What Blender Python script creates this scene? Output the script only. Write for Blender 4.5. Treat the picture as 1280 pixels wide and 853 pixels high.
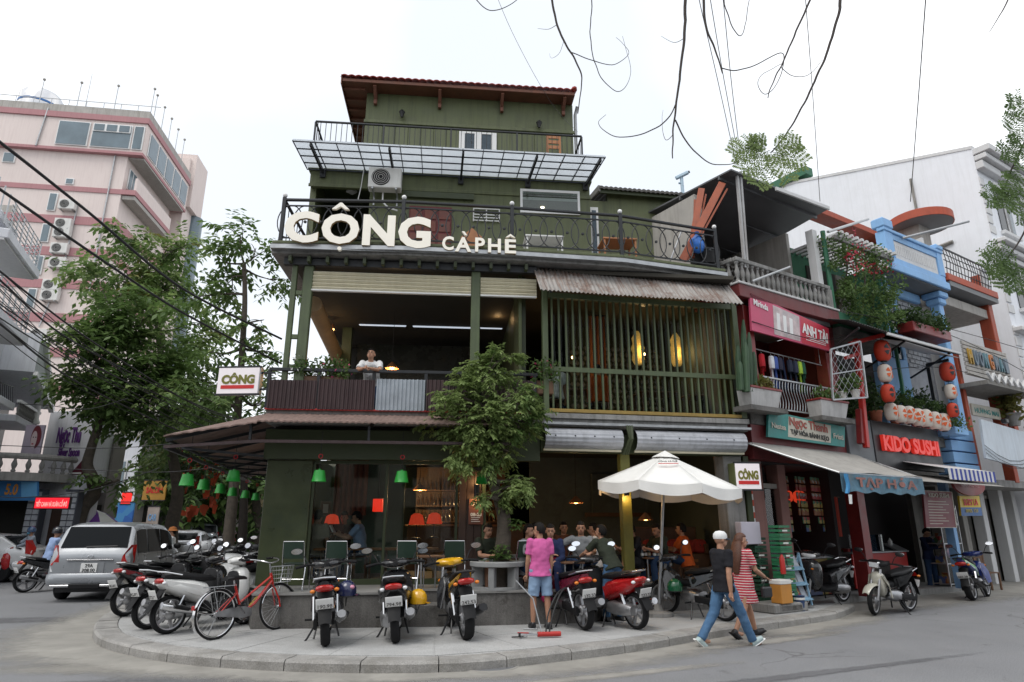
import bpy,bmesh,math,random
from mathutils import Vector,Matrix,noise as mnoise
R=math.radians
PI=math.pi
random.seed(7)
scene=bpy.context.scene
for o in list(bpy.data.objects):
 bpy.data.objects.remove(o)
COL=scene.collection
# ------------------------------------------------------------------ camera
CAM_H,PITCH,FPX=1.7,R(16.),800.
cam_d=bpy.data.cameras.new('camera')
cam=bpy.data.objects.new('camera',cam_d)
COL.objects.link(cam)
cam.location=(0,0,CAM_H)
cam.rotation_euler=(R(90)+PITCH,0,0)
cam_d.sensor_width=36.
cam_d.lens=FPX/1280.*36.
cam_d.clip_end=3000
cam_d.clip_start=.05
scene.camera=cam
# ------------------------------------------------------------------ sky and sun (bright overcast)
SUN_EL,SUN_ROT=R(62),R(215)
world=bpy.data.worlds.new('World')
scene.world=world
world.use_nodes=True
wn=world.node_tree.nodes
wl=world.node_tree.links
wn.clear()
w_out=wn.new('ShaderNodeOutputWorld')
w_bg=wn.new('ShaderNodeBackground')
w_sky=wn.new('ShaderNodeTexSky')
w_sky.sky_type='NISHITA'
w_sky.sun_disc=False
w_sky.sun_elevation=SUN_EL
w_sky.sun_rotation=SUN_ROT
w_sky.air_density=1.
w_sky.dust_density=3.
w_tc=wn.new('ShaderNodeTexCoord')
w_no=wn.new('ShaderNodeTexNoise')
w_no.inputs['Scale'].default_value=1.1
w_no.inputs['Detail'].default_value=3
w_ra=wn.new('ShaderNodeMapRange')
w_ra.inputs['From Min'].default_value=.3
w_ra.inputs['From Max'].default_value=.75
w_ra.inputs['To Min'].default_value=.99
w_ra.inputs['To Max'].default_value=.86
w_mx=wn.new('ShaderNodeMix')
w_mx.data_type='RGBA'
w_n2=wn.new('ShaderNodeTexNoise')
w_n2.inputs['Scale'].default_value=.9
w_n2.inputs['Detail'].default_value=4
w_r2=wn.new('ShaderNodeMapRange')
w_r2.inputs['From Min'].default_value=.38
w_r2.inputs['From Max'].default_value=.62
w_cl=wn.new('ShaderNodeMix')
w_cl.data_type='RGBA'
w_cl.inputs[6].default_value=(11.2,11.2,11.2,1)
w_cl.inputs[7].default_value=(6.9,7.3,7.8,1)
w_mp=wn.new('ShaderNodeMapping')
w_mp.inputs['Location'].default_value=(.35,0.,0.)
wl.new(w_tc.outputs['Generated'],w_mp.inputs['Vector'])
wl.new(w_mp.outputs[0],w_n2.inputs['Vector'])
wl.new(w_n2.outputs['Fac'],w_r2.inputs['Value'])
wl.new(w_r2.outputs['Result'],w_cl.inputs[0])
wl.new(w_cl.outputs[2],w_mx.inputs[7])
wl.new(w_tc.outputs['Generated'],w_no.inputs['Vector'])
wl.new(w_no.outputs['Fac'],w_ra.inputs['Value'])
wl.new(w_ra.outputs['Result'],w_mx.inputs[0])
wl.new(w_sky.outputs['Color'],w_mx.inputs[6])
wl.new(w_mx.outputs[2],w_bg.inputs['Color'])
w_bg.inputs['Strength'].default_value=.128
wl.new(w_bg.outputs[0],w_out.inputs[0])
sun_d=bpy.data.lights.new('sun','SUN')
sun=bpy.data.objects.new('sun',sun_d)
COL.objects.link(sun)
sun_d.energy=1.2
sun_d.angle=R(30)
sun_d.color=(1.,.97,.92)
sdir=Vector((math.sin(SUN_ROT)*math.cos(SUN_EL),math.cos(SUN_ROT)*math.cos(SUN_EL),math.sin(SUN_EL)))
sun.rotation_euler=(-sdir).to_track_quat('-Z','Y').to_euler()
sun.location=(0,0,60)
scene.view_settings.view_transform='Standard'
scene.view_settings.look='None'
scene.view_settings.exposure=.22
scene.view_settings.gamma=1.
scene.view_settings.use_curve_mapping=False
scene.render.engine='CYCLES'
cy=scene.cycles
cy.max_bounces=6
cy.diffuse_bounces=3
cy.glossy_bounces=3
cy.transmission_bounces=4
cy.transparent_max_bounces=12
cy.caustics_reflective=False
cy.caustics_refractive=False
cy.use_denoising=True
cy.sample_clamp_indirect=6.
# ------------------------------------------------------------------ measuring helpers
CT,ST=math.cos(PITCH),math.sin(PITCH)
def ray(px,py):
 u=(px-640.)/FPX
 v=(426.5-py)/FPX
 return Vector((u,CT-v*ST,ST+v*CT))
def at(px,py,Y):
 r=ray(px,py)
 return Vector((r.x/r.y*Y,Y,CAM_H+r.z/r.y*Y))
def G(px,py,z=0.):
 r=ray(px,py)
 t=(z-CAM_H)/r.z
 return Vector((r.x*t,r.y*t,z))
class Frame:
 def __init__(s,ox,oy,deg,oz=0.):
  s.o=Vector((ox,oy,oz))
  s.a=R(deg)
  s.ex=Vector((math.cos(s.a),math.sin(s.a),0))
  s.ey=Vector((-math.sin(s.a),math.cos(s.a),0))
 def px(s,px,py,y=0.):
  r=ray(px,py)
  c=Vector((0,0,CAM_H))-s.o
  t=(y-c.dot(s.ey))/r.dot(s.ey)
  p=c+r*t
  return p.dot(s.ex),p.z
 def X(s,px,py,y=0.):
  return s.px(px,py,y)[0]
 def Z(s,px,py,y=0.):
  return s.px(px,py,y)[1]
 def P(s,px,py,y=0.):
  a,z=s.px(px,py,y)
  return Vector((a,y,z))
 def w(s,x,y,z):
  return s.o+s.ex*x+s.ey*y+Vector((0,0,z))
 def loc(s,p):
  d=Vector(p)-s.o
  return Vector((d.dot(s.ex),d.dot(s.ey),d.z))
# ------------------------------------------------------------------ objects
def tag(o,label=None,cat=None,group=None,kind=None):
 if label:o['label']=label
 if cat:o['category']=cat
 if group:o['group']=group
 if kind:o['kind']=kind
 return o
def thing(name,label,cat,loc=(0,0,0),rz=0.,group=None):
 o=bpy.data.objects.new(name,None)
 o.empty_display_size=.2
 COL.objects.link(o)
 o.location=loc
 o.rotation_euler=(0,0,rz)
 return tag(o,label,cat,group)
def fthing(fr,name,label,cat,group=None):
 return thing(name,label,cat,fr.o,fr.a,group)
def fstruct(fr,name):
 o=thing(name,None,None,fr.o,fr.a)
 o['kind']='structure'
 return o
def copy_tree(o,parent=None):
 c=o.copy()
 COL.objects.link(c)
 if parent is not None:c.parent=parent
 for ch in list(o.children):
  copy_tree(ch,c)
 return c
def rot_to(d):
 return Vector(d).normalized().to_track_quat('Z','Y').to_matrix()
class MB:
 def __init__(s):
  s.v=[];s.f=[];s.m=[];s.cur=0
 def add(s,vs,fs):
  b=len(s.v)
  s.v.extend(tuple(p)for p in vs)
  s.f.extend(tuple(i+b for i in f)for f in fs)
  s.m.extend([s.cur]*len(fs))
  return s
 def box(s,c,d,rz=0.,ch=0.,M=None):
  hx,hy,hz=d[0]/2,d[1]/2,d[2]/2
  if M is None:
   M=Matrix.Rotation(rz,3,'Z')if rz else None
  if ch<=0:
   vs=[Vector((x*hx,y*hy,z*hz))for z in(-1,1)for y in(-1,1)for x in(-1,1)]
   fs=[(0,2,3,1),(4,5,7,6),(0,1,5,4),(2,6,7,3),(0,4,6,2),(1,3,7,5)]
  else:
   ch=min(ch,hx*.95,hy*.95,hz*.95)
   vs=[];idx={}
   for z in(-1,1):
    for y in(-1,1):
     for x in(-1,1):
      for ax in range(3):
       p=[x*(hx-ch),y*(hy-ch),z*(hz-ch)]
       p[ax]=(x,y,z)[ax]*(hx,hy,hz)[ax]
       idx[(x,y,z,ax)]=len(vs)
       vs.append(Vector(p))
   fs=[]
   def q(l):fs.append(tuple(l))
   for sx in(-1,1):
    l=[idx[(sx,y,z,0)]for y,z in((-1,-1),(1,-1),(1,1),(-1,1))]
    q(l if sx>0 else l[::-1])
    l=[idx[(x,sx,z,1)]for x,z in((-1,-1),(-1,1),(1,1),(1,-1))]
    q(l if sx>0 else l[::-1])
    l=[idx[(x,y,sx,2)]for x,y in((-1,-1),(1,-1),(1,1),(-1,1))]
    q(l if sx>0 else l[::-1])
   for a in(-1,1):
    for b in(-1,1):
     l=[idx[(a,b,-1,0)],idx[(a,b,1,0)],idx[(a,b,1,1)],idx[(a,b,-1,1)]]
     q(l if a*b<0 else l[::-1])
     l=[idx[(a,-1,b,0)],idx[(a,1,b,0)],idx[(a,1,b,2)],idx[(a,-1,b,2)]]
     q(l if a*b>0 else l[::-1])
     l=[idx[(-1,a,b,1)],idx[(1,a,b,1)],idx[(1,a,b,2)],idx[(-1,a,b,2)]]
     q(l if a*b<0 else l[::-1])
   for x in(-1,1):
    for y in(-1,1):
     for z in(-1,1):
      l=[idx[(x,y,z,0)],idx[(x,y,z,1)],idx[(x,y,z,2)]]
      q(l if x*y*z>0 else l[::-1])
  c=Vector(c)
  return s.add([(M@p if M is not None else p)+c for p in vs],fs)
 def bx(s,x0,x1,y0,y1,z0,z1,ch=0.):
  return s.box(((x0+x1)/2,(y0+y1)/2,(z0+z1)/2),(abs(x1-x0),abs(y1-y0),abs(z1-z0)),0,ch)
 def beam(s,p0,p1,w,h,up=(0,0,1),ch=0.):
  p0,p1=Vector(p0),Vector(p1)
  d=p1-p0
  L=d.length
  if L<1e-6:return s
  z=d/L
  up=Vector(up)
  x=up.cross(z)
  if x.length<1e-4:x=Vector((1,0,0)).cross(z)
  x.normalize()
  y=z.cross(x)
  M=Matrix((x,y,z)).transposed()
  return s.box((p0+p1)/2,(w,h,L),0,ch,M)
 def tube(s,pts,rad,n=8,cap=True,closed=False,ry=None):
  pts=[Vector(p)for p in pts]
  k=len(pts)
  if not hasattr(rad,'__len__'):rad=[rad]*k
  tang=[]
  for i in range(k):
   if closed:
    t=pts[(i+1)%k]-pts[i-1]
   else:
    t=pts[min(i+1,k-1)]-pts[max(i-1,0)]
   if t.length<1e-9:t=Vector((0,0,1))
   tang.append(t.normalized())
  t0=tang[0]
  ref=Vector((0,0,1))if abs(t0.z)<.9 else Vector((1,0,0))
  x=ref.cross(t0).normalized()
  vs=[]
  for i in range(k):
   t=tang[i]
   x=(x-t*x.dot(t))
   if x.length<1e-6:x=ref.cross(t)
   x.normalize()
   y=t.cross(x)
   r=rad[i]
   rx,ryy=(r if hasattr(r,'__len__')else(r,r))
   for j in range(n):
    a=2*PI*j/n
    vs.append(pts[i]+x*(math.cos(a)*rx)+y*(math.sin(a)*ryy))
  fs=[]
  for i in range(k if closed else k-1):
   a,b=i*n,((i+1)%k)*n
   for j in range(n):
    j2=(j+1)%n
    fs.append((a+j,a+j2,b+j2,b+j))
  if cap and not closed:
   fs.append(tuple(range(n-1,-1,-1)))
   fs.append(tuple(range((k-1)*n,k*n)))
  return s.add(vs,fs)
 def cyl(s,p0,p1,r0,r1=None,n=12):
  return s.tube([p0,p1],[r0,r0 if r1 is None else r1],n)
 def lathe(s,prof,n=16,c=(0,0,0),M=None,cap=True):
  c=Vector(c)
  vs=[]
  for r,z in prof:
   for j in range(n):
    a=2*PI*j/n
    p=Vector((r*math.cos(a),r*math.sin(a),z))
    vs.append((M@p if M is not None else p)+c)
  fs=[]
  for i in range(len(prof)-1):
   for j in range(n):
    j2=(j+1)%n
    fs.append((i*n+j,i*n+j2,(i+1)*n+j2,(i+1)*n+j))
  if cap:
   fs.append(tuple(range(n-1,-1,-1)))
   k=len(prof)-1
   fs.append(tuple(range(k*n,k*n+n)))
  return s.add(vs,fs)
 def ell(s,c,r,n=12,m=8,M=None):
  c=Vector(c)
  if not hasattr(r,'__len__'):r=(r,r,r)
  vs=[Vector((0,0,-r[2]))]
  for i in range(1,m):
   t=-PI/2+PI*i/m
   for j in range(n):
    a=2*PI*j/n
    vs.append(Vector((r[0]*math.cos(t)*math.cos(a),r[1]*math.cos(t)*math.sin(a),r[2]*math.sin(t))))
  vs.append(Vector((0,0,r[2])))
  fs=[]
  for j in range(n):
   fs.append((0,1+(j+1)%n,1+j))
  for i in range(m-2):
   for j in range(n):
    a,b=1+i*n,1+(i+1)*n
    fs.append((a+j,a+(j+1)%n,b+(j+1)%n,b+j))
  a=1+(m-2)*n
  top=len(vs)-1
  for j in range(n):
   fs.append((a+j,a+(j+1)%n,top))
  return s.add([(M@p if M is not None else p)+c for p in vs],fs)
 def prism(s,poly,d0,d1,axis='y',M=None,c=(0,0,0)):
  def mk(a,b,d):
   return{'x':Vector((d,a,b)),'y':Vector((a,d,b)),'z':Vector((a,b,d))}[axis]
  n=len(poly)
  vs=[mk(a,b,d0)for a,b in poly]+[mk(a,b,d1)for a,b in poly]
  fs=[tuple(range(n)),tuple(range(2*n-1,n-1,-1))]
  for i in range(n):
   j=(i+1)%n
   fs.append((i,i+n,j+n,j))
  c=Vector(c)
  return s.add([(M@p if M is not None else p)+c for p in vs],fs)
 def grid(s,fn,nu,nv,thick=None):
  vs=[Vector(fn(i/nu,j/nv))for j in range(nv+1)for i in range(nu+1)]
  w=nu+1
  fs=[(j*w+i,j*w+i+1,(j+1)*w+i+1,(j+1)*w+i)for j in range(nv)for i in range(nu)]
  if thick:
   n=len(vs)
   t=Vector(thick)
   vs+=[p+t for p in vs]
   fs+=[tuple(k+n for k in f[::-1])for f in fs[:nu*nv]]
   rim=[i for i in range(w)]+[j*w+nu for j in range(1,nv+1)]+[nv*w+i for i in range(nu-1,-1,-1)]+[j*w for j in range(nv-1,0,-1)]
   for a in range(len(rim)):
    b=(a+1)%len(rim)
    fs.append((rim[b],rim[a],rim[a]+n,rim[b]+n))
  return s.add(vs,fs)
 def ring(s,c,rx,rz,r,n=20,k=5,axis='y'):
  pts=[]
  for i in range(n):
   a=2*PI*i/n
   p={'y':(rx*math.cos(a),0,rz*math.sin(a)),'x':(0,rx*math.cos(a),rz*math.sin(a)),'z':(rx*math.cos(a),rz*math.sin(a),0)}[axis]
   pts.append(Vector(c)+Vector(p))
  return s.tube(pts,r,k,closed=True)
 def mesh(s,name='m',fix=True):
  me=bpy.data.meshes.new(name)
  me.from_pydata(s.v,[],s.f)
  if any(s.m):me.polygons.foreach_set('material_index',s.m)
  if fix:
   bm=bmesh.new()
   bm.from_mesh(me)
   bmesh.ops.recalc_face_normals(bm,faces=bm.faces)
   bm.to_mesh(me)
   bm.free()
  me.update()
  return me
 def build(s,name,mats,parent=None,smooth=False,label=None,kind=None,fix=True,angle=40):
  me=s.mesh(name,fix)
  return link(name,me,mats,parent,smooth,label,kind,angle)
def link(name,me,mats,parent=None,smooth=False,label=None,kind=None,angle=40):
 if not isinstance(mats,(list,tuple)):mats=[mats]
 if not me.materials:
  for m in mats:me.materials.append(m)
 if smooth:
  me.polygons.foreach_set('use_smooth',[True]*len(me.polygons))
  if angle and angle<180:
   try:me.set_sharp_from_angle(angle=R(angle))
   except Exception:pass
 o=bpy.data.objects.new(name,me)
 COL.objects.link(o)
 if parent is not None:o.parent=parent
 if label:o['label']=label
 if kind:o['kind']=kind
 return o
def inst(name,src,parent,loc=None,rot=None,scl=None):
 o=bpy.data.objects.new(name,src.data)
 COL.objects.link(o)
 o.parent=parent
 if loc is not None:o.location=loc
 if rot is not None:o.rotation_euler=rot
 if scl is not None:o.scale=scl
 return o
def P(name,mat,parent,fn,smooth=False,**kw):
 mb=MB()
 fn(mb)
 return mb.build(name,mat,parent,smooth,**kw)
def bxp(name,mat,parent,x0,x1,y0,y1,z0,z1,ch=0.):
 return MB().bx(x0,x1,y0,y1,z0,z1,ch).build(name,mat,parent)
def baked(ob):
 ts=bpy.data.scenes.get('bench')or bpy.data.scenes.new('bench')
 ts.collection.objects.link(ob)
 ts.view_layers[0].update()
 dg=ts.view_layers[0].depsgraph
 me=bpy.data.meshes.new_from_object(ob.evaluated_get(dg))
 bpy.data.objects.remove(ob)
 return me
def text_mesh(txt,size,depth=.01,bold=0.,sx=1.,spacing=1.):
 cu=bpy.data.curves.new('lettering','FONT')
 cu.body=txt
 cu.size=size
 cu.extrude=depth/2
 cu.offset=bold
 cu.align_x='CENTER'
 cu.align_y='CENTER'
 cu.space_character=spacing
 cu.resolution_u=3
 me=baked(bpy.data.objects.new('lettering',cu))
 bpy.data.curves.remove(cu)
 me.transform(Matrix.Diagonal((sx,1,1,1)))
 me.transform(Matrix.Rotation(R(90),4,'X'))
 me.materials.clear()
 return me
def lettering(txt,size,mat,parent,loc,depth=.01,bold=0.,sx=1.,rot=(0,0,0),name='lettering',spacing=1.,width=None):
 me=text_mesh(txt,size,depth,bold,sx,spacing)
 if width:
  xs=[v.co.x for v in me.vertices]
  k=width/(max(xs)-min(xs))
  me.transform(Matrix.Diagonal((k,1,1,1)))
 xs=[v.co.x for v in me.vertices];zs=[v.co.z for v in me.vertices]
 me.transform(Matrix.Translation((-(max(xs)+min(xs))/2,0,-(max(zs)+min(zs))/2)))
 o=link(name,me,mat,parent)
 o.location=loc
 o.rotation_euler=rot
 return o
# ------------------------------------------------------------------ materials
def mat(name,col,rough=.6,metal=0.,var=.18,scale=2.5,streak=0.,streak_col=None,bump=0.,bscale=40.,spec=.5,emit=None,estr=0.,alpha=None,trans=0.,coat=0.,mott=0.,mott_col=None,speck=0.,world_co=False):
 m=bpy.data.materials.new(name)
 m.use_nodes=True
 nt=m.node_tree
 n,l=nt.nodes,nt.links
 b=n['Principled BSDF']
 b.inputs['Roughness'].default_value=rough
 b.inputs['Metallic'].default_value=metal
 b.inputs['Specular IOR Level'].default_value=spec
 b.inputs['Coat Weight'].default_value=coat
 b.inputs['Coat Roughness'].default_value=.08
 b.inputs['Base Color'].default_value=(*col,1)
 if trans:b.inputs['Transmission Weight'].default_value=trans
 if emit:
  b.inputs['Emission Color'].default_value=(*emit,1)
  b.inputs['Emission Strength'].default_value=estr
 tc=n.new('ShaderNodeTexCoord')
 vec=tc.outputs['Object']
 if world_co:
  ge=n.new('ShaderNodeNewGeometry')
  vec=ge.outputs['Position']
 cur=None
 if var>0:
  no=n.new('ShaderNodeTexNoise')
  no.inputs['Scale'].default_value=scale
  no.inputs['Detail'].default_value=6
  no.inputs['Roughness'].default_value=.62
  l.new(vec,no.inputs['Vector'])
  mr=n.new('ShaderNodeMapRange')
  mr.inputs['From Min'].default_value=.28
  mr.inputs['From Max'].default_value=.72
  mr.inputs['To Min'].default_value=1-var
  mr.inputs['To Max'].default_value=1+var*.8
  l.new(no.outputs['Fac'],mr.inputs['Value'])
  mx=n.new('ShaderNodeMix')
  mx.data_type='RGBA'
  mx.blend_type='MULTIPLY'
  mx.inputs[0].default_value=1
  mx.inputs[6].default_value=(*col,1)
  l.new(mr.outputs['Result'],mx.inputs[7])
  cur=mx.outputs[2]
  mr2=n.new('ShaderNodeMapRange')
  mr2.inputs['From Min'].default_value=.3
  mr2.inputs['From Max'].default_value=.7
  mr2.inputs['To Min'].default_value=max(.03,rough-.08)
  mr2.inputs['To Max'].default_value=min(1,rough+.12)
  l.new(no.outputs['Fac'],mr2.inputs['Value'])
  l.new(mr2.outputs['Result'],b.inputs['Roughness'])
 def over(fac_socket,c2,cur):
  mx=n.new('ShaderNodeMix')
  mx.data_type='RGBA'
  l.new(fac_socket,mx.inputs[0])
  if cur is not None:l.new(cur,mx.inputs[6])
  else:mx.inputs[6].default_value=(*col,1)
  mx.inputs[7].default_value=(*c2,1)
  return mx.outputs[2]
 if streak>0:
  mp=n.new('ShaderNodeMapping')
  mp.inputs['Scale'].default_value=(5.,5.,.28)
  l.new(vec,mp.inputs['Vector'])
  no=n.new('ShaderNodeTexNoise')
  no.inputs['Scale'].default_value=1.6
  no.inputs['Detail'].default_value=7
  no.inputs['Roughness'].default_value=.7
  l.new(mp.outputs[0],no.inputs['Vector'])
  mr=n.new('ShaderNodeMapRange')
  mr.inputs['From Min'].default_value=.47
  mr.inputs['From Max'].default_value=.7
  mr.inputs['To Max'].default_value=streak
  l.new(no.outputs['Fac'],mr.inputs['Value'])
  sc_=streak_col or tuple(c*.35 for c in col)
  cur=over(mr.outputs['Result'],sc_,cur)
 if mott>0:
  no=n.new('ShaderNodeTexNoise')
  no.inputs['Scale'].default_value=scale*.6+.5
  no.inputs['Detail'].default_value=9
  no.inputs['Roughness'].default_value=.75
  l.new(vec,no.inputs['Vector'])
  mr=n.new('ShaderNodeMapRange')
  mr.inputs['From Min'].default_value=.5
  mr.inputs['From Max'].default_value=.62
  mr.inputs['To Max'].default_value=mott
  l.new(no.outputs['Fac'],mr.inputs['Value'])
  cur=over(mr.outputs['Result'],mott_col or tuple(c*.4 for c in col),cur)
 if speck>0:
  no=n.new('ShaderNodeTexNoise')
  no.inputs['Scale'].default_value=70
  no.inputs['Detail'].default_value=3
  l.new(vec,no.inputs['Vector'])
  mr=n.new('ShaderNodeMapRange')
  mr.inputs['From Min'].default_value=.3
  mr.inputs['From Max'].default_value=.7
  mr.inputs['To Min'].default_value=1-speck
  mr.inputs['To Max'].default_value=1+speck
  l.new(no.outputs['Fac'],mr.inputs['Value'])
  mx=n.new('ShaderNodeMix')
  mx.data_type='RGBA'
  mx.blend_type='MULTIPLY'
  mx.inputs[0].default_value=1
  l.new(cur,mx.inputs[6])
  l.new(mr.outputs['Result'],mx.inputs[7])
  cur=mx.outputs[2]
 if cur is not None:l.new(cur,b.inputs['Base Color'])
 if bump>0:
  no=n.new('ShaderNodeTexNoise')
  no.inputs['Scale'].default_value=bscale
  no.inputs['Detail'].default_value=5
  l.new(vec,no.inputs['Vector'])
  bp=n.new('ShaderNodeBump')
  bp.inputs['Strength'].default_value=bump
  bp.inputs['Distance'].default_value=.02
  l.new(no.outputs['Fac'],bp.inputs['Height'])
  l.new(bp.outputs['Normal'],b.inputs['Normal'])
 m.diffuse_color=(*col,1)
 return m
def glass(name,tint=(.8,.85,.85),refl=1.,rough=.03,milk=0.,milk_col=(.7,.75,.8),tl=.5):
 m=bpy.data.materials.new(name)
 m.use_nodes=True
 nt=m.node_tree
 n,l=nt.nodes,nt.links
 n.clear()
 out=n.new('ShaderNodeOutputMaterial')
 tr=n.new('ShaderNodeBsdfTransparent')
 tr.inputs['Color'].default_value=(*tint,1)
 gl=n.new('ShaderNodeBsdfGlossy')
 gl.inputs['Roughness'].default_value=rough
 gl.inputs['Color'].default_value=(refl,refl,refl,1)
 fr=n.new('ShaderNodeFresnel')
 fr.inputs['IOR'].default_value=1.5
 mx=n.new('ShaderNodeMixShader')
 l.new(fr.outputs[0],mx.inputs[0])
 l.new(tr.outputs[0],mx.inputs[1])
 l.new(gl.outputs[0],mx.inputs[2])
 last=mx.outputs[0]
 if milk>0:
  df=n.new('ShaderNodeBsdfDiffuse')
  df.inputs['Color'].default_value=(*milk_col,1)
  tn=n.new('ShaderNodeBsdfTranslucent')
  tn.inputs['Color'].default_value=(*milk_col,1)
  ad=n.new('ShaderNodeMixShader')
  ad.inputs[0].default_value=tl
  l.new(df.outputs[0],ad.inputs[1]);l.new(tn.outputs[0],ad.inputs[2])
  tc=n.new('ShaderNodeTexCoord')
  no=n.new('ShaderNodeTexNoise')
  no.inputs['Scale'].default_value=2.
  no.inputs['Detail'].default_value=6
  l.new(tc.outputs['Object'],no.inputs['Vector'])
  mr=n.new('ShaderNodeMapRange')
  mr.inputs['From Min'].default_value=.3
  mr.inputs['From Max'].default_value=.7
  mr.inputs['To Min'].default_value=milk*.75
  mr.inputs['To Max'].default_value=min(1.,milk*1.25)
  l.new(no.outputs['Fac'],mr.inputs['Value'])
  m2=n.new('ShaderNodeMixShader')
  l.new(mr.outputs['Result'],m2.inputs[0])
  l.new(last,m2.inputs[1]);l.new(ad.outputs[0],m2.inputs[2])
  last=m2.outputs[0]
 l.new(last,out.inputs[0])
 return m
def leaf_mat(name,c1,c2,scale=1.2):
 m=bpy.data.materials.new(name)
 m.use_nodes=True
 nt=m.node_tree
 n,l=nt.nodes,nt.links
 b=n['Principled BSDF']
 b.inputs['Roughness'].default_value=.5
 b.inputs['Specular IOR Level'].default_value=.35
 tc=n.new('ShaderNodeTexCoord')
 no=n.new('ShaderNodeTexNoise')
 no.inputs['Scale'].default_value=scale
 no.inputs['Detail'].default_value=8
 no.inputs['Roughness'].default_value=.75
 l.new(tc.outputs['Object'],no.inputs['Vector'])
 mr=n.new('ShaderNodeMapRange')
 mr.inputs['From Min'].default_value=.32
 mr.inputs['From Max'].default_value=.7
 l.new(no.outputs['Fac'],mr.inputs['Value'])
 mx=n.new('ShaderNodeMix')
 mx.data_type='RGBA'
 mx.inputs[6].default_value=(*c1,1)
 mx.inputs[7].default_value=(*c2,1)
 l.new(mr.outputs['Result'],mx.inputs[0])
 l.new(mx.outputs[2],b.inputs['Base Color'])
 tl=n.new('ShaderNodeBsdfTranslucent')
 l.new(mx.outputs[2],tl.inputs['Color'])
 ms=n.new('ShaderNodeMixShader')
 ms.inputs[0].default_value=.42
 l.new(b.outputs[0],ms.inputs[1]);l.new(tl.outputs[0],ms.inputs[2])
 l.new(ms.outputs[0],n['Material Output'].inputs[0])
 return m
def multi(name,cols,scale=6.,rough=.5,emit=0.):
 m=bpy.data.materials.new(name)
 m.use_nodes=True
 nt=m.node_tree
 n,l=nt.nodes,nt.links
 b=n['Principled BSDF']
 b.inputs['Roughness'].default_value=rough
 tc=n.new('ShaderNodeTexCoord')
 vo=n.new('ShaderNodeTexVoronoi')
 vo.inputs['Scale'].default_value=scale
 l.new(tc.outputs['Object'],vo.inputs['Vector'])
 sp=n.new('ShaderNodeSeparateColor')
 l.new(vo.outputs['Color'],sp.inputs[0])
 cr=n.new('ShaderNodeValToRGB')
 cr.color_ramp.interpolation='CONSTANT'
 e=cr.color_ramp.elements
 while len(e)<len(cols):e.new(.5)
 for i,c in enumerate(cols):
  e[i].position=i/len(cols)
  e[i].color=(*c,1)
 l.new(sp.outputs[0],cr.inputs[0])
 l.new(cr.outputs[0],b.inputs['Base Color'])
 if emit:
  l.new(cr.outputs[0],b.inputs['Emission Color'])
  b.inputs['Emission Strength'].default_value=emit
 return m
M={}
M['asphalt']=mat('asphalt',(.19,.192,.2),.85,var=.13,scale=.6,bump=.35,bscale=60,mott=.3,mott_col=(.225,.225,.225),speck=.35)
def cracked(m):
 nt=m.node_tree;n,l=nt.nodes,nt.links
 b=n['Principled BSDF']
 cur=b.inputs['Base Color'].links[0].from_socket
 ge=n.new('ShaderNodeNewGeometry')
 no=n.new('ShaderNodeTexNoise');no.inputs['Scale'].default_value=1.2;no.inputs['Detail'].default_value=5
 l.new(ge.outputs['Position'],no.inputs['Vector'])
 ad=n.new('ShaderNodeVectorMath');ad.operation='MULTIPLY_ADD';ad.inputs[1].default_value=(.7,.7,.7)
 l.new(no.outputs['Color'],ad.inputs[0]);l.new(ge.outputs['Position'],ad.inputs[2])
 vo=n.new('ShaderNodeTexVoronoi');vo.feature='DISTANCE_TO_EDGE';vo.inputs['Scale'].default_value=.55
 l.new(ad.outputs[0],vo.inputs['Vector'])
 mr=n.new('ShaderNodeMapRange');mr.inputs['From Max'].default_value=.012;mr.inputs['To Min'].default_value=1;mr.inputs['To Max'].default_value=0
 l.new(vo.outputs['Distance'],mr.inputs['Value'])
 n2=n.new('ShaderNodeTexNoise');n2.inputs['Scale'].default_value=.35;l.new(ge.outputs['Position'],n2.inputs['Vector'])
 m2=n.new('ShaderNodeMapRange');m2.inputs['From Min'].default_value=.5;m2.inputs['From Max'].default_value=.62;m2.inputs['To Max'].default_value=.65
 l.new(n2.outputs['Fac'],m2.inputs['Value'])
 mu=n.new('ShaderNodeMath');mu.operation='MULTIPLY';l.new(mr.outputs[0],mu.inputs[0]);l.new(m2.outputs[0],mu.inputs[1])
 n3=n.new('ShaderNodeTexNoise');n3.inputs['Scale'].default_value=2.2;n3.inputs['Detail'].default_value=3;l.new(ge.outputs['Position'],n3.inputs['Vector'])
 m3=n.new('ShaderNodeMapRange');m3.inputs['From Min'].default_value=.66;m3.inputs['From Max'].default_value=.74;m3.inputs['To Max'].default_value=.4
 l.new(n3.outputs['Fac'],m3.inputs['Value'])
 mxm=n.new('ShaderNodeMath');mxm.operation='MAXIMUM';l.new(mu.outputs[0],mxm.inputs[0]);l.new(m3.outputs[0],mxm.inputs[1])
 mx=n.new('ShaderNodeMix');mx.data_type='RGBA';l.new(mxm.outputs[0],mx.inputs[0]);l.new(cur,mx.inputs[6]);mx.inputs[7].default_value=(.055,.054,.053,1)
 l.new(mx.outputs[2],b.inputs['Base Color'])
cracked(M['asphalt'])
M['dust']=mat('road_dust',(.3,.285,.26),.9,var=.2,scale=1.5,bump=.3,bscale=50)
M['pave']=mat('pavement_cement',(.4,.4,.395),.8,var=.16,scale=1.3,bump=.2,bscale=50,mott=.5,mott_col=(.28,.28,.27),speck=.25)
M['kerb']=mat('kerb_stone',(.3,.29,.275),.85,var=.3,scale=3,bump=.4,bscale=40,mott=.6,speck=.2,mott_col=(.2,.19,.17))
M['conc']=mat('weathered_concrete',(.27,.265,.255),.85,var=.25,scale=2,streak=.7,streak_col=(.09,.085,.08),bump=.3)
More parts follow.
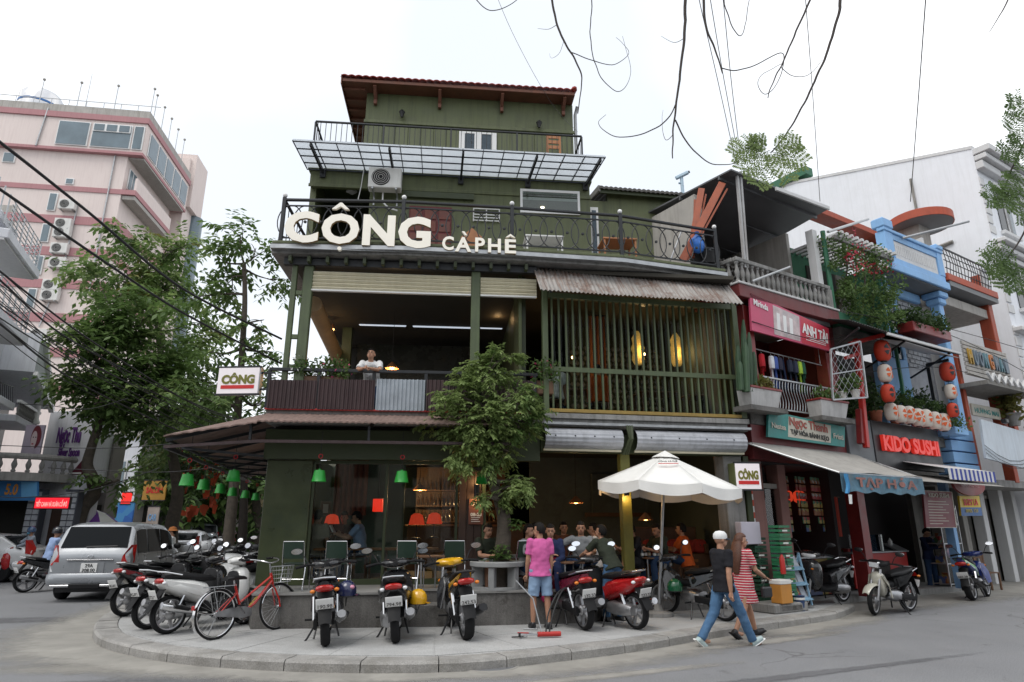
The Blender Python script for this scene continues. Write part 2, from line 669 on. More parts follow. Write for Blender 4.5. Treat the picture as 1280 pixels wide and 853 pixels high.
M['conc_dark']=mat('stained_concrete',(.15,.143,.135),.85,var=.3,scale=3,mott=.8,mott_col=(.055,.05,.045),streak=.4,speck=.2,bump=.3)
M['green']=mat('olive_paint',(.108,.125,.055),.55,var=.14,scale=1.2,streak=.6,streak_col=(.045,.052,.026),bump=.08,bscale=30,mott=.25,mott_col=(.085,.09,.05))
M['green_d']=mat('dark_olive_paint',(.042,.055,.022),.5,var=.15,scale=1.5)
M['green_post']=mat('green_steel_paint',(.088,.115,.055),.5,var=.25,scale=3,streak=.5,streak_col=(.05,.06,.03))
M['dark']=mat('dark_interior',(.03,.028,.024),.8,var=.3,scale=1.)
M['black']=mat('black_paint',(.016,.016,.018),.4,var=.15)
M['iron']=mat('wrought_iron',(.028,.03,.033),.45,metal=.3,var=.2,scale=8)
M['iron_blue']=mat('blue_grey_iron',(.055,.062,.075),.45,metal=.3,var=.2,scale=8)
M['white']=mat('white_paint',(.78,.78,.77),.5,var=.06,scale=2)
M['white_d']=mat('weathered_white',(.62,.62,.62),.75,var=.1,scale=.8,streak=.35,streak_col=(.42,.42,.41))
M['cream']=mat('cream_slats',(.68,.63,.47),.5,var=.1,scale=3,streak=.2,streak_col=(.45,.4,.28))
M['chrome']=mat('chrome',(.62,.62,.63),.14,metal=1.,var=.1)
M['steel']=mat('galvanised_steel',(.42,.43,.44),.4,metal=.7,var=.25,scale=5,bump=.05)
M['alu']=mat('cast_aluminium',(.4,.4,.41),.35,metal=.85,var=.2,scale=10)
M['rubber']=mat('tyre_rubber',(.016,.016,.017),.85,spec=.2,var=.3,scale=12)
M['seat']=mat('black_vinyl',(.012,.012,.013),.5,spec=.3,var=.15,scale=10)
M['plast']=mat('black_plastic',(.013,.013,.014),.55,var=.15,scale=8,spec=.2)
M['red_lamp']=mat('red_lens',(.42,.015,.012),.12,var=.08,scale=20,coat=.6)
M['clear_lamp']=mat('clear_lens',(.75,.76,.78),.08,var=.08,scale=20,coat=.6)
M['amber']=mat('amber_lens',(.7,.2,.02),.15,var=.05)
M['mirror']=mat('mirror_glass',(.92,.93,.95),.03,metal=1.,var=.02)
M['plate']=mat('white_plate',(.78,.78,.77),.4,var=.06,scale=8)
M['ink']=mat('black_ink',(.02,.02,.02),.6,var=.05)
M['wood']=mat('brown_wood',(.14,.07,.035),.55,var=.3,scale=4,streak=.4)
M['wood_w']=mat('orange_brown_wood',(.36,.15,.06),.5,var=.25,scale=4)
M['glass']=glass('clear_glass',(.86,.9,.88))
M['glass_d']=glass('dark_glass',(.35,.4,.42))
M['glass_b']=glass('blue_glass',(.4,.5,.55),milk=.35,milk_col=(.32,.42,.5))
M['cable']=mat('black_cable',(.012,.012,.013),.6,var=.1)
M['brown_sheet']=mat('brown_painted_sheet',(.048,.026,.027),.45,var=.25,scale=2,streak=.4,streak_col=(.1,.075,.075))
M['rust_sheet']=mat('rusted_corrugated',(.33,.31,.29),.6,metal=.25,var=.25,scale=2.2,streak=.95,streak_col=(.14,.07,.045),mott=.85,mott_col=(.15,.085,.06),bump=.1)
M['rust_sheet'].node_tree.nodes['Mapping'].inputs['Scale'].default_value=(11,.9,.5)
M['tile_b']=mat('brown_roof_tile',(.2,.135,.115),.8,var=.35,scale=5,bump=.3)
M['tile_r']=mat('red_roof_tile',(.38,.055,.04),.7,var=.3,scale=6,bump=.3)
M['red']=mat('red_paint',(.42,.025,.02),.4,var=.15,scale=4)
M['maroon']=mat('maroon_paint',(.13,.018,.02),.55,var=.2,scale=1.5,streak=.4)
M['blue']=mat('sky_blue_paint',(.24,.45,.74),.6,var=.14,scale=1.5,streak=.3,streak_col=(.17,.3,.48))
M['orange_p']=mat('orange_red_paint',(.4,.075,.035),.6,var=.2,scale=2,streak=.35)
M['skin']=mat('skin',(.42,.22,.14),.5,var=.08,scale=12)
M['hair']=mat('black_hair',(.01,.008,.007),.6,spec=.2,var=.3,scale=40,bump=.6,bscale=120)
M['canvas']=mat('white_canvas',(.8,.79,.76),.8,var=.05,scale=3,bump=.1,bscale=20)
M['pot']=mat('terracotta',(.34,.1,.05),.75,var=.2,scale=5)
M['bark']=mat('tree_bark',(.085,.07,.055),.9,var=.4,scale=7,bump=.9,bscale=25)
M['bark_d']=mat('dark_bark',(.035,.028,.024),.9,var=.4,scale=7,bump=.9,bscale=25)
def fade_mat(name,col):
 m=mat(name,col,.9,var=.22,scale=2.,bump=.25,bscale=60)
 nt=m.node_tree;n,l=nt.nodes,nt.links
 at_=n.new('ShaderNodeAttribute');at_.attribute_name='fade'
 no=n.new('ShaderNodeTexNoise');no.inputs['Scale'].default_value=3.5;no.inputs['Detail'].default_value=8;no.inputs['Roughness'].default_value=.7
 tc=n.new('ShaderNodeTexCoord');l.new(tc.outputs['Object'],no.inputs['Vector'])
 ad=n.new('ShaderNodeMath');ad.operation='ADD';l.new(at_.outputs['Fac'],ad.inputs[0]);l.new(no.outputs['Fac'],ad.inputs[1])
 mr=n.new('ShaderNodeMapRange');mr.inputs['From Min'].default_value=.55;mr.inputs['From Max'].default_value=1.25;mr.inputs['To Max'].default_value=.85
 l.new(ad.outputs[0],mr.inputs['Value'])
 tr=n.new('ShaderNodeBsdfTransparent');mx=n.new('ShaderNodeMixShader')
 l.new(mr.outputs['Result'],mx.inputs[0]);l.new(tr.outputs[0],mx.inputs[1]);l.new(n['Principled BSDF'].outputs[0],mx.inputs[2])
 l.new(mx.outputs[0],n['Material Output'].inputs[0])
 return m
def set_fade(o,vals):
 a=o.data.attributes.new('fade','FLOAT','POINT')
 a.data.foreach_set('value',vals)
# ================================================================== ground
def spline(pts,k=6):
 out=[]
 n=len(pts)
 for i in range(n-1):
  p0,p1,p2,p3=pts[max(i-1,0)],pts[i],pts[i+1],pts[min(i+2,n-1)]
  for j in range(k):
   t=j/k
   out.append(.5*((2*p1)+(p2-p0)*t+(2*p0-5*p1+4*p2-p3)*t*t+(3*p1-p0-3*p2+p3)*t**3))
 out.append(pts[-1])
 return out
o=MB().grid(lambda u,v:(-900+1800*u,-500+1700*v,0),24,24).build('road',M['asphalt'])
tag(o,kind='structure')
KZ=.13
kerb_px=[(214,728),(178,745),(140,762),(119,778),(123,794),(160,806),(230,817),(330,824),(430,827),(520,827),(600,824),(700,814),(800,802),(900,786),(1000,772),(1045,765),(1068,756)]
kerb=spline([G(x,y,KZ)for x,y in kerb_px],6)
far=[Vector((7.6,16.6,KZ)),Vector((4.,20,KZ)),Vector((-2,24,KZ)),Vector((-10.5,24,KZ))]
pave=thing('pavement',None,None)
tag(pave,kind='structure')
def normals2(pts):
 res=[]
 for i in range(len(pts)):
  t=(pts[min(i+1,len(pts)-1)]-pts[max(i-1,0)]).normalized()
  res.append(Vector((-t.y,t.x,0)))
 return res
kn=normals2(kerb)
KW=.34
inner=[p+n*KW for p,n in zip(kerb,kn)]
mb=MB()
mb.prism([(p.x,p.y)for p in inner]+[(p.x,p.y)for p in far],0.,KZ-.006,'z')
mb.build('paving',M['pave'],pave)
acc=[0.]
for i in range(1,len(kerb)):
 acc.append(acc[-1]+(kerb[i]-kerb[i-1]).length)
def on_kerb(s):
 for i in range(1,len(acc)):
  if acc[i]>=s:
   t=(s-acc[i-1])/max(1e-6,acc[i]-acc[i-1])
   return kerb[i-1].lerp(kerb[i],t),kn[i-1].lerp(kn[i],t).normalized()
 return kerb[-1],kn[-1]
s=0.
while s<acc[-1]-.2:
 L=random.uniform(.85,1.)
 e=min(s+L-.014,acc[-1])
 dz=random.uniform(-.005,.006)
 pts=[]
 for j in range(4):
  p,n=on_kerb(s+(e-s)*j/3)
  pts.append((p,n))
 mb=MB()
 vs=[]
 for p,n in pts:
  a=p;b=p+n*.03
  q=p+n*(KW-.012)
  vs+=[Vector((a.x,a.y,-.01)),Vector((a.x,a.y,KZ-.03+dz)),Vector((b.x,b.y,KZ+dz)),Vector((q.x,q.y,KZ+dz)),Vector((q.x,q.y,-.01))]
 fs=[]
 for j in range(3):
  for k in range(4):
   fs.append((j*5+k,j*5+k+1,j*5+5+k+1,j*5+5+k))
 fs+=[(0,1,2,3,4),(19,18,17,16,15)]
 mb.add(vs,fs)
 mb.build('kerb_stone',M['kerb'],pave)
 s+=L
def slab_patch(pts,z,m,name='paving_slab'):
 mb=MB();mb.prism([(p[0],p[1])for p in pts],KZ-.005,z,'z');return mb.build(name,m,pave)
n_s=int(acc[-1]/1.35)
for i in range(2,n_s-1):
 s0=i*acc[-1]/n_s+.007;s1=(i+1)*acc[-1]/n_s-.007
 a,na=on_kerb(s0);b,nb=on_kerb(s1)
 for k,(d0,d1)in enumerate(((KW+.004,KW+1.15),(KW+1.164,KW+2.3))):
  q=[a+na*d0,b+nb*d0,b+nb*d1,a+na*d1]
  if(q[2]-q[3]).length<.35:continue
  slab_patch(q,KZ+random.uniform(-.002,.002),M['pave'])
M['dust_f']=fade_mat('loose_dust',(.33,.315,.285))
M['tar_f']=fade_mat('tar_patch',(.14,.14,.147))
vs=[];fs=[];fd=[]
for i,(p,n)in enumerate(zip(kerb,kn)):
 w=.8+.35*mnoise.noise(Vector((p.x*.7,p.y*.7,3)))
 if i<40:w+=1.*math.exp(-((i-22)/10)**2)
 for k,f_ in enumerate((1.,.85,.4,0.)):
  q=p+n*.02-n*(w*k/3)
  vs.append(Vector((q.x,q.y,.005)));fd.append(f_)
 if i:
  for k in range(3):
   fs.append((4*i-4+k,4*i-3+k,4*i+1+k,4*i+k))
gut=MB();gut.add(vs,fs)
o=gut.build('gutter',M['dust_f'],fix=False);set_fade(o,fd);tag(o,kind='structure')
ap0=[G(1040,772),G(1100,764),G(1160,758),G(1230,750),G(1300,741),G(1420,730)]
ap1=[Vector((6.,14.6,0)),Vector((7.4,15.3,0)),Vector((9,16.6,0)),Vector((11.2,18.2,0)),Vector((14,20.5,0)),Vector((24,27,0))]
vs=[];fs=[];fd=[]
for i,(a,b)in enumerate(zip(ap0,ap1)):
 for k,(u,f_)in enumerate(((-.35,0.),(0,.55),(.3,1.),(1,1.))):
  q=a.lerp(b,u);vs.append(Vector((q.x,q.y,.008)));fd.append(f_)
 if i:
  for k in range(3):fs.append((4*i-4+k,4*i-3+k,4*i+1+k,4*i+k))
apm=MB();apm.add(vs,fs)
o=apm.build('shop_apron',M['dust_f'],fix=False);set_fade(o,fd);tag(o,kind='structure')
M['patch']=mat('asphalt_patch',(.125,.127,.133),.85,var=.2,scale=1.,bump=.35,bscale=60)
def blob(c,rx,ry,rz,z,m,name,n=26,seed=0):
 pts=[(c.x,c.y,z)];fd=[.9]
 for ring_,f_ in((.6,.6),(1.25,0.)):
  for i in range(n):
   a=2*PI*i/n
   k=ring_*(1+.3*mnoise.noise(Vector((math.cos(a)*1.3,math.sin(a)*1.3,seed))))
   x,y=rx*k*math.cos(a),ry*k*math.sin(a)
   pts.append((c.x+x*math.cos(rz)-y*math.sin(rz),c.y+x*math.sin(rz)+y*math.cos(rz),z));fd.append(f_)
 mb=MB();mb.add(pts,[(0,1+i,1+(i+1)%n)for i in range(n)]+[(1+i,1+n+i,1+n+(i+1)%n,1+(i+1)%n)for i in range(n)])
 o=mb.build(name,m,fix=False);set_fade(o,fd)
 return tag(o,kind='structure')
blob(G(330,850),2.4,.3,.08,.004,M['tar_f'],'road_patch',seed=1)
blob(G(980,800),1.6,.18,.5,.0045,M['dust_f'],'road_patch',seed=2)
blob(G(60,775),1.6,.35,.1,.004,M['tar_f'],'road_patch',seed=6)
blob(G(760,845),1.8,.15,.4,.004,M['dust_f'],'road_patch',seed=7)
blob(G(1000,845),2.6,.12,.42,.0043,M['tar_f'],'road_patch',seed=9)
blob(G(150,835),1.8,.3,.1,.0041,M['dust_f'],'road_patch',seed=8)
dg_=thing('drain_grate','rusty slotted drain grate in the gutter before the kerb','drain',G(472,836,.006),R(1))
P('frame',M['iron'],dg_,lambda b:(b.bx(-.5,.5,-.07,-.05,0,.012),b.bx(-.5,.5,.05,.07,0,.012),b.bx(-.52,-.5,-.07,.07,0,.012),b.bx(.5,.52,-.07,.07,0,.012)))
for i in range(20):
 bxp('bar',M['iron'],dg_,-.49+i*.05,-.465+i*.05,-.05,.05,.001,.009)
cv=thing('manhole_cover','round flush manhole cover in the road by the kerb','manhole cover',G(610,832,.004))
P('rim',M['dust'],cv,lambda b:b.ring((0,0,0),.38,.38,.014,32,6,'z'))
P('lid',M['patch'],cv,lambda b:b.lathe([(.36,-.003),(.36,.004),(.34,.007)],32))
# ================================================================== the corner cafe
F1=Frame(.55,12.35,5.5)
F2=Frame(.55,12.35,11.)
TZ=.62
Z2=3.8
Z3=7.05
cafe=fthing(F1,'cafe_building','olive green corner cafe building with balcony, caged bay and red tiled roof','building')
def turn(o):
 o.rotation_euler[2]=F2.a-F1.a
 return o
def cb(name,m,x0,x1,y0,y1,z0,z1,ch=0.):
 return bxp(name,m,cafe,x0,x1,y0,y1,z0,z1,ch)
def cb2(name,m,x0,x1,y0,y1,z0,z1,ch=0.):
 return turn(bxp(name,m,cafe,x0,x1,y0,y1,z0,z1,ch))
XL=-5.16
M['glass_bay']=glass('bay_glass',(.86,.9,.88),refl=.12)
XR=4.28
M['floor']=mat('cement_floor',(.25,.245,.235),.6,var=.2,scale=1.5,mott=.3)
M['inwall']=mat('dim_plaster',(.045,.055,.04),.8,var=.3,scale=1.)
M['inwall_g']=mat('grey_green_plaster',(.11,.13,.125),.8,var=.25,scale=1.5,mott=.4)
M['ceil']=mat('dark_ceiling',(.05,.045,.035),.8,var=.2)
mb=MB()
s0,s1=F1.X(512,745,-1.1),F1.X(560,745,-1.1)
mb.prism([(-4.75,-1.08),(s0,-1.1),(s0,-.62),(s1,-.62),(s1,-1.1),(.55,-.92),(1.2,-.5),(1.7,.05),(2.4,.38),(4.3,.8),(4.2,8.5),(-5.6,8.5),(-5.2,.2)],.02,TZ,'z')
ter=mb.build('terrace',M['conc_dark'],cafe)
bxp('step',M['conc_dark'],cafe,s0+.002,s1-.002,-1.06,-.622,.02,TZ-.17,.01)
mb=MB()
mb.prism([(-4.77,-1.115),(s0-.003,-1.125),(s0-.003,-.64),(s1+.003,-.64),(s1+.003,-1.125),(.57,-.945),(1.22,-.52),(1.72,.03),(2.41,.36),(4.3,.78),(4.2,8.4),(-5.6,8.4),(-5.22,.18)],TZ+.003,TZ+.035,'z')
mb.build('terrace_topping',M['floor'],cafe)
TZ+=.035
# ---- ground floor
M['pillar_g']=mat('glossy_green_render',(.055,.068,.028),.3,var=.35,scale=1.6,mott=.4,mott_col=(.035,.05,.03))
cb('corner_pillar',M['pillar_g'],XL+.05,-4.28,.22,.75,TZ,2.86,.01)
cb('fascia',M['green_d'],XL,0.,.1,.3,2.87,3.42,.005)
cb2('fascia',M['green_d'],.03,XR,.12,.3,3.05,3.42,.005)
cb('shopfront_frame',M['green_d'],-4.27,-1.55,.27,.33,2.8,2.86)
cb('shopfront_frame',M['green_d'],-4.27,-1.55,.26,.34,TZ,TZ+.1)
for x in(-4.25,-2.9,-1.58):
 cb('mullion',M['green_d'],x-.025,x+.025,.26,.34,TZ+.1,2.8)
cb('shop_window',M['glass'],-4.224,-2.926,.295,.303,TZ+.1,2.8)
cb('shop_window',M['glass'],-2.874,-1.606,.295,.303,TZ+.1,2.8)
M['wood_panel']=mat('dark_wood_panel',(.055,.03,.022),.5,var=.3,scale=3,streak=.5,streak_col=(.03,.015,.01))
for i in range(3):
 cb('wood_plank',M['wood_panel'],-1.53+i*.14,-1.395+i*.14,.2,.36,TZ,2.86,.006)
cb('door_post',M['green_post'],-1.1,-1.03,.2,.34,TZ,2.86,.005)
M['olive_y']=mat('yellow_olive_paint',(.17,.16,.03),.5,var=.2,scale=3)
xa=F2.X(783,640,.2)
cb2('post',M['olive_y'],xa-.1,xa+.1,.14,.32,.13,3.05,.01)
cb2('post',M['conc'],XR-.42,XR-.02,.14,.5,.13,3.05,.01)
cb2('post',M['green_d'],XR-0.,XR+.12,.1,.5,.13,3.05,.01)
M['shutter']=mat('grey_shutter',(.42,.43,.46),.45,metal=.3,var=.15,scale=3,streak=.4)
def shutter_box(x0,x1):
 def f(u,v):
  a=R(-100+190*v)
  return(x0+(x1-x0)*u,-.02-.2*math.cos(a)*(1+.03*math.sin(v*50)),3.3+.2*math.sin(a))
 mb=MB();mb.grid(f,1,40)
 sh=turn(mb.build('rolled_shutter',M['shutter'],cafe,smooth=True))
 for i in range(4):
  x=x0+(x1-x0)*(i+.5)/4
  P('bolt',M['iron'],sh,lambda b:b.ell((x,-.215,3.33),.018,6,4))
 P('bottom_bar',M['cream'],sh,lambda b:b.bx(x0,x1,-.06,0.,3.06,3.1,.004))
shutter_box(.05,xa-.14)
shutter_box(xa+.14,XR-.05)
P('cable_bundle',M['green_d'],cafe,lambda b:[b.tube([(xa+dx,-.18,3.56),(xa+dx*.5,-.24,3.3),(xa-.05+dx,-.02,3.02)],.025,6)for dx in(-.05,0,.05)],True,kind='stuff').rotation_euler[2]=F2.a-F1.a
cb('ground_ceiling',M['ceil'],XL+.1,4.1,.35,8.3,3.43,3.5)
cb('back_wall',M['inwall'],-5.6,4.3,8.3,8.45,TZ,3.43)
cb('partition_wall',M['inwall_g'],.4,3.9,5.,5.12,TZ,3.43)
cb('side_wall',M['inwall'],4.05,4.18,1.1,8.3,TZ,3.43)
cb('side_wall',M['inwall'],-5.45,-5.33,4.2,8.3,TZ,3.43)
cb('side_window',M['glass_d'],-5.2,-5.19,.76,4.2,TZ+.1,2.8)
# ---- second storey
cb('floor_slab',M['conc'],XL,.02,-.03,8.3,3.52,Z2-.02,.01)
cb2('floor_slab',M['conc'],.023,XR+.08,-.06,7.6,3.53,Z2-.015,.01)
cb2('slab_lip',M['steel'],.03,XR+.1,-.17,-.062,3.55,3.6,.004)
cb2('slab_lip',M['conc'],.03,XR+.1,-.11,-.063,3.68,3.78,.004)
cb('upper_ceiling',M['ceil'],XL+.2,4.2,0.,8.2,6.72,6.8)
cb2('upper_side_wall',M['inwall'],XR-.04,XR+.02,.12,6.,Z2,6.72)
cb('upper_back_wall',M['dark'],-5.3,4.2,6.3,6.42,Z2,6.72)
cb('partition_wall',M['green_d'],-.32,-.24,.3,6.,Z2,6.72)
M['slatwall']=mat('ridged_green_panel',(.06,.075,.025),.5,var=.25,scale=2)
for i in range(8):
 cb('panel_board',M['slatwall'],-.4,-.335,.15+i*.13,.265+i*.13,Z2,6.72,.006)
for px in(381,594):
 x=F1.X(px,400)
 cb('post',M['green_post'],x-.09,x+.09,-.05,.1,Z2,6.72,.012)
for px,y in((363,0.),(372,.35)):
 x=F1.X(px,400)
 cb('post',M['green_post'],x-.05,x+.05,y-.05,y+.05,Z2,6.72,.008)
xl=F1.X(363,400);xr=F1.X(381,400)
for z in(4.55,5.15,6.05):
 cb('crosspiece',M['green_post'],xl+.052,xr-.092,-.03,.03,z,z+.09,.006)
cb2('post',M['green_post'],.06,.17,-.06,.06,Z2,6.75,.008)
cb2('post',M['green_post'],XR-.02,XR+.1,-.06,.06,Z2,6.35,.008)
def blind(fr2,x0,x1,z0,z1,y=-.01,n=5):
 root=thing('roller_blind_tmp',None,None)
 for i in range(n):
  h=(z1-z0)/n
  mb=MB()
  mb.prism([(y,z0+i*h+.004),(y-.035,z0+i*h+h*.5),(y,z0+(i+1)*h-.004),(y+.02,z0+(i+1)*h-.004),(y+.02,z0+i*h+.004)],x0,x1,'x')
  o=mb.build('blind_slat',M['cream'],cafe)
  if fr2:turn(o)
 o=bxp('blind_bar',M['white'],cafe,x0,x1,y-.04,y+.03,z0-.035,z0-.002,.005)
 if fr2:turn(o)
 bpy.data.objects.remove(root)
xp=F1.X(594,400)
blind(False,F1.X(390,350),xp-.095,F1.Z(450,364),F1.Z(450,341))
blind(False,xp+.095,-.05,F1.Z(630,370),F1.Z(630,348),n=5)
cb('beam',M['iron'],XL+.05,-.05,-.1,.02,6.66,6.8,.005)
for i in range(14):
 x=XL+.2+i*.36
 cb('joist',M['green_d'],x-.03,x+.03,-.24,-.102,6.68,6.8)
M['strip']=mat('pale_strip',(.8,.85,.9),.4,var=.02,emit=(.75,.85,1.),estr=.55)  # pale blue-white strips across the upper room, weakly emissive
for a,b_,py in((449,508,405),(516,592,407),(600,628,409)):
 x0,z=F1.px(a,py,4.);x1,_=F1.px(b_,py,4.)
 cb('pale_strip',M['strip'],x0,x1,3.97,4.03,z-.045,z+.045,.02)
M['board']=mat('dark_slate_panel',(.02,.024,.022),.25,var=.3,scale=2)
x0,z1=F1.px(446,430,4.6);x1,z0=F1.px(590,505,4.6)
cb('dark_panel',M['board'],x0,x1,4.6,4.66,Z2,z1)
x0=F1.X(434,440,4.4);
cb('inner_post',M['green_post'],x0-.14,x0+.1,4.3,4.5,Z2,6.72)
a=F1.P(392,380,.5);b_=F1.P(424,452,5.2)
P('rolled_side_blind',mat('tan_canvas',(.4,.27,.15),.7,var=.2,scale=3),cafe,lambda q:q.tube([a.lerp(b_,i/8)for i in range(9)],.17,12),True)
zt=6.17
for i in range(27):
 x=.26+i*(XR-.36)/26.5
 cb2('slat',M['green_post'],x-.019,x+.019,-.035,.015,Z2+.08,zt,.004)
cb2('rail',M['green_post'],.171,XR-.022,-.05,-.037,4.62,4.72,.004)
cb2('rail',M['green_post'],.171,XR-.022,-.05,.05,zt+.002,zt+.12,.008)
cb2('rail',mat('ochre_paint',(.3,.2,.05),.5,var=.25,scale=5),.171,XR-.022,-.06,.05,Z2+.005,Z2+.075,.006)
for i in range(4):
 x0=.18+i*(XR-.22)/4
 cb2('bay_window',M['glass_bay'],x0+.015,x0+(XR-.22)/4-.015,.095,.102,Z2+.09,zt)
M['wtile']=mat('grey_relief_tile',(.16,.16,.15),.6,var=.35,scale=3)
bay_wall=cb2('bay_back_wall',M['inwall'],1.55,XR-.1,3.4,3.5,Z2,6.7)
k=0
src=None
for r_ in range(14):
 for c_ in range(17):
  x=1.66+c_*.15+(.075 if r_%2 else 0);z=4.3+r_*.14
  if x>XR-.2:continue
  if src is None:
   src=MB().box((0,0,0),(.095,.03,.095),M=Matrix.Rotation(R(45),3,'Y'),ch=.012).build('wall_tile',M['wtile'],bay_wall)
   src.location=(x,3.385,z)
  else:
   inst('wall_tile',src,bay_wall,(x,3.385,z))
def corr(x0,x1,ya,za,yb,zb,pitch=.085,amp=.018,th=.004):
 n=int((x1-x0)/pitch*4)
 def f(u,v):
  return(x0+(x1-x0)*u,ya+(yb-ya)*v,za+(zb-za)*v+amp*math.sin(u*(x1-x0)/pitch*2*PI))
 return MB().grid(f,n,3,(0,0,-th))
nsh=5
for i in range(nsh):
 x0=-.12+i*(XR+.02)/nsh
 x1=x0+(XR+.02)/nsh+.03
 dz=random.uniform(-.008,.008)
 turn(corr(x0,x1,.05,6.88+dz+.006*(i%2),-.62-random.uniform(0,.02),6.1+dz+.006*(i%2)).build('corrugated_sheet',M['rust_sheet'],cafe,smooth=True,angle=180))
turn(P('canopy_rafter',M['iron'],cafe,lambda b:b.beam((.1,.02,6.8),(.1,-.58,6.09),.04,.05)))
turn(P('canopy_rafter',M['iron'],cafe,lambda b:b.beam((XR-.2,.02,6.8),(XR-.2,-.58,6.09),.04,.05)))
# ---- roof terrace slab: three straight runs along the railing
rail_px=[(356,250),(505,252.5),(640,260),(775,270),(893,289)]
RT=8.06
def at_z(px,py,z):
 r=ray(px,py);t=(z-CAM_H)/r.z
 return Vector((r.x*t,r.y*t,z))
rail_w=[at_z(x,y,RT)for x,y in rail_px]
rail_l=[F1.loc(p)for p in rail_w]
edge=[(p.x,p.y-.1)for p in rail_l]
edge[0]=(edge[0][0]-.12,edge[0][1])
edge[-1]=(edge[-1][0]+.12,edge[-1][1]+.02)
mb=MB()
mb.prism(edge+[(4.4,4.8),(-5.3,4.8)],6.84,Z3,'z')
mb.build('terrace_slab',M['conc'],cafe)
mb=MB()
e2=[(x,y-.12)for x,y in edge]
mb.prism(e2+[(x,y+.02)for x,y in reversed(edge)],6.9,6.98,'z')
mb.build('gutter',M['steel'],cafe)
for i in range(len(edge)-1):
 a,b_=edge[i],edge[i+1]
 P('coping',M['green'],cafe,lambda q:q.beam((a[0],a[1]+.06,Z3+.03),(b_[0],b_[1]+.06,Z3+.03),.14,.06,ch=.008))
# ---- third storey
W3Y=2.
w3l,w3r=F1.X(386,240,W3Y),F1.X(737,240,W3Y)
Z4=10.12
cb('wall',M['green'],w3l+1.45,w3r,W3Y,W3Y+.2,Z3,Z4-.12)
cb('wall',M['green'],w3l,w3r,W3Y+.001,W3Y+.2,9.62,Z4-.122)
cb('wall_band',M['green'],w3l-.06,w3r+.05,W3Y-.07,W3Y+.2,Z4-.12,Z4+.04,.01)
cb('wall_band',M['green'],w3l-.02,w3r+.02,W3Y-.035,W3Y-.001,9.55,9.63,.008)
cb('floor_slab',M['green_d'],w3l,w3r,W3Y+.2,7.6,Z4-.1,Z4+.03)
cb('wall',M['green'],w3l-.02,w3l+.12,W3Y+.21,7.6,Z3,Z4-.12)
cb('wall',M['green'],w3r-.12,w3r,W3Y+.21,7.6,Z3,Z4-.12)
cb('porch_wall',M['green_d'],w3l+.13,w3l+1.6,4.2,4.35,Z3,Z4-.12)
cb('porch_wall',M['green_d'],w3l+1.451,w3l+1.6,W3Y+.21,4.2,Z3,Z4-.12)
P('porch_light',M['white'],cafe,lambda b:b.box((w3l+.85,W3Y+.9,Z4-.16),(.2,.2,.05),R(45)))
wx0,wz1=F1.px(650,237,W3Y);wx1,wz0=F1.px(725,270,W3Y)
wf=cb('window',M['white'],wx0,wx1,W3Y-.05,W3Y-.01,wz1-.07,wz1,.004)
for a,b_,c_,d_ in((wx0,wx1,wz0,wz0+.07),(wx0,wx0+.06,wz0+.07,wz1-.07),(wx1-.06,wx1,wz0+.07,wz1-.07)):
 bxp('frame',M['white'],wf,a,b_,W3Y-.05,W3Y-.01,c_,d_,.004)
bxp('blind',mat('pale_blind',(.5,.52,.48),.7,var=.15,scale=4),wf,wx0+.06,wx1-.06,W3Y-.012,W3Y-.008,wz1-.28,wz1-.07)
bxp('room_backing',mat('dim_room',(.17,.16,.13),.7,var=.25,scale=1),wf,wx0+.06,wx1-.06,W3Y-.006,W3Y-.002,wz0+.07,wz1-.07)
bxp('pane',M['glass'],wf,wx0+.062,wx1-.062,W3Y-.04,W3Y-.035,wz0+.072,wz1-.072)
P('room_lamp',mat('lit_bulb',(1,.9,.7),.4,var=0.,emit=(1,.85,.6),estr=6),wf,lambda b:b.ell((F1.X(678,260,W3Y),W3Y-.022,F1.Z(678,260,W3Y)),(.05,.01,.03),10,6))
x0,z1=F1.px(512,258,W3Y);x1,_=F1.px(565,258,W3Y)
dr=cb('door',M['maroon'],x0,x1,W3Y-.04,W3Y-.002,Z3+.05,z1,.005)
for i in range(3):
 for j in range(6):
  w_=(x1-x0)/3
  bxp('door_panel',mat('red_brown_door',(.16,.045,.03),.5,var=.25,scale=4)if(i,j)==(0,0)else dr.children[0].data.materials[0],dr,x0+i*w_+.03,x0+(i+1)*w_-.03,W3Y-.06,W3Y-.041,Z3+.1+j*.33,Z3+.38+j*.33,.01)
cb('lintel',M['green_d'],F1.X(505,248,W3Y),F1.X(592,252,W3Y),W3Y-.1,W3Y-.002,F1.Z(550,250,W3Y),F1.Z(550,244,W3Y)+.02)
y_b,y_f=W3Y-.08,W3Y-1.05
cbl,cbr=F1.px(384,208,y_b),F1.px(737,231,y_b)
cfl,cfr=F1.px(366,172,y_f),F1.px(757,200,y_f)
zb,zf=(cbl[1]+cbr[1])/2,(cfl[1]+cfr[1])/2
def cp(u,v):
 xb=cbl[0]+(cbr[0]-cbl[0])*u;xf=cfl[0]+(cfr[0]-cfl[0])*u
 return Vector((xb+(xf-xb)*v,y_b+(y_f-y_b)*v,zb+(zf-zb)*v))
M['canopy_glass']=glass('milky_canopy_glass',(.86,.89,.92),milk=.72,milk_col=(.72,.75,.78),tl=.9)
up=(cp(0,1)-cp(0,0)).cross(Vector((1,0,0))).normalized()
if up.z<0:up=-up
NU,NV=15,4
for i in range(NU):
 mb=MB()
 q=[cp(i/NU+.001,0),cp((i+1)/NU-.001,0),cp((i+1)/NU-.001,1),cp(i/NU+.001,1)]
 q=[p+up*.03 for p in q]
 mb.add(q+[p+up*.008 for p in q],[(0,1,2,3),(7,6,5,4),(0,4,5,1),(1,5,6,2),(2,6,7,3),(3,7,4,0)])
 mb.build('canopy_pane',M['canopy_glass'],cafe)
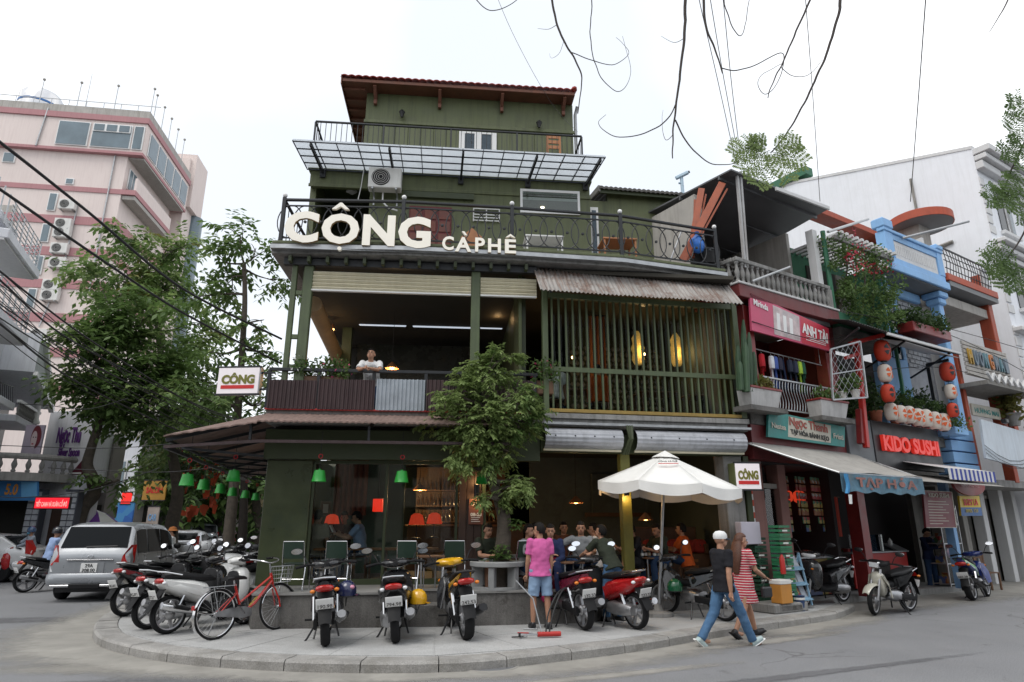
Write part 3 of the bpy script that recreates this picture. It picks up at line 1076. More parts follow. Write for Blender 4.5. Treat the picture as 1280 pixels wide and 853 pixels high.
for i in range(NU+1):
 P('canopy_bar',M['iron_blue'],cafe,lambda b:b.beam(cp(i/NU,0),cp(i/NU,1),.018,.03,up))
for j in range(NV+1):
 P('canopy_purlin',M['iron_blue'],cafe,lambda b:b.beam(cp(0,j/NV)-up*.025,cp(1,j/NV)-up*.025,.03,.018,up))
for u in(.055,.3,.535,.775,.985):
 ar=P('canopy_arm',M['iron'],cafe,lambda b:b.beam(cp(u,-.04)-up*.08,cp(u,.97)-up*.055,.05,.09,up))
 P('wall_plate',M['iron'],ar,lambda b:b.box(cp(u,0)+Vector((0,.02,-.1)),(.13,.06,.22)))
# ---- fourth storey
W4Y=3.4
w4l,w4r=F1.X(458,130,W4Y),F1.X(716,150,W4Y)
ZE=F1.Z(600,118,W4Y)+.05
EY=2.95
ZE=(F1.px(428,96,EY)[1]+F1.px(719,126,EY)[1])/2+.017
cb('wall',M['green'],w4l,w4r,W4Y,W4Y+.2,Z4+.03,ZE)
cb('wall',M['green'],w4l,w4l+.2,W4Y+.201,7.4,Z4+.03,ZE)
cb('wall',M['green'],w4r-.2,w4r,W4Y+.201,7.4,Z4+.03,ZE)
zz=F1.Z(600,162,W4Y)
cb('wall_band',M['green'],w4l-.03,w4r+.03,W4Y-.05,W4Y-.001,zz,zz+.1,.01)
for i in range(16):
 x=w4l+.15+i*(w4r-w4l-.2)/16
 if F1.X(572,180,W4Y)-.2<x<F1.X(622,180,W4Y)+.05:continue
 cb('cladding_board',M['green'],x,x+(w4r-w4l-.2)/16-.025,W4Y-.022,W4Y-.002,Z4+.05,zz-.01,.005)
sx0,sz1=F1.px(574,165,W4Y);sx1,sz0=F1.px(621,187,W4Y)
sz0=Z4+.3
win=cb('window',M['white'],sx0,sx1,W4Y-.045,W4Y-.003,sz1-.06,sz1,.004)
bxp('frame',M['white'],win,sx0,sx1,W4Y-.045,W4Y-.003,sz0,sz0+.06,.004)
mid=(sx0+sx1)/2
for a,b_ in((sx0,sx0+.16),(mid-.1,mid+.1),(sx1-.16,sx1)):
 bxp('shutter_leaf',M['white'],win,a,b_,W4Y-.05,W4Y-.004,sz0+.062,sz1-.062,.004)
for a,b_ in((sx0+.165,mid-.105),(mid+.105,sx1-.165)):
 bxp('pane',M['glass_b'],win,a,b_,W4Y-.03,W4Y-.02,sz0+.062,sz1-.062)
 bxp('backing',M['dark'],win,a,b_,W4Y-.012,W4Y-.004,sz0+.062,sz1-.062)
 for j in range(5):
  bxp('window_bar',M['steel'],win,a+.02,b_-.02,W4Y-.045,W4Y-.035,sz0+.15+j*.16,sz0+.165+j*.16)
M['eave_wood']=mat('red_brown_eave',(.16,.06,.035),.6,var=.25,scale=3,streak=.3)
el=F1.px(428,96,EY);er=F1.px(719,126,EY)
ez=(el[1]+er[1])/2+.02
ex0,ex1=el[0],er[0]
roof=cb('roof',M['eave_wood'],ex0,ex1,EY,7.6,ez,ez+.1,.01)
for k in range(11):
 bxp('rafter',M['eave_wood'],roof,ex0+.02,w4l-.03,EY+.25+k*.45,EY+.33+k*.45,ez-.07,ez-.002)
bxp('fascia_board',M['eave_wood'],roof,ex0-.03,ex0-.002,EY-.02,7.6,ez-.09,ez+.13)
def tiles(u,v):
 x=ex0-.03+(ex1-ex0+.08)*u
 step=(v*14)%1.
 return(x,EY-.06+5.3*v,ez+.12+1.92*v+.035*abs(math.sin(u*34*PI))+.03*(1-step))
P('roof_tiles',M['tile_r'],roof,lambda b:b.grid(tiles,204,42,(0,0,-.02)),True,kind='stuff',angle=50)
P('ridge_end',M['tile_r'],roof,lambda b:[b.ell((ex1-.02,EY+.02+.22*i,ez+.2+.08*i),(.09,.14,.07),8,5)for i in range(6)],True,kind='stuff')
P('side_tiles',M['tile_r'],roof,lambda b:b.grid(lambda u,v:(ex0-.05+2.6*v,EY+(5.2-2.4*v)*u+2.4*v,ez+.12+1.*v+.035*abs(math.sin(u*24*PI))+.03*(1-(v*8)%1.)),120,24,(0,0,-.02)),True,kind='stuff',angle=50)
for px in(470,550,627,703):
 x=F1.X(px,125,W4Y)
 P('eave_bracket',M['eave_wood'],roof,lambda b:(b.beam((x,W4Y-.06,ez-.3),(x,W4Y-.4,ez-.04),.08,.08),b.bx(x-.045,x+.045,W4Y-.13,W4Y-.02,ez-.42,ez-.003,.01)))
for px,py in((503,145),(673,158)):
 x,z=F1.px(px,py,W4Y)
 P('wall_lamp',M['black'],cafe,lambda b:(b.bx(x-.03,x+.03,W4Y-.1,W4Y-.002,z-.02,z+.02),b.lathe([(.03,-.14),(.07,-.02),(.09,.02),(.02,.1)],8,(x,W4Y-.14,z))),True)
x=F1.X(720,160,W4Y-.3)
P('downpipe',M['steel'],cafe,lambda b:b.tube([(x+.1,W4Y-.1,ez-.1),(x+.06,W4Y+.05,ez-.3),(x+.06,W4Y+.05,Z4)],.05,8),True)
# ---- annex to the right of the third storey
AX0,AX1=w3r+.06,F1.X(866,262,2.6)
az=F1.Z(800,236,2.3)
cb('annex_wall',M['green'],AX0+.55,AX1,2.6,2.8,Z3,az-.02)
cb('annex_wall',M['green'],AX0,AX0+.55,2.601,2.8,Z3,az-.25)
def at2(u,v):
 return(AX0+.28+(AX1-AX0-.12)*u,2.32+3.2*v,az+.02-.1*u+.9*v+.03*abs(math.sin(u*22*PI)))
M['tile_g']=mat('grey_tile',(.09,.085,.08),.8,var=.3,scale=5)
P('annex_roof',M['tile_g'],cafe,lambda b:b.grid(at2,110,6,(0,0,-.07)),True,angle=60)
P('annex_eave',M['eave_wood']if False else M['green_d'],cafe,lambda b:b.beam((AX0+.3,2.42,az-.06),(AX1+.1,2.42,az-.14),.06,.12))
P('annex_verge',M['conc'],cafe,lambda b:b.beam((AX0+.28,2.34,az-.02),(AX0+.05,5.2,az+.9-.5),.06,.16))
x0,z1=F1.px(737,258,2.5);x1,_=F1.px(745,258,2.5)
dw=cb('annex_door',M['white'],x0,x1+.06,2.54,2.598,Z3+.05,z1,.004)
bxp('pane',M['glass_b'],dw,x0+.06,x1,2.52,2.538,Z3+.5,z1-.1)
# ---- roof terrace railing: posts, rails, overlapping iron hoops with rosettes
rl=[Vector((p.x,p.y,0))for p in rail_l]
ring_src=MB().ring((0,0,0),.25,.36,.012,22,5).mesh('hoop')
ros_src=MB().lathe([(0.,-.02),(.03,-.014),(.034,0),(.03,.014),(0.,.02)],8,M=Matrix.Rotation(R(90),3,'X')).mesh('rosette')
for i in range(len(rl)-1):
 a,b=rl[i],rl[i+1]
 d=(b-a);L=d.length;d.normalize()
 an=math.atan2(d.y,d.x)
 rt=P('railing',M['iron'],cafe,lambda q:q.beam((a.x,a.y,RT),(b.x,b.y,RT),.07,.045,ch=.006))
 for z in(7.22,7.93):
  P('rail',M['iron'],rt,lambda q:q.beam((a.x,a.y,z),(b.x,b.y,z),.03,.025))
 n=max(3,int(L/.3))
 for j in range(n):
  p=a+d*((j+.5)*L/n)
  o=link('hoop',ring_src,M['iron'],rt);o.location=(p.x,p.y,7.575);o.rotation_euler=(0,0,an)
  o=link('rosette',ros_src,M['iron'],rt);o.location=(p.x,p.y,7.575);o.rotation_euler=(0,0,an)
 if i==0:
  c=F1.loc(at(357,300,15.));c=Vector((a.x+.05,2.,0))
  r2=P('railing',M['iron'],cafe,lambda q:q.beam((a.x,a.y,RT),(c.x,c.y,RT),.05,.04))
  for k in range(9):
   p=a.lerp(c,(k+.5)/9)
   P('baluster',M['iron'],r2,lambda q:q.beam((p.x,p.y,Z3),(p.x,p.y,RT-.03),.015,.015))
for p in rl:
 po=P('railing_post',M['iron'],cafe,lambda q:q.box((p.x,p.y,7.6),(.075,.075,1.02),ch=.008))
 P('finial',M['white'],po,lambda q:q.ell((p.x,p.y,8.16),.05,10,8),True)
# ---- fourth-floor railing
y4=W3Y-.02
f4l,f4r=F1.X(395,150,y4),F1.X(727,172,y4)
z4t=(F1.Z(395,149,y4)+F1.Z(727,172,y4))/2
r4=cb('upper_railing',M['iron'],f4l,f4r,y4-.025,y4+.025,z4t-.04,z4t,.005)
bxp('rail',M['iron'],r4,f4l,f4r,y4-.012,y4+.012,Z4+.16,Z4+.19)
n=52
bs=None
for i in range(n+1):
 x=f4l+(f4r-f4l)*i/n
 thick=.04 if i%13==0 else .014
 if bs is None or thick>.02:
  bs2=bxp('baluster',M['iron'],r4,-thick/2,thick/2,-thick/2,thick/2,Z4+.04,z4t-.041)
  bs2.location=(x,y4,0)
  if thick<.02:bs=bs2
  if bs is None and i==0:
   bs=bxp('baluster',M['iron'],r4,-.007,.007,-.007,.007,Z4+.04,z4t-.041);bs.location=(x+.06,y4,0)
 else:
  inst('baluster',bs,r4,(x,y4,0))
for sx in(f4l,f4r):
 bxp('side_rail',M['iron'],r4,sx-.02,sx+.02,y4+.026,y4+1.3,z4t-.04,z4t)
 for k in range(6):
  bxp('baluster',M['iron'],r4,sx-.007,sx+.007,y4+.2+k*.2,y4+.214+k*.2,Z4+.04,z4t-.041)
# ---- balcony of the second storey: rail and brown ribbed cladding
bl,br=F1.X(335,490),-.05
br_=cb('balcony_railing',M['iron'],bl,br,-.09,-.03,4.5,4.56,.006)
for px in(336,398,467,532,600,668):
 x=F1.X(px,490)
 bxp('post',M['iron'],br_,x-.03,x+.03,-.085,-.035,Z2-.04,4.5)
bxp('rail',M['red'],br_,bl,br,-.1,-.04,Z2-.045,Z2-.015)
M['grey_sheet']=mat('pale_grey_sheet',(.36,.4,.44),.5,var=.2,scale=3,streak=.3)
def ribbed(x0,x1,z0,z1,y,m,name,parent,pitch=.075,amp=.012):
 n=max(8,int((x1-x0)/pitch*4))
 def f(u,v):
  ph=(u*(x1-x0)/pitch)%1.
  return(x0+(x1-x0)*u,y-(amp if ph<.5 else-amp),z0+(z1-z0)*v)
 return MB().grid(f,n,1,(0,.004,0)).build(name,m,parent)
cuts=[336,398,470,532,560,600,668]
for i in range(len(cuts)-1):
 x0,x1=F1.X(cuts[i],490)+.02,F1.X(cuts[i+1],490)-.01
 m_=M['grey_sheet']if cuts[i]==470 else M['brown_sheet']
 ribbed(x0,x1,Z2-.03,F1.Z(cuts[i],476)+random.uniform(-.01,.01),-.115,m_,'cladding_sheet',br_)
# ---- tiled awning over the shopfront, with its left wing along the side street
M['awn_under']=mat('awning_underside',(.07,.068,.06),.7,var=.2)
AF=-.95
ax0,ax1=F1.X(322,524,AF),F1.X(640,540,AF)
zf_=F1.Z(450,530,AF)
za_=3.66
aw=thing('tiled_awning','brown tiled lean-to awning over the shopfront, wrapping round the left corner','awning',F1.o,F1.a)
def awn(u,v):
 x=-5.16+(ax1+5.16)*u
 xx=x if u>0 else x
 xs=ax0+(ax1-ax0)*u
 X=x+(xs-x)*v
 return(X,0.+AF*v-.035,za_+(zf_-za_)*v+.02*abs(math.sin((X)*2*PI/.21))+.02*(1-(v*4)%1.))
P('tiles',M['tile_b'],aw,lambda b:b.grid(awn,150,16,(0,0,-.025)),True,kind='stuff',angle=60)
outer0,outer1=F1.loc((-5.95,10.95,0)),F1.loc((-8.2,20.5,0))
wall0,wall1=Vector((-5.17,0.,0)),F1.loc((-6.3,21.,0))
fc=Vector((ax0,AF-.035,0))
zo=F1.Z(238,545,outer0.y)
def wing(u,v):
 a=wall0.lerp(wall1,v);b=(outer0.lerp(outer1,v))
 p=a.lerp(b,u)
 return(p.x,p.y,za_+(zo-za_)*u+.02*abs(math.sin(v*42*PI)))
P('wing_tiles',M['tile_b'],aw,lambda b:b.grid(wing,8,130,(0,0,-.025)),True,kind='stuff',angle=60)
P('corner_tiles',M['tile_b'],aw,lambda b:b.grid(lambda u,v:Vector((wall0.x,wall0.y-.035,za_)).lerp(Vector((outer0.x,outer0.y,zo)).lerp(Vector((fc.x,fc.y,zf_)),u),v)+Vector((0,0,.018*abs(math.sin(u*7*PI)))),24,8,(0,0,-.025)),True,kind='stuff',angle=60)
P('front_beam',M['brown_sheet'],aw,lambda b:b.beam((fc.x,AF+.15,zf_-.3),(ax1,AF+.15,zf_-.3),.05,.05))
P('front_beam',M['brown_sheet'],aw,lambda b:b.beam((fc.x+.005,AF+.149,zf_-.3),(outer0.x,outer0.y+.1,zo-.18),.05,.05))
P('edge_beam',M['iron'],aw,lambda b:b.beam((outer0.x,outer0.y+.1,zo-.18),(outer1.x,outer1.y,zo-.18),.05,.06))
P('edge_beam',M['iron'],aw,lambda b:b.beam((outer0.x+.02,outer0.y+.1,zo-.06),(outer1.x+.02,outer1.y,zo-.06),.04,.04))
for t in(0.,.12,.26,.42,.6,.8):
 a=wall0.lerp(wall1,t);b_=outer0.lerp(outer1,t)
 P('rafter',M['iron'],aw,lambda b:b.beam((a.x,a.y+.06,za_-.06),(b_.x+.02,b_.y+.06,zo-.07),.05,.06))
 P('strut',M['iron'],aw,lambda b:b.beam((a.x+.02,a.y+.06,za_-.75),(b_.x+.3,b_.y+.06,zo-.2),.04,.04))
for px in(310,460,585):
 x=F1.X(px,540,AF)
 P('hanger',M['iron'],aw,lambda b:b.beam((x,AF+.15,zf_-.28),(x,AF+.15,zf_-.03),.04,.04))
 P('rafter',M['iron'],aw,lambda b:b.beam((x,AF+.1,zf_-.05),(x,.05,za_-.08),.04,.05))
# ---- green enamel pendant lamps
M['lampgreen']=mat('green_lampshade',(.03,.36,.05),.35,var=.12,scale=8)
M['red_hook']=mat('red_ribbon',(.5,.02,.03),.6,var=.1)
def green_lamp(p,ztop,label,s=1.):
 t=thing('pendant_lamp',label,'lamp',p,0,'green pendant lamps under the awning')
 prof=[(.128,-.1),(.124,-.095),(.105,0),(.088,.095),(.02,.1),(.02,.12)]
 P('shade',M['lampgreen'],t,lambda b:b.lathe([(r*s,z*s)for r,z in prof],24,cap=False),True)
 P('cord',M['cable'],t,lambda b:b.cyl((0,0,.1*s),(0,0,ztop-p[2]),.006,n=5))
 P('bulb',M['white'],t,lambda b:b.ell((0,0,-.02),.04*s,8,6),True)
 P('hook',M['red_hook'],t,lambda b:b.ring((0,0,.34),.035,.035,.008,12,5))
 return t
p=F1.P(399,595,-.55);green_lamp(F1.w(*p),3.3,'green pendant lampshade before the shop window, nearer the corner pillar')
p=F1.P(502,596,-.55);green_lamp(F1.w(*p),3.3,'green pendant lampshade before the middle of the shop window')
p=F1.P(603,598,-.3);green_lamp(F1.w(*p),3.2,'green pendant lampshade half hidden behind the small tree')
wing_l=[((234,600),11.5,'green pendant lampshade at the outer tip of the awning wing'),((255,606),13.1,'second green pendant lampshade from the tip of the awning wing'),((276,611),14.9,'third green pendant lampshade from the tip of the awning wing'),((291,615),16.3,'fourth green pendant lampshade, under the big one on the wing'),((307,618),17.8,'fifth green pendant lampshade from the tip of the awning wing'),((320,621),19.4,'farthest and smallest green pendant lampshade under the awning wing'),((292,595),11.9,'largest green pendant lampshade, inside the awning wing')]
for(x,y),Y,lab in wing_l:
 q=at(x,y,Y);green_lamp(q,zo+.1,lab,1.)
# ---- big white letters on the railing
M['letter']=mat('white_acrylic_letter',(.85,.81,.72),.35,var=.04,scale=3,emit=(1.,.92,.78),estr=.1)
M['letter_side']=mat('letter_side_wood',(.35,.23,.1),.5,var=.2)
sign=fthing(F1,'cafe_sign','big white block letters of the cafe name on the roof terrace railing','sign')
sy=rl[0].y-.34
def letter(ch,px0,px1,py0,py1,y,bold=.042):
 x0,z1=F1.px(px0,py0,y);x1,z0=F1.px(px1,py1,y)
 me=text_mesh(ch,1.,.07,bold)
 xs=[v.co.x for v in me.vertices];zs=[v.co.z for v in me.vertices]
 kx=(x1-x0)/(max(xs)-min(xs));kz=(z1-z0)/(max(zs)-min(zs))
 me.transform(Matrix.Translation((-(max(xs)+min(xs))/2,0,-min(zs))))
 me.transform(Matrix.Diagonal((kx,1,kz,1)))
 me.polygons.foreach_set('material_index',[0 if p.normal.y<-.5 else 1 for p in me.polygons])
 o=link('letter',me,[M['letter'],M['letter_side']],sign)
 o.location=((x0+x1)/2,y,z0)
 return o
letter('C',358,397,264,305,sy)
letter('O',404,448,267,307,sy)
letter('N',455,493,269,309,sy)
letter('G',499,538,271,312,sy)
def circ(px0,px1,py0,py1,y):
 x0,z1=F1.px(px0,py0,y);x1,z0=F1.px(px1,py1,y)
 c=((x0+x1)/2,(z0+z1)/2)
 return x0,x1,z0,z1,c
x0,x1,z0,z1,c=circ(416,437,254,263,sy)
P('accent',M['letter'],sign,lambda b:b.prism([(x0,z0),(c[0]-.02,z1),(c[0]+.02,z1),(x1,z0),(x1-.08,z0),(c[0],z0+(z1-z0)*.45),(x0+.08,z0)],sy-.035,sy+.035,'y'))
x0,x1,z0,z1,c=circ(422,427,309,314,sy)
P('dot',M['letter'],sign,lambda b:b.lathe([(.04,-.035),(.04,.035)],14,(c[0],sy,c[1]),Matrix.Rotation(R(90),3,'X')))
for ch,a,b_,t,e in(('C',553,567,296,314),('A',569,589,297,316),('P',594,606,298,316),('H',610,626,299,317),('E',631,645,300,318)):
 letter(ch,a,b_,t,e,sy,.03)
x0,x1,z0,z1,c=circ(577,585,290,295,sy)
P('accent',M['letter'],sign,lambda b:b.prism([(c[0]-.06,z1),(c[0]-.01,z1),(c[0]+.05,z0),(c[0]+0.,z0)],sy-.03,sy+.03,'y'))
x0,x1,z0,z1,c=circ(632,644,293,298,sy)
P('accent',M['letter'],sign,lambda b:b.prism([(x0,z0),(c[0],z1),(x1,z0),(x1-.04,z0),(c[0],z0+.03),(x0+.04,z0)],sy-.03,sy+.03,'y'))
P('mount_rail',M['steel'],sign,lambda b:b.beam((F1.X(356,312,sy),sy+.06,F1.Z(356,309,sy)+.02),(F1.X(650,322,sy),sy+.06,F1.Z(650,319,sy)+.02),.03,.04))
# ---- small light boxes
M['lightbox']=mat('pale_light_box',(.8,.74,.76),.4,var=.03,emit=(1,.93,.95),estr=.15)
M['sign_olive']=mat('olive_ink',(.17,.16,.02),.5,var=.05)
M['sign_red']=mat('red_ink',(.58,.02,.02),.5,var=.05)
def light_box(px0,px1,py0,py1,Y,rz,label,side=M['steel'],depth=.14,arm=None):
 a=at((px0+px1)/2,(py0+py1)/2,Y)
 w=(px1-px0)/FPX*Y*1.03/math.cos(rz);h=(py1-py0)/FPX*Y*.99
 t=thing('light_box_sign',label,'sign',a,rz)
 bxp('box',side,t,-w/2,w/2,.005,depth,-h/2,h/2,.008)
 bxp('face',M['lightbox'],t,-w/2+.015,w/2-.015,-.012,.004,-h/2+.015,h/2-.015,.003)
 lettering('CÔNG',h*.42,M['sign_olive'],t,(0,-.018,h*.08),.008,.012,1.,width=w*.78)
 bxp('red_bar',M['sign_red'],t,-w*.39,w*.39,-.02,-.013,-h*.3,-h*.17)
 bxp('frame',M['iron'],t,-w/2-.015,w/2+.015,-.016,.02,h/2-.014,h/2+.016)
 bxp('frame',M['iron'],t,-w/2-.015,w/2+.015,-.016,.02,-h/2-.016,-h/2+.014)
 if arm:
  for z in(h*.3,-h*.3):
   P('bracket',M['iron'],t,lambda b:b.beam((w/2,depth/2,z),(w/2+arm,depth/2,z),.03,.03))
 return t
light_box(271,325,458,494,11.75,R(-4),'square white light box sign projecting from the balcony corner',arm=.25)
light_box(919,951,579,612,12.9,R(6),'small white light box sign with olive side beside the crates',side=mat('olive_side',(.1,.12,.05),.5,var=.1),depth=.3)
# ---- air conditioner on the third-storey wall
M['ac_white']=mat('ac_casing',(.68,.67,.64),.45,var=.1,scale=3,streak=.3,streak_col=(.4,.38,.34))
def ac_unit(loc,rz,label,s=1.,group='air conditioner outdoor units',brackets=True):
 t=thing('air_conditioner',label,'air conditioner',loc,rz,group)
 bxp('casing',M['ac_white'],t,-.42*s,.42*s,-.15*s,.15*s,0,.58*s,.02*s)
 f=P('fan_grille',M['plast'],t,lambda b:b.lathe([(.235*s,0),(.235*s,.015*s),(.21*s,.02*s)],24,(-.1*s,-.152*s,.29*s),Matrix.Rotation(R(90),3,'X')))
 for r_ in(.06,.11,.16,.21):
  P('grille_ring',M['ac_white'],f,lambda b:b.ring((-.1*s,-.178*s,.29*s),r_*s,r_*s,.006*s,20,4))
 if brackets:
  for x in(-.3,.3):
   P('bracket',M['steel'],t,lambda b:(b.bx((x-.02)*s,(x+.02)*s,-.16*s,.3*s,-.05*s,-.001),b.bx((x-.02)*s,(x+.02)*s,.26*s,.3*s,-.3*s,-.05*s)))
 return t
p=F1.P(481,237,W3Y-.32)
ac=ac_unit(F1.w(p.x,W3Y-.32,p.z-.02),F1.a,'white outdoor unit on the olive wall above the sign',.92)
P('hose',M['white'],ac,lambda b:b.tube([(-.05,.1,-.02),(-.05,.12,-.25),(.1,.12,-.4),(.3,.2,-.42)],.02,6),True)
P('hose',M['white'],ac,lambda b:b.tube([(-.55,.2,.75),(-.6,.25,.2),(-.66,.26,-.2)],.012,5),True)
M['note']=mat('white_note',(.7,.7,.68),.6,var=.1)
t=fthing(F1,'wall_rack','white barred rack fixed on the olive wall behind the railing','rack')
x0,z1=F1.px(592,262,W3Y);x1,z0=F1.px(624,278,W3Y)
for i in range(5):
 bxp('bar',M['note'],t,x0,x1,W3Y-.06,W3Y-.04,z0+i*(z1-z0)/4-.012,z0+i*(z1-z0)/4+.012)
for x in(x0,(x0+x1)/2,x1):
 bxp('upright',M['note'],t,x-.015,x+.015,W3Y-.04,W3Y-.002,z0-.02,z1+.02)
def low_table(px0,px1,pyt,Y,m,label,zb=Z3):
 x0,z1=F1.px(px0,pyt,Y);x1=F1.X(px1,pyt,Y)
 t=thing('low_table',label,'table',F1.w((x0+x1)/2,Y,zb),F1.a)
 w=x1-x0;h=z1-zb
 bxp('tabletop',m,t,-w/2,w/2,-.3,.3,h-.04,h,.006)
 bxp('shelf',m,t,-w/2+.03,w/2-.03,-.27,.27,h*.45,h*.45+.03)
 for sx in(-1,1):
  for sy_ in(-1,1):
   bxp('leg',m,t,sx*(w/2-.04)-.02,sx*(w/2-.04)+.02,sy_*.26-.02,sy_*.26+.02,0,h-.04)
low_table(655,702,300,.9,M['note'],'white slatted low table behind the railing hoops')
low_table(750,792,303,1.2,M['wood_w'],'orange wooden low table near the annex door on the roof terrace')
t=fthing(F1,'wooden_crate','brown wooden gable frame behind the small white letters','frame')
x0,z0=F1.px(576,297,.8);x1,z1=F1.px(604,286,.8)
P('front',M['wood_w'],t,lambda b:b.prism([(x0,Z3+.02),(x1,Z3+.02),(x1,z0),((x0+x1)/2,z1),(x0,z0)],.78,.84,'y'))
P('side',M['wood_w'],t,lambda b:b.bx(x0,x0+.04,.841,1.2,Z3+.02,z0))
P('side',M['wood_w'],t,lambda b:b.bx(x1-.04,x1,.841,1.2,Z3+.02,z0))
t=fthing(F1,'patio_chair','orange wooden chair on the top balcony by the railing','chair')
x0,z1=F1.px(684,168,2.9);x1,z0=F1.px(700,188,2.9)
for i in range(3):
 bxp('back_slat',M['wood_w'],t,x0+.02,x1-.02,2.9,2.93,z1-.12-i*.16,z1-.02-i*.16)
for x in(x0,x1):
 bxp('leg',M['wood_w'],t,x-.025,x+.025,2.88,2.94,Z4+.03,z1)
 bxp('leg',M['wood_w'],t,x-.025,x+.025,2.45,2.5,Z4+.03,Z4+.5)
bxp('seat',M['wood_w'],t,x0,x1,2.45,2.9,Z4+.45,Z4+.49)
M['plank']=mat('red_brown_timber',(.33,.085,.04),.6,var=.25,scale=4,streak=.3)
def plank(p0,p1,w,label):
 t=thing('leaning_plank',label,'plank',(0,0,0),0,'timber planks leaning on the roof terrace corner')
 a=Vector(p0);b_=Vector(p1)
 t.location=a
 P('board',M['plank'],t,lambda b:b.beam((0,0,0),b_-a,w,.05,(.2,1,0),ch=.006))
 P('edge_strip',M['plank'],t,lambda b:b.beam(Vector((w*.62,.02,0)),(b_-a)+Vector((w*.62,.02,-.15)),.04,.05,(.2,1,0)))
plank(F1.w(*F1.P(853,326,.45)),F1.w(*F1.P(903,229,.75)),.17,'longest red-brown timber plank leaning at the roof terrace corner')
plank(F1.w(*F1.P(862,322,.6)),F1.w(*F1.P(877,236,.9)),.15,'shorter upright red-brown plank leaning on the terrace corner')
plank(F1.w(*F1.P(868,316,.75)),F1.w(*F1.P(870,250,1.)),.1,'thinnest red-brown plank behind the leaning pair')
t=thing('leaning_pole','thin pale metal pole leaning across the terrace railing','pole',F1.w(*F1.P(838,326,.3)))
P('shaft',M['steel'],t,lambda b:b.cyl((0,0,0),F1.w(*F1.P(852,289,1.2))+(F1.w(*F1.P(852,289,1.2))-t.location)*0.-t.location,.02,n=6),True)
t=thing('plastic_sack','crumpled bright blue plastic sack on the terrace corner','sack',F1.w(*F1.P(872,306,.5)))
mb=MB();mb.ell((0,0,0),(.17,.15,.22),16,12)
mb.v=[tuple(Vector(v)*(1+.25*mnoise.noise(Vector(v)*9)))for v in mb.v]
mb.build('sack',mat('blue_plastic',(.03,.16,.55),.35,var=.25,scale=8),t,True)
P('knot',t.children[0].data.materials[0],t,lambda b:b.lathe([(.04,.2),(.03,.24),(.06,.3)],8),True)
t=thing('plastic_drum','dark grey water drum behind the terrace corner railing','drum',F1.w(F1.X(880,320,.9),.9,Z3+.04))
P('drum',M['plast'],t,lambda b:b.lathe([(.3,0),(.32,.05),(.31,.25),(.33,.27),(.31,.3),(.32,.55),(.29,.6)],20),True)
P('lid',M['black'],t,lambda b:b.lathe([(.31,.6),(.31,.64),(.1,.66)],20),True)
t=thing('security_camera','pale blue security camera on a post above the annex roof','camera',F1.w(F1.X(853,236,2.8),2.8,az-.1))
hb=F1.Z(853,222,2.8)-az+.1
P('post',mat('pale_blue_metal',(.42,.55,.65),.4,var=.1),t,lambda b:(b.cyl((0,0,0),(0,0,hb),.045,n=10),b.cyl((-.09,0,hb*.78),(.02,0,hb*.78),.03,n=8)),True)
P('housing',t.children[0].data.materials[0],t,lambda b:b.beam((-.16,.02,hb-.02),(.17,-.1,hb+.1),.09,.1,ch=.02))
P('lens',M['black'],t,lambda b:b.cyl((.17,-.1,hb+.1),(.2,-.11,hb+.112),.035,n=10),True)
t=fthing(F1,'poster_board','red-brown chalk poster with white writing beside the entrance','poster')
x0,z1=F1.px(586,624,.17);x1,z0=F1.px(604,656,.17)
bxp('board',mat('brown_board',(.17,.06,.04),.6,var=.25,scale=5),t,x0,x1,.15,.18,z0,z1,.006)
lettering('CÀ PHÊ',.07,M['note'],t,((x0+x1)/2,.145,z1-.09),.004,width=(x1-x0)*.7)
lettering('08-23',.08,M['note'],t,((x0+x1)/2,.145,(z0+z1)/2-.05),.004,.004,width=(x1-x0)*.75)
for i in range(3):
 bxp('text_line',M['note'],t,x0+.05,x1-.06-.03*(i%2),.145,.149,z0+.05+i*.035,z0+.062+i*.035)
M['bulb']=mat('warm_bulb',(1,.8,.5),.4,var=0.,emit=(1.,.55,.2),estr=12)
def spot(fr,px,py,y,label,power=8):
 p=fr.P(px,py,y)
 t=thing('wall_lamp',label,'lamp',fr.w(p.x,p.y,p.z),fr.a)
 P('housing',M['black'],t,lambda b:(b.lathe([(.05,-.12),(.05,.1),(.03,.12)],12,cap=False),b.bx(-.015,.015,0,.1,-.02,.02)),True)
 P('bulb',M['bulb'],t,lambda b:b.ell((0,0,-.08),.032,8,6),True)
 li=bpy.data.lights.new('wall_lamp_light','POINT');li.energy=power;li.color=(1,.6,.25);li.shadow_soft_size=.04
 lo=bpy.data.objects.new('wall_lamp_light',li);COL.objects.link(lo);lo.parent=t;lo.location=(0,-.02,-.16)
 lu=bpy.data.objects.new('wall_lamp_light',li);COL.objects.link(lu);lu.parent=t;lu.location=(0,-.02,.16)
spot(F1,596,613,.06,'small black wall lamp lit warm above the poster',3)
spot(F2,783,612,.04,'small black wall lamp lit on the yellow-olive post under the parasol',4)
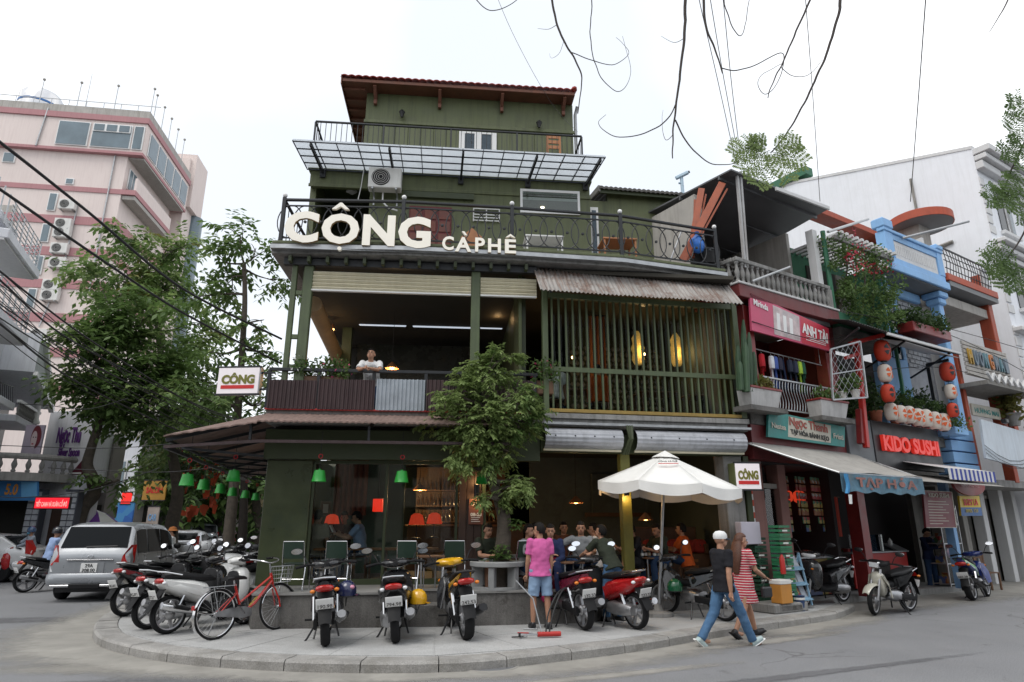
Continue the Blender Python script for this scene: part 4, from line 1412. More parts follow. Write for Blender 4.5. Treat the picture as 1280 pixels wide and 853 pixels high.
# ================================================================== the shop houses on the right
FR=Frame(4.75,13.15,32.)
def hbox(t,name,m,x0,x1,y0,y1,z0,z1,ch=0.):
 return bxp(name,m,t,x0,x1,y0,y1,z0,z1,ch)
def leafcloud(mb,centres,n,size,seed=0,droop=0.,flat=0.,aspect=2.):
 rnd=random.Random(seed)
 for c,r in centres:
  c=Vector(c)
  rr=r if hasattr(r,'__len__')else(r,r,r)
  for _ in range(n):
   while True:
    q=Vector((rnd.uniform(-1,1),rnd.uniform(-1,1),rnd.uniform(-1,1)))
    if q.length<1:break
   p=c+Vector((q.x*rr[0],q.y*rr[1],q.z*rr[2]))
   d=Vector((rnd.gauss(0,1),rnd.gauss(0,1),rnd.gauss(0,1)*(1-flat)-droop)).normalized()
   s_=Vector((rnd.gauss(0,1),rnd.gauss(0,1),rnd.gauss(0,.6))).cross(d)
   if s_.length<1e-3:continue
   s_.normalize()
   L=size*rnd.uniform(.6,1.3)
   w=L/aspect/2
   nn=d.cross(s_)*(w*.5)
   mb.add([p,p+d*L*.5+s_*w+nn,p+d*L,p+d*L*.5-s_*w+nn],[(0,1,2),(0,2,3)])
 return mb
M['leaf']=leaf_mat('leaf_mid',(.062,.118,.03),(.16,.245,.075))
M['leaf_d']=leaf_mat('leaf_dark',(.022,.048,.014),(.07,.12,.032))
M['leaf_l']=leaf_mat('leaf_light',(.155,.23,.075),(.3,.38,.14),3.)
M['leaf_y']=leaf_mat('leaf_yellow',(.12,.13,.03),(.22,.2,.06),3.)
M['petal_r']=mat('red_petals',(.45,.02,.05),.5,var=.2)
M['petal_p']=mat('pink_petals',(.5,.06,.16),.5,var=.2)
M['soil']=mat('soil',(.04,.03,.02),.9,var=.3)
M['maroon_b']=mat('maroon_slab_edge',(.15,.028,.028),.5,var=.2,scale=3,streak=.4)
M['plaster_w']=mat('dirty_white_plaster',(.42,.4,.37),.8,var=.18,scale=1.3,streak=.6,streak_col=(.2,.18,.15))
M['plaster_g']=mat('grey_plaster',(.24,.23,.21),.8,var=.25,scale=1.3,streak=.6,streak_col=(.1,.09,.08))
M['soffit']=mat('grey_soffit',(.22,.225,.23),.8,var=.15,scale=1.)
M['roofmetal']=mat('dark_roof_sheet',(.11,.112,.118),.5,metal=.3,var=.2,scale=2)
M['green_wall']=mat('teal_green_paint',(.03,.14,.075),.6,var=.2,scale=2,streak=.3)
fl=MB();fl.prism([(FR.w(x,y,0).x,FR.w(x,y,0).y)for x,y in((.4,.55),(9.7,.35),(9.7,2.6),(15,2.6),(15,9),(.4,9))],0.,.15,'z')
tag(fl.build('shop_floor',M['conc']),kind='structure')
# ------------------------------------------------ house with the pink banner
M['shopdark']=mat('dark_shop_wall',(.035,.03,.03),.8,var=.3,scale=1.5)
h1=fthing(FR,'shop_house','maroon shop house with concrete balcony and dark metal roof beside the cafe','building')
A0,A1=.45,3.82
hbox(h1,'party_wall',M['plaster_w'],A0-.25,A0-.02,.35,1.,.15,6.5)
hbox(h1,'party_wall',M['plaster_w'],A0-.25,A0-.02,.9,4.5,7.08,9.45)
hbox(h1,'party_wall',M['plaster_w'],A1-.12,A1,.9,9,6.9,9.3)
hbox(h1,'party_wall',M['maroon'],A1-.12,A1,.05,4,3.,6.4)
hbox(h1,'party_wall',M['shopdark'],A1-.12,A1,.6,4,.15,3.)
hbox(h1,'upper_wall',M['plaster_w'],A0,A1-.13,3.,3.15,6.9,9.8)
hbox(h1,'middle_wall',M['maroon'],A0+.5,A1-.13,1.8,1.95,4.1,6.4)
hbox(h1,'ceiling',M['soffit'],A0+.3,A1-.12,.02,1.9,6.41,6.5)
hbox(h1,'balcony_slab',M['maroon_b'],A0-.25,A1+.1,-.12,1.2,6.505,6.8,.012)
hbox(h1,'upper_floor',M['conc'],A0+.9,A1,1.21,3.,6.52,6.79)
hbox(h1,'slab_coping',M['white_d'],A0-.28,A1+.13,-.15,.1,6.803,6.85,.008)
bal=hbox(h1,'balustrade',M['conc'],A0-.22,A1-.05,-.09,.03,7.36,7.46,.015)
vase=[(.028,0),(.05,.02),(.05,.06),(.03,.09),(.055,.2),(.06,.26),(.03,.38),(.025,.44),(.05,.47),(.05,.5)]
vs_=MB().lathe(vase,10).mesh('baluster')
n=20
for i in range(n):
 o=link('baluster',vs_,M['conc'],bal,smooth=(i==0));o.location=(A0-.16+(A1-A0+.02)*i/(n-1),-.03,6.853)
for i in range(5):
 o=link('baluster',vs_,M['conc'],bal);o.location=(A0-.19,.16+.17*i,6.853)
bxp('side_coping',M['conc'],bal,A0-.25,A0-.13,.032,.95,7.36,7.46,.015)
bxp('plinth',M['conc'],bal,A1-.16,A1-.03,-.1,.04,6.855,7.36,.01)
P('rusty_pole',M['steel'],bal,lambda b:b.tube([FR.P(940,352,-.3),FR.P(987,334,-.15)],.03,6))
M['metalpost']=mat('grey_painted_post',(.42,.42,.42),.5,var=.2,scale=4,streak=.6,streak_col=(.2,.17,.14))
x,z=FR.px(930,330,.1)
for px0,px1 in((921,931),(925,934)):
 P('roof_post',M['metalpost'],h1,lambda b:b.beam(FR.P(px1,335,-.02),FR.P(px0,215,-.02),.06,.06))
hbox(h1,'corner_post',M['white_d'],A1-.32,A1-.13,.02,.22,6.86,9.)
P('drain_pipe',M['green_wall'],h1,lambda b:b.cyl((A1+.03,-.05,6.86),(A1+.03,-.05,9.),.06,n=8),True)
ra,rb=FR.P(914,213,-.12),FR.P(1035,262,-.12)
rc,rd=FR.P(1024,268,2.6),FR.P(856,230,4.5)
rf=P('metal_roof',M['roofmetal'],h1,lambda b:b.add([ra,rb,Vector((A1+.3,4.5,rb.z-.6)),Vector((A0-.5,4.5,ra.z-.1)),ra+Vector((0,0,.04)),rb+Vector((0,0,.04)),Vector((A1+.3,4.5,rb.z-.56)),Vector((A0-.5,4.5,ra.z-.06))],[(0,1,2,3),(7,6,5,4),(0,4,5,1),(1,5,6,2),(2,6,7,3),(3,7,4,0)]))
P('roof_edge',M['white_d'],rf,lambda b:b.beam(ra+Vector((1.6,-.02,-.01)),rb+Vector((.02,-.02,.03)),.05,.09))
for k in range(4):
 u=(k+.3)/4
 P('purlin',M['roofmetal'],rf,lambda b:b.beam(ra.lerp(Vector((A0-.5,4.5,ra.z-.1)),u)-Vector((0,0,.04)),rb.lerp(Vector((A1+.3,4.5,rb.z-.6)),u)-Vector((0,0,.04)),.05,.08))
scr=hbox(h1,'block_screen',M['plaster_g'],2.05,3.45,2.,2.06,6.85,7.1)
bsrc=None
for r_ in range(11):
 for c_ in range(7):
  x=2.1+c_*.19+(.095 if r_%2 else 0);z=7.17+r_*.14
  if bsrc is None:
   mb=MB()
   mb.box((0,0,.055),(.1,.06,.05),M=Matrix.Rotation(R(35),3,'Y'));mb.box((0.,.001,-.055),(.1,.06,.05),M=Matrix.Rotation(R(-35),3,'Y'))
   bsrc=mb.build('screen_block',M['plaster_g'],scr);bsrc.location=(x,2.03,z)
  else:inst('screen_block',bsrc,scr,(x,2.03,z))
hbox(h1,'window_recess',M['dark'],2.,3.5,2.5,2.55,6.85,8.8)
hbox(h1,'side_wall',M['plaster_w'],A0,2.,2.55,2.62,6.82,9.3)
hbox(h1,'wall_vent',M['dark'],1.35,1.65,2.52,2.549,7.5,7.85)
M['dkred']=mat('dark_red_tile',(.2,.022,.022),.35,var=.25,scale=5)
for x0,x1 in((A0+.02,A0+.32),(A1-.42,A1-.13)):
 hbox(h1,'pillar',M['dkred'],x0,x1,.05,.35,4.05,6.4,.01)
hbox(h1,'floor_slab',M['conc_dark'],A0-.2,A1,-.02,1.,3.72,4.,.01)
hbox(h1,'inner_floor',M['conc_dark'],A0+.7,A1,1.01,3.,3.73,3.99)
hbox(h1,'lower_fascia',M['maroon'],A0-.2,A1,0.,.3,3.,3.71)
rl1=hbox(h1,'middle_railing',M['steel'],A0+.33,A1-.43,0.,.04,4.78,4.82,.006)
nb=26
def wavy(b):
 b.tube([(.035*math.sin(t*PI*2),0,.62*t)for t in[i/10 for i in range(11)]],.011,5)
ws=MB();wavy(ws);wsm=ws.mesh('wavy_bar')
for i in range(nb):
 o=link('wavy_bar',wsm,M['steel'],rl1);o.location=(A0+.38+(A1-A0-.86)*i/(nb-1),.02,4.15)
bxp('bottom_rail',M['steel'],rl1,A0+.33,A1-.43,.005,.035,4.11,4.14)
M['pinkish']=mat('faded_pink_render',(.3,.15,.13),.7,var=.2,scale=2,streak=.3)
hbox(h1,'pier',M['pinkish'],A0-.2,A0+.35,.25,.6,0.,3.,.01)
hbox(h1,'pier',M['pinkish'],1.45,1.72,.35,.65,0.,3.,.01)
hbox(h1,'door_frame',M['plaster_w'],A0+.36,1.44,.4,.5,2.45,2.55)
hbox(h1,'shop_window',M['glass'],A0+.36,1.44,.47,.476,.8,2.44)
hbox(h1,'window_base',M['conc_dark'],A0+.36,1.44,.42,.55,0.,.79)
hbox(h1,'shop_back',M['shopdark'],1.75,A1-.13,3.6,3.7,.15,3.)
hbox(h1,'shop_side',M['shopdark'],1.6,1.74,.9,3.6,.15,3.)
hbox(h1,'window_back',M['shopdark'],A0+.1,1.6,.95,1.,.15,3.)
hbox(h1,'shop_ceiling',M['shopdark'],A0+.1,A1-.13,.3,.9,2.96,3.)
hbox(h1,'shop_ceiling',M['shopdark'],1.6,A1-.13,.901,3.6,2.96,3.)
goods=multi('packaged_goods',[(.3,.03,.03),(.35,.26,.06),(.05,.09,.22),(.32,.32,.3),(.04,.13,.06),(.25,.09,.03)],9.)
def shelf_unit(fr,x0,x1,y,zs,label,m=goods):
 t=fthing(fr,'display_shelf',label,'shelf')
 for z in zs:
  bxp('shelf_board',M['wood'],t,x0,x1,y,y+.35,z,z+.03)
  x=x0+.04
  while x<x1-.1:
   w=random.uniform(.07,.16)
   bxp('package',m,t,x,min(x+w,x1),y+.03,y+.3,z+.031,z+random.uniform(.14,.3))
   x+=w+random.uniform(.005,.03)
 for x in(x0,x1-.03):
  bxp('side_panel',M['wood'],t,x,x+.03,y-.002,y+.352,.15,zs[-1]+.5)
shelf_unit(FR,A0+.36,1.42,.56,(.5,.9,1.3,1.7,2.1),'shop shelf of packaged goods behind the window next to the crates')
shelf_unit(FR,1.9,3.6,3.1,(.5,.9,1.3,1.7,2.1),'deep shelf of packaged goods in the dark shop under the canvas awning')
ct=fthing(FR,'shop_counter','low shop counter with a red, yellow and green printed front','counter')
bxp('front_panel',multi('printed_counter',[(.2,.03,.02),(.2,.15,.04),(.05,.12,.05),(.06,.08,.16),(.17,.16,.13)],3.2),ct,1.75,3.75,.75,.82,.18,.95,.006)
bxp('top',M['steel'],ct,1.72,3.78,.72,1.3,.953,1.,.008)
bxp('side_panel',M['dkred'],ct,1.75,1.79,.821,1.25,.18,.952)
bxp('side_panel',M['dkred'],ct,3.71,3.75,.821,1.25,.18,.952)
M['awncloth']=mat('grey_awning_canvas',(.34,.325,.3),.8,var=.15,scale=2,streak=.35)
M['valance']=mat('blue_print_valance',(.1,.2,.27),.7,var=.6,scale=3.5,mott=.6,mott_col=(.15,.17,.17))
aw1=fthing(FR,'canvas_awning','grey canvas awning with a faded blue lettered valance over the shop','awning')
by0=0.
P('canvas',M['awncloth'],aw1,lambda b:b.grid(lambda u,v:(Vector((.12,-.02,3.33)).lerp(Vector((3.85,-.02,3.3)),u)).lerp(Vector((.75,-1.5,2.66)).lerp(Vector((3.72,-1.5,2.66)),u),v)+Vector((0,0,-.05*math.sin(PI*v)-.02*math.sin(PI*4*u)*v)),16,8,(0,0,-.008)),True)
P('valance',M['valance'],aw1,lambda b:b.grid(lambda u,v:(.75+2.97*u,-1.5+.02*math.sin(u*16)*v,2.655-(.36+.02*math.sin(u*31))*v),40,3,(0,.006,0)),True)
lettering('TẠP HÓA',.24,mat('faded_red_print',(.27,.12,.1),.7,var=.5),aw1,(2.3,-1.53,2.48),.004,.008,width=2.2)
P('frame_tube',M['steel'],aw1,lambda b:(b.cyl((.12,0.,3.3),(.75,-1.49,2.64),.02,n=6),b.cyl((3.85,0,3.27),(3.72,-1.49,2.64),.02,n=6),b.cyl((.75,-1.485,2.64),(3.72,-1.485,2.64),.02,n=6)),kind='stuff')
t=fthing(FR,'football_scarf','light blue and white cloth hanging from the awning corner','cloth')
P('cloth',mat('light_blue_cloth',(.05,.25,.5),.7,var=.2),t,lambda b:b.grid(lambda u,v:(.77+.14*u+.06*math.sin(v*4)*v,-1.56-.03*math.sin(u*6),2.62-.36*v),5,8,(0,.006,0)),True)
P('tassel',M['white'],t,lambda b:b.grid(lambda u,v:(.84+.12*u*(1-.2*v),-1.55-.02*math.sin(u*6),2.24-.17*v),4,4,(0,.006,0)),True)
# ---- banners
M['pink']=mat('pink_banner_print',(.55,.08,.16),.5,var=.12,scale=1.5)
M['pinkred']=mat('red_banner_print',(.5,.035,.06),.5,var=.1,scale=1.5)
M['paleprint']=mat('pale_product_print',(.55,.45,.45),.5,var=.35,scale=5,mott=.4,mott_col=(.25,.3,.32))
def banner(fr,name,label,q,parts_fn,m,y):
 t=fthing(fr,name,label,'sign')
 c=[fr.P(px,py,y)for px,py in q]
 mb=MB()
 mb.add([c[3],c[2],c[1],c[0]]+[p+Vector((0,.05,0))for p in(c[3],c[2],c[1],c[0])],[(0,1,2,3),(7,6,5,4),(0,4,5,1),(1,5,6,2),(2,6,7,3),(3,7,4,0)])
 mb.build('panel',m,t)
 def uv(u,v,d=.012):
  p=c[3].lerp(c[2],u).lerp(c[0].lerp(c[1],u),v)
  return Vector((p.x,y-d,p.z))
 def patch(nm,mm,u0,u1,v0,v1,d=.006):
  mb=MB()
  q4=[uv(u0,v0,0),uv(u1,v0,0),uv(u1,v1,0),uv(u0,v1,0)]
  mb.add([p-Vector((0,d,0))for p in q4]+[p-Vector((0,.001,0))for p in q4],[(0,1,2,3),(7,6,5,4),(0,4,5,1),(1,5,6,2),(2,6,7,3),(3,7,4,0)])
  return mb.build(nm,mm,t)
 sl=math.atan2((c[1]-c[0]).z,(c[1]-c[0]).x)
 def text(s,h,m_,u,v,w,bold=0.):
  return lettering(s,h,m_,t,uv(u,v,.014),.006,bold,rot=(0,-sl,0),width=w)
 parts_fn(t,patch,text,(c[1]-c[0]).length,(c[0]-c[3]).length)
 return t
def pb(t,patch,text,W,H):
 patch('print',M['pinkred'],.62,.995,.02,.98,.004)
 patch('print',M['paleprint'],.27,.6,.06,.94,.005)
 for u in(.33,.41,.49):
  P('bottle_print',M['white'],t,lambda b:None or b.bx(0,.001,0,.001,0,.001))if False else patch('bottle_print',M['white'],u-.02,u+.02,.2,.75,.008)
 text('ANH TÀI',.34,M['white'],.8,.6,W*.34,.012)
 text('Mirinda',.2,M['white'],.12,.78,W*.17,.004)
 for v in(.32,.25,.18):
  patch('text_line',M['white'],.68,.95,v,v+.025,.007)
banner(FR,'pink_banner','slanted pink and red shop banner under the concrete balcony',[(937,366),(1036,411),(1037,439),(940,413)],pb,M['pink'],-.12)
M['teal']=mat('teal_sign_print',(.03,.22,.2),.5,var=.25,scale=2,streak=.3)
M['oldwhite']=mat('old_white_print',(.48,.45,.38),.6,var=.2,scale=3)
def tb(t,patch,text,W,H):
 patch('print',M['oldwhite'],.24,.8,.1,.92,.004)
 text('Ngọc Thanh',.26,mat('brown_red_print',(.32,.08,.06),.6,var=.3),.5,.68,W*.5,.006)
 text('TẠP HÓA BÁNH KẸO',.14,M['ink'],.52,.3,W*.5,.004)
 text('Nestea',.16,M['oldwhite'],.12,.45,W*.17,.004)
 text('Fristi',.16,M['oldwhite'],.9,.45,W*.14,.004)
banner(FR,'teal_banner','weathered teal and white shop sign under the laundry balcony',[(961,513),(1056,534),(1056,559),(960,546)],tb,M['teal'],-.15)
# ------------------------------------------------ green house with the sushi restaurant
h2=fthing(FR,'shop_house','narrow teal green house overgrown with bougainvillea above the lantern terrace','building')
B0,B1=3.84,6.42
hbox(h2,'upper_wall',M['green_wall'],B0,B1,.9,1.05,6.3,8.9)
hbox(h2,'party_wall',M['green_wall'],B1-.1,B1,0.,.89,6.3,8.6)
hbox(h2,'balcony_wall',M['green_wall'],B0+.06,B1-.12,-.05,.08,6.42,6.85,.01)
hbox(h2,'balcony_slab',M['conc_dark'],B0+.03,B1-.05,-.12,.89,6.2,6.41,.01)
hbox(h2,'dark_window',M['dark'],4.4,5.7,.86,.899,6.9,8.5)
hbox(h2,'side_brick',M['plaster_g'],5.75,B1-.11,.84,.898,6.9,8.5)
dp=P('drain_pipe',M['green_wall'],h2,lambda b:b.bx(B1+.01,B1+.08,-.1,-.03,5.,8.5))
for i in range(9):
 hbox(h2,'pipe_clip',M['white'],B1-0.,B1+.1,-.115,-.1,6.5+i*.22,6.54+i*.22)
pg=hbox(h2,'pergola',M['conc'],B0-.1,B1+.05,-.42,-.32,8.62,8.74,.01)
for i in range(12):
 x=B0+i*(B1-B0)/11.5
 bxp('pergola_slat',M['white_d'],pg,x,x+.09,-.55,1.,8.745,8.83,.008)
P('pipe',M['steel'],pg,lambda b:b.cyl(FR.P(1035,290,-.5),FR.P(1085,274,-.3),.035,n=8),True)
P('pipe',M['steel'],h2,lambda b:b.cyl(FR.P(1128,298,-.35),FR.P(1211,277,-1.4),.035,n=8),True)
bg_=fthing(FR,'bougainvillea','trailing bougainvillea with red flowers spilling over the green balcony','plant')
mb=MB()
rnd=random.Random(3)
cs=[]
for i in range(60):
 x=rnd.uniform(B0-.05,B1-.1);z=rnd.uniform(6.75,8.75)
 cs.append(((x,-.35+rnd.uniform(-.25,.35),z),rnd.uniform(.14,.3)))
leafcloud(mb,cs,70,.1,5)
mb.build('foliage',M['leaf'],bg_,fix=False,kind='stuff')
mb=MB();leafcloud(mb,[((rnd.uniform(B0,B1-.3),-.5+rnd.uniform(-.15,.2),rnd.uniform(7.7,8.8)),.15)for _ in range(15)],15,.08,9)
mb.build('blossom',M['petal_r'],bg_,fix=False,kind='stuff')
P('stem',M['bark'],bg_,lambda b:[b.tube([(4.2+i*.5,.3,6.5),(4.25+i*.45,-.1,7.2),(4.3+i*.4,-.3,8.),(4.2+i*.5,-.35,8.7)],[.03,.025,.02,.012],6)for i in range(4)],True,kind='stuff')
hbox(h2,'terrace_slab',M['conc_dark'],B0,8.9,0.,3.2,3.72,3.98)
hbox(h2,'rear_wall',M['shopdark'],B0-.5,13.,2.6,2.75,4.,6.9)
hbox(h2,'party_wall',M['shopdark'],B0,B0+.1,.4,2.6,4.,6.2)
hbox(h2,'shop_back',M['shopdark'],B0-.1,14.2,2.3,2.4,.15,3.72)
hbox(h2,'shop_pillar',M['dkred'],B0+.02,B0+.3,.05,.35,.15,3.7)
ba,bb=FR.P(1040,394,-1.),FR.P(1200,441,-1.)
M['blacksheet']=mat('black_corrugated',(.035,.033,.032),.6,var=.25,scale=3)
def baw(u,v):
 x=2.75+(7.85-2.75)*u
 xb=B0-.2+(8.2-B0)*u
 X=x+(xb-x)*v
 return(X,-1.+1.3*v,ba.z-.1*u+.55*v+.014*math.sin(X*2*PI/.1))
aw2=fthing(FR,'sheet_awning','black corrugated sheet awning over the lantern terrace','awning')
P('sheet',M['blacksheet'],aw2,lambda b:b.grid(baw,220,2,(0,0,-.006)),True,angle=180)
P('edge_bar',M['white_d'],aw2,lambda b:b.beam(Vector((4.3,-1.,ba.z-.08)),Vector((7.85,-1.,bb.z-.02)),.05,.06))
P('soffit_board',M['white_d'],aw2,lambda b:b.grid(lambda u,v:Vector((5.2+2.6*u,-.96+.9*v,ba.z-.13-.05*u+.35*v)),2,2,(0,0,-.01)))
for x in(3.2,5.2,7.4):
 P('brace',M['iron'],aw2,lambda b:b.beam((x,-.95,ba.z-.1),(x+.35,.3,ba.z-.5),.04,.04))
ks=fthing(FR,'sushi_sign','black fascia box with red capital letters under the lanterns','sign')
k0,kz1=FR.px(1089,530,-.1);k1,kz0=FR.px(1181,589,-.1)
kz1=4.15;kz0=3.02
bxp('fascia',M['black'],ks,k0,k1,-.1,.05,kz0,kz1,.01)
kg0=FR.X(1061,545,-.1)
bxp('side_box',mat('grey_laminate',(.11,.12,.13),.45,var=.2,scale=3),ks,kg0,k0-.005,-.08,.05,kz0+.02,kz1-.02,.01)
M['redletter']=mat('red_acrylic',(.62,.02,.015),.35,var=.05,emit=(1,.05,.03),estr=.25)
a=FR.P(1102,544,-.16);b_=FR.P(1175,574,-.16)
lettering('KIDO SUSHI',.5,M['redletter'],ks,((a.x+b_.x)/2,-.15,(a.z+b_.z)/2+.04),.08,.02,width=b_.x-a.x)
ms=fthing(FR,'mesh_screen','steel wire mesh screen in a frame between the two balconies','screen')
q=[FR.P(1038,437,-.4),FR.P(1075,427,-.7),FR.P(1084,497,-.7),FR.P(1041,500,-.4)]
for i in range(4):
 P('frame_bar',M['steel'],ms,lambda b:b.beam(q[i],q[(i+1)%4],.035,.035))
P('frame_bar',M['steel'],ms,lambda b:b.beam(q[0].lerp(q[3],.5),q[1].lerp(q[2],.5),.025,.025))
P('wire_mesh',M['steel'],ms,lambda b:[b.tube([q[0].lerp(q[1],u0).lerp(q[3].lerp(q[2],u0),v0),q[0].lerp(q[1],u1).lerp(q[3].lerp(q[2],u1),v1)],.004,3,cap=False)for k in range(-10,11,2)for(u0,v0,u1,v1)in([(max(0,k/11),max(0,-k/11),min(1,1+k/11),min(1,1-k/11)),(max(0,k/11),1-max(0,-k/11),min(1,1+k/11),1-min(1,1-k/11))])if u1-u0>.01],kind='stuff')
tg=fthing(FR,'red_gate_frame','red wooden shrine-like frame carrying the left string of lanterns','frame')
P('post',M['red'],tg,lambda b:b.beam(FR.P(1083,560,-.25),FR.P(1070,424,-.25),.12,.12,ch=.01))
P('top_bar',M['red'],tg,lambda b:b.beam(FR.P(1062,430,-.3),FR.P(1104,419,-.6),.1,.1,ch=.01))
P('cross_bar',M['red'],tg,lambda b:b.beam(FR.P(1056,448,-.28),FR.P(1076,441,-.28),.08,.08,ch=.01))
P('post',M['dkred'],tg,lambda b:b.beam(FR.P(1076,555,-.2),FR.P(1074,512,-.2),.14,.12,ch=.01))
tg2=fthing(FR,'lantern_bracket','dark bracket carrying the right string of lanterns','bracket')
P('post',M['iron'],tg2,lambda b:b.beam(FR.P(1168,500,-.2),FR.P(1160,455,-.2),.09,.09))
P('arm',M['iron'],tg2,lambda b:b.beam(FR.P(1158,456,-.2),FR.P(1186,450,-.7),.06,.06))
# ---- paper lanterns
M['lan_w']=mat('white_paper',(.68,.62,.55),.7,var=.08,scale=6)
M['lan_r']=mat('red_paper',(.55,.05,.02),.6,var=.12,scale=6)
M['lan_o']=mat('orange_print',(.65,.12,.03),.6,var=.15)
def lantern(px,py,hpx,y,red,label,tilt=0.):
 p=FR.P(px,py,y)
 d=FR.w(*p)
 h=hpx/FPX*d.y*1.05
 r=h*.36
 t=thing('paper_lantern',label,'lantern',d,FR.a+tilt,'paper lanterns of the sushi terrace')
 prof=[]
 for i in range(13):
  a=-PI/2+PI*i/12
  prof.append((max(r*.35,r*(abs(math.cos(a))**.45))*(1+.025*(i%2)),h/2*math.sin(a)))
 P('paper',M['lan_r']if red else M['lan_w'],t,lambda b:b.lathe(prof,16),True)
 for s in(-1,1):
  P('rim',M['black'],t,lambda b:b.lathe([(r*.4,-.018),(r*.4,.018)],12,(0,0,s*h*.5)))
 mk=M['black']if red else M['lan_o']
 def disc(b):
  pts=[]
  for i in range(5):
   a0=2*PI*i/5
   b.grid(lambda u,v:(lambda ang,rr:((r*1.03)*math.sin(math.cos(ang)*rr/r),-(r*1.035)*math.cos(math.cos(ang)*rr/r),math.sin(ang)*rr))(a0+(u-.5)*.75*(1 if v>.3 else .6),.02+v*r*.78),4,4)
 P('print',mk,t,disc,True,kind='stuff')
 P('cord',M['cable'],t,lambda b:b.cyl((0,0,h/2),(0,0,h/2+.12),.006,n=4))
 return t
lantern(1103,439,26,-.6,True,'topmost red lantern on the red gate frame')
lantern(1106,467,22,-.6,False,'white lantern below the topmost red one on the gate frame')
lantern(1110,492,22,-.6,True,'lower red lantern on the red gate frame')
for i,(px,py)in enumerate(((1114,515),(1125,518),(1136,519),(1147,522),(1157,523),(1168,526),(1179,528))):
 lantern(px,py,21,-.45,False,'white lantern in the row above the red letters, %s from the red gate frame'%('first second third fourth fifth sixth seventh'.split()[i]),random.uniform(-.5,.5))
lantern(1184,465,23,-.7,True,'topmost red lantern beside the blue house')
lantern(1188,490,18,-.7,False,'white lantern between two red ones beside the blue house')
lantern(1191,513,17,-.7,True,'lower red lantern beside the blue house')
def pot_plant(fr,x,y,z,r,h,leaf,size,label,pot=M['pot'],n=260,spread=1.3,flower=None,trough=None,group=None):
 t=thing('potted_plant',label,'plant',fr.w(x,y,z),fr.a,group)
 if trough:
  bxp('planter',pot,t,-trough/2,trough/2,-r,r,0,h*.45,.02)
  bxp('soil',M['soil'],t,-trough/2+.02,trough/2-.02,-r+.02,r-.02,h*.45-.01,h*.46)
  cs=[((random.uniform(-trough/2,trough/2),random.uniform(-r,r)-.04,h*.5+random.uniform(0,h*.4)),r*spread*random.uniform(.6,1))for _ in range(int(6+trough*10))]
  cnt=max(20,n//len(cs))
 else:
  P('pot',pot,t,lambda b:b.lathe([(r*.65,0),(r*.9,h*.36),(r,h*.36),(r,h*.42),(r*.88,h*.42),(r*.85,h*.38)],14),True)
  cs=[((random.uniform(-r,r)*.8,random.uniform(-r,r)*.8,h*.55+random.uniform(0,h*.5)),r*spread*random.uniform(.5,.9))for _ in range(7)]
  cnt=n//7
  P('stem',M['bark'],t,lambda b:b.tube([(0,0,h*.38),(.02,.01,h*.6),(0,.02,h*.85)],[.018,.014,.008],6))
 mb=MB();leafcloud(mb,cs,cnt,size,random.randint(0,9999))
 mb.build('leaves',leaf,t,fix=False,kind='stuff')
 if flower:
  mb=MB();leafcloud(mb,cs,5,size*.8,random.randint(0,9999))
  mb.build('blossom',flower,t,fix=False,kind='stuff')
 return t
wp=mat('white_pot',(.62,.6,.56),.5,var=.15)
tp=[(1068,4.,.14,.55,M['leaf_d'],M['pot'],'potted plant in terracotta beside the red gate post'),(1095,4.17,.17,.75,M['leaf_d'],M['pot'],'largest terracotta pot plant under the left lanterns'),(1118,4.17,.15,.8,M['leaf_d'],M['pot'],'leafy pot plant behind the first white lantern'),(1131,4.17,.14,.85,M['leaf'],wp,'white pot plant behind the lantern row'),(1143,4.17,.14,.75,M['leaf'],M['red'],'red pot plant in the middle of the lantern row'),(1154,4.17,.14,.95,M['leaf_d'],M['red'],'tall red pot plant behind the lantern row'),(1165,4.17,.13,.7,M['leaf'],M['red'],'small red pot plant near the lantern bracket'),(1176,4.17,.13,.7,M['leaf_d'],M['pot'],'pot plant under the right lanterns')]
for px,z,r,h,lf,pt,lab in tp:
 x=FR.X(px,520,.2)
 pot_plant(FR,x,.2,z,r,h,lf,.11,lab,pt,320,1.9,group='pot plants of the sushi terrace')
big=fthing(FR,'climbing_plant','dark climber filling the back of the lantern terrace','plant')
mb=MB();leafcloud(mb,[((random.uniform(B0+.3,7.6),random.uniform(.7,1.6),random.uniform(4.2,5.6)),.35)for _ in range(34)],60,.13,77)
mb.build('leaves',M['leaf_d'],big,fix=False,kind='stuff')
P('stem',M['bark'],big,lambda b:[b.tube([(4.6+i*.8,1.2,4.),(4.7+i*.8,1.1,5.),(4.6+i*.85,1.,5.7)],[.04,.03,.015],6)for i in range(4)],True,kind='stuff')
pot_plant(FR,FR.X(1053,492,-.3),-.3,FR.Z(1053,499,-.3),.1,.42,M['leaf'],.1,'small white pot plant hanging on the mesh screen, left one',wp,160,1.5)
pot_plant(FR,FR.X(1069,490,-.5),-.5,FR.Z(1069,497,-.5),.11,.42,M['leaf'],.1,'small white pot plant hanging on the mesh screen, right one',wp,160,1.5)
pot_plant(FR,FR.X(1194,545,-.3),-.3,FR.Z(1194,545,-.3),.2,.45,M['leaf'],.1,'green trough plant on the blue ledge under the right lanterns',M['blue'],260,1.4,trough=.7)
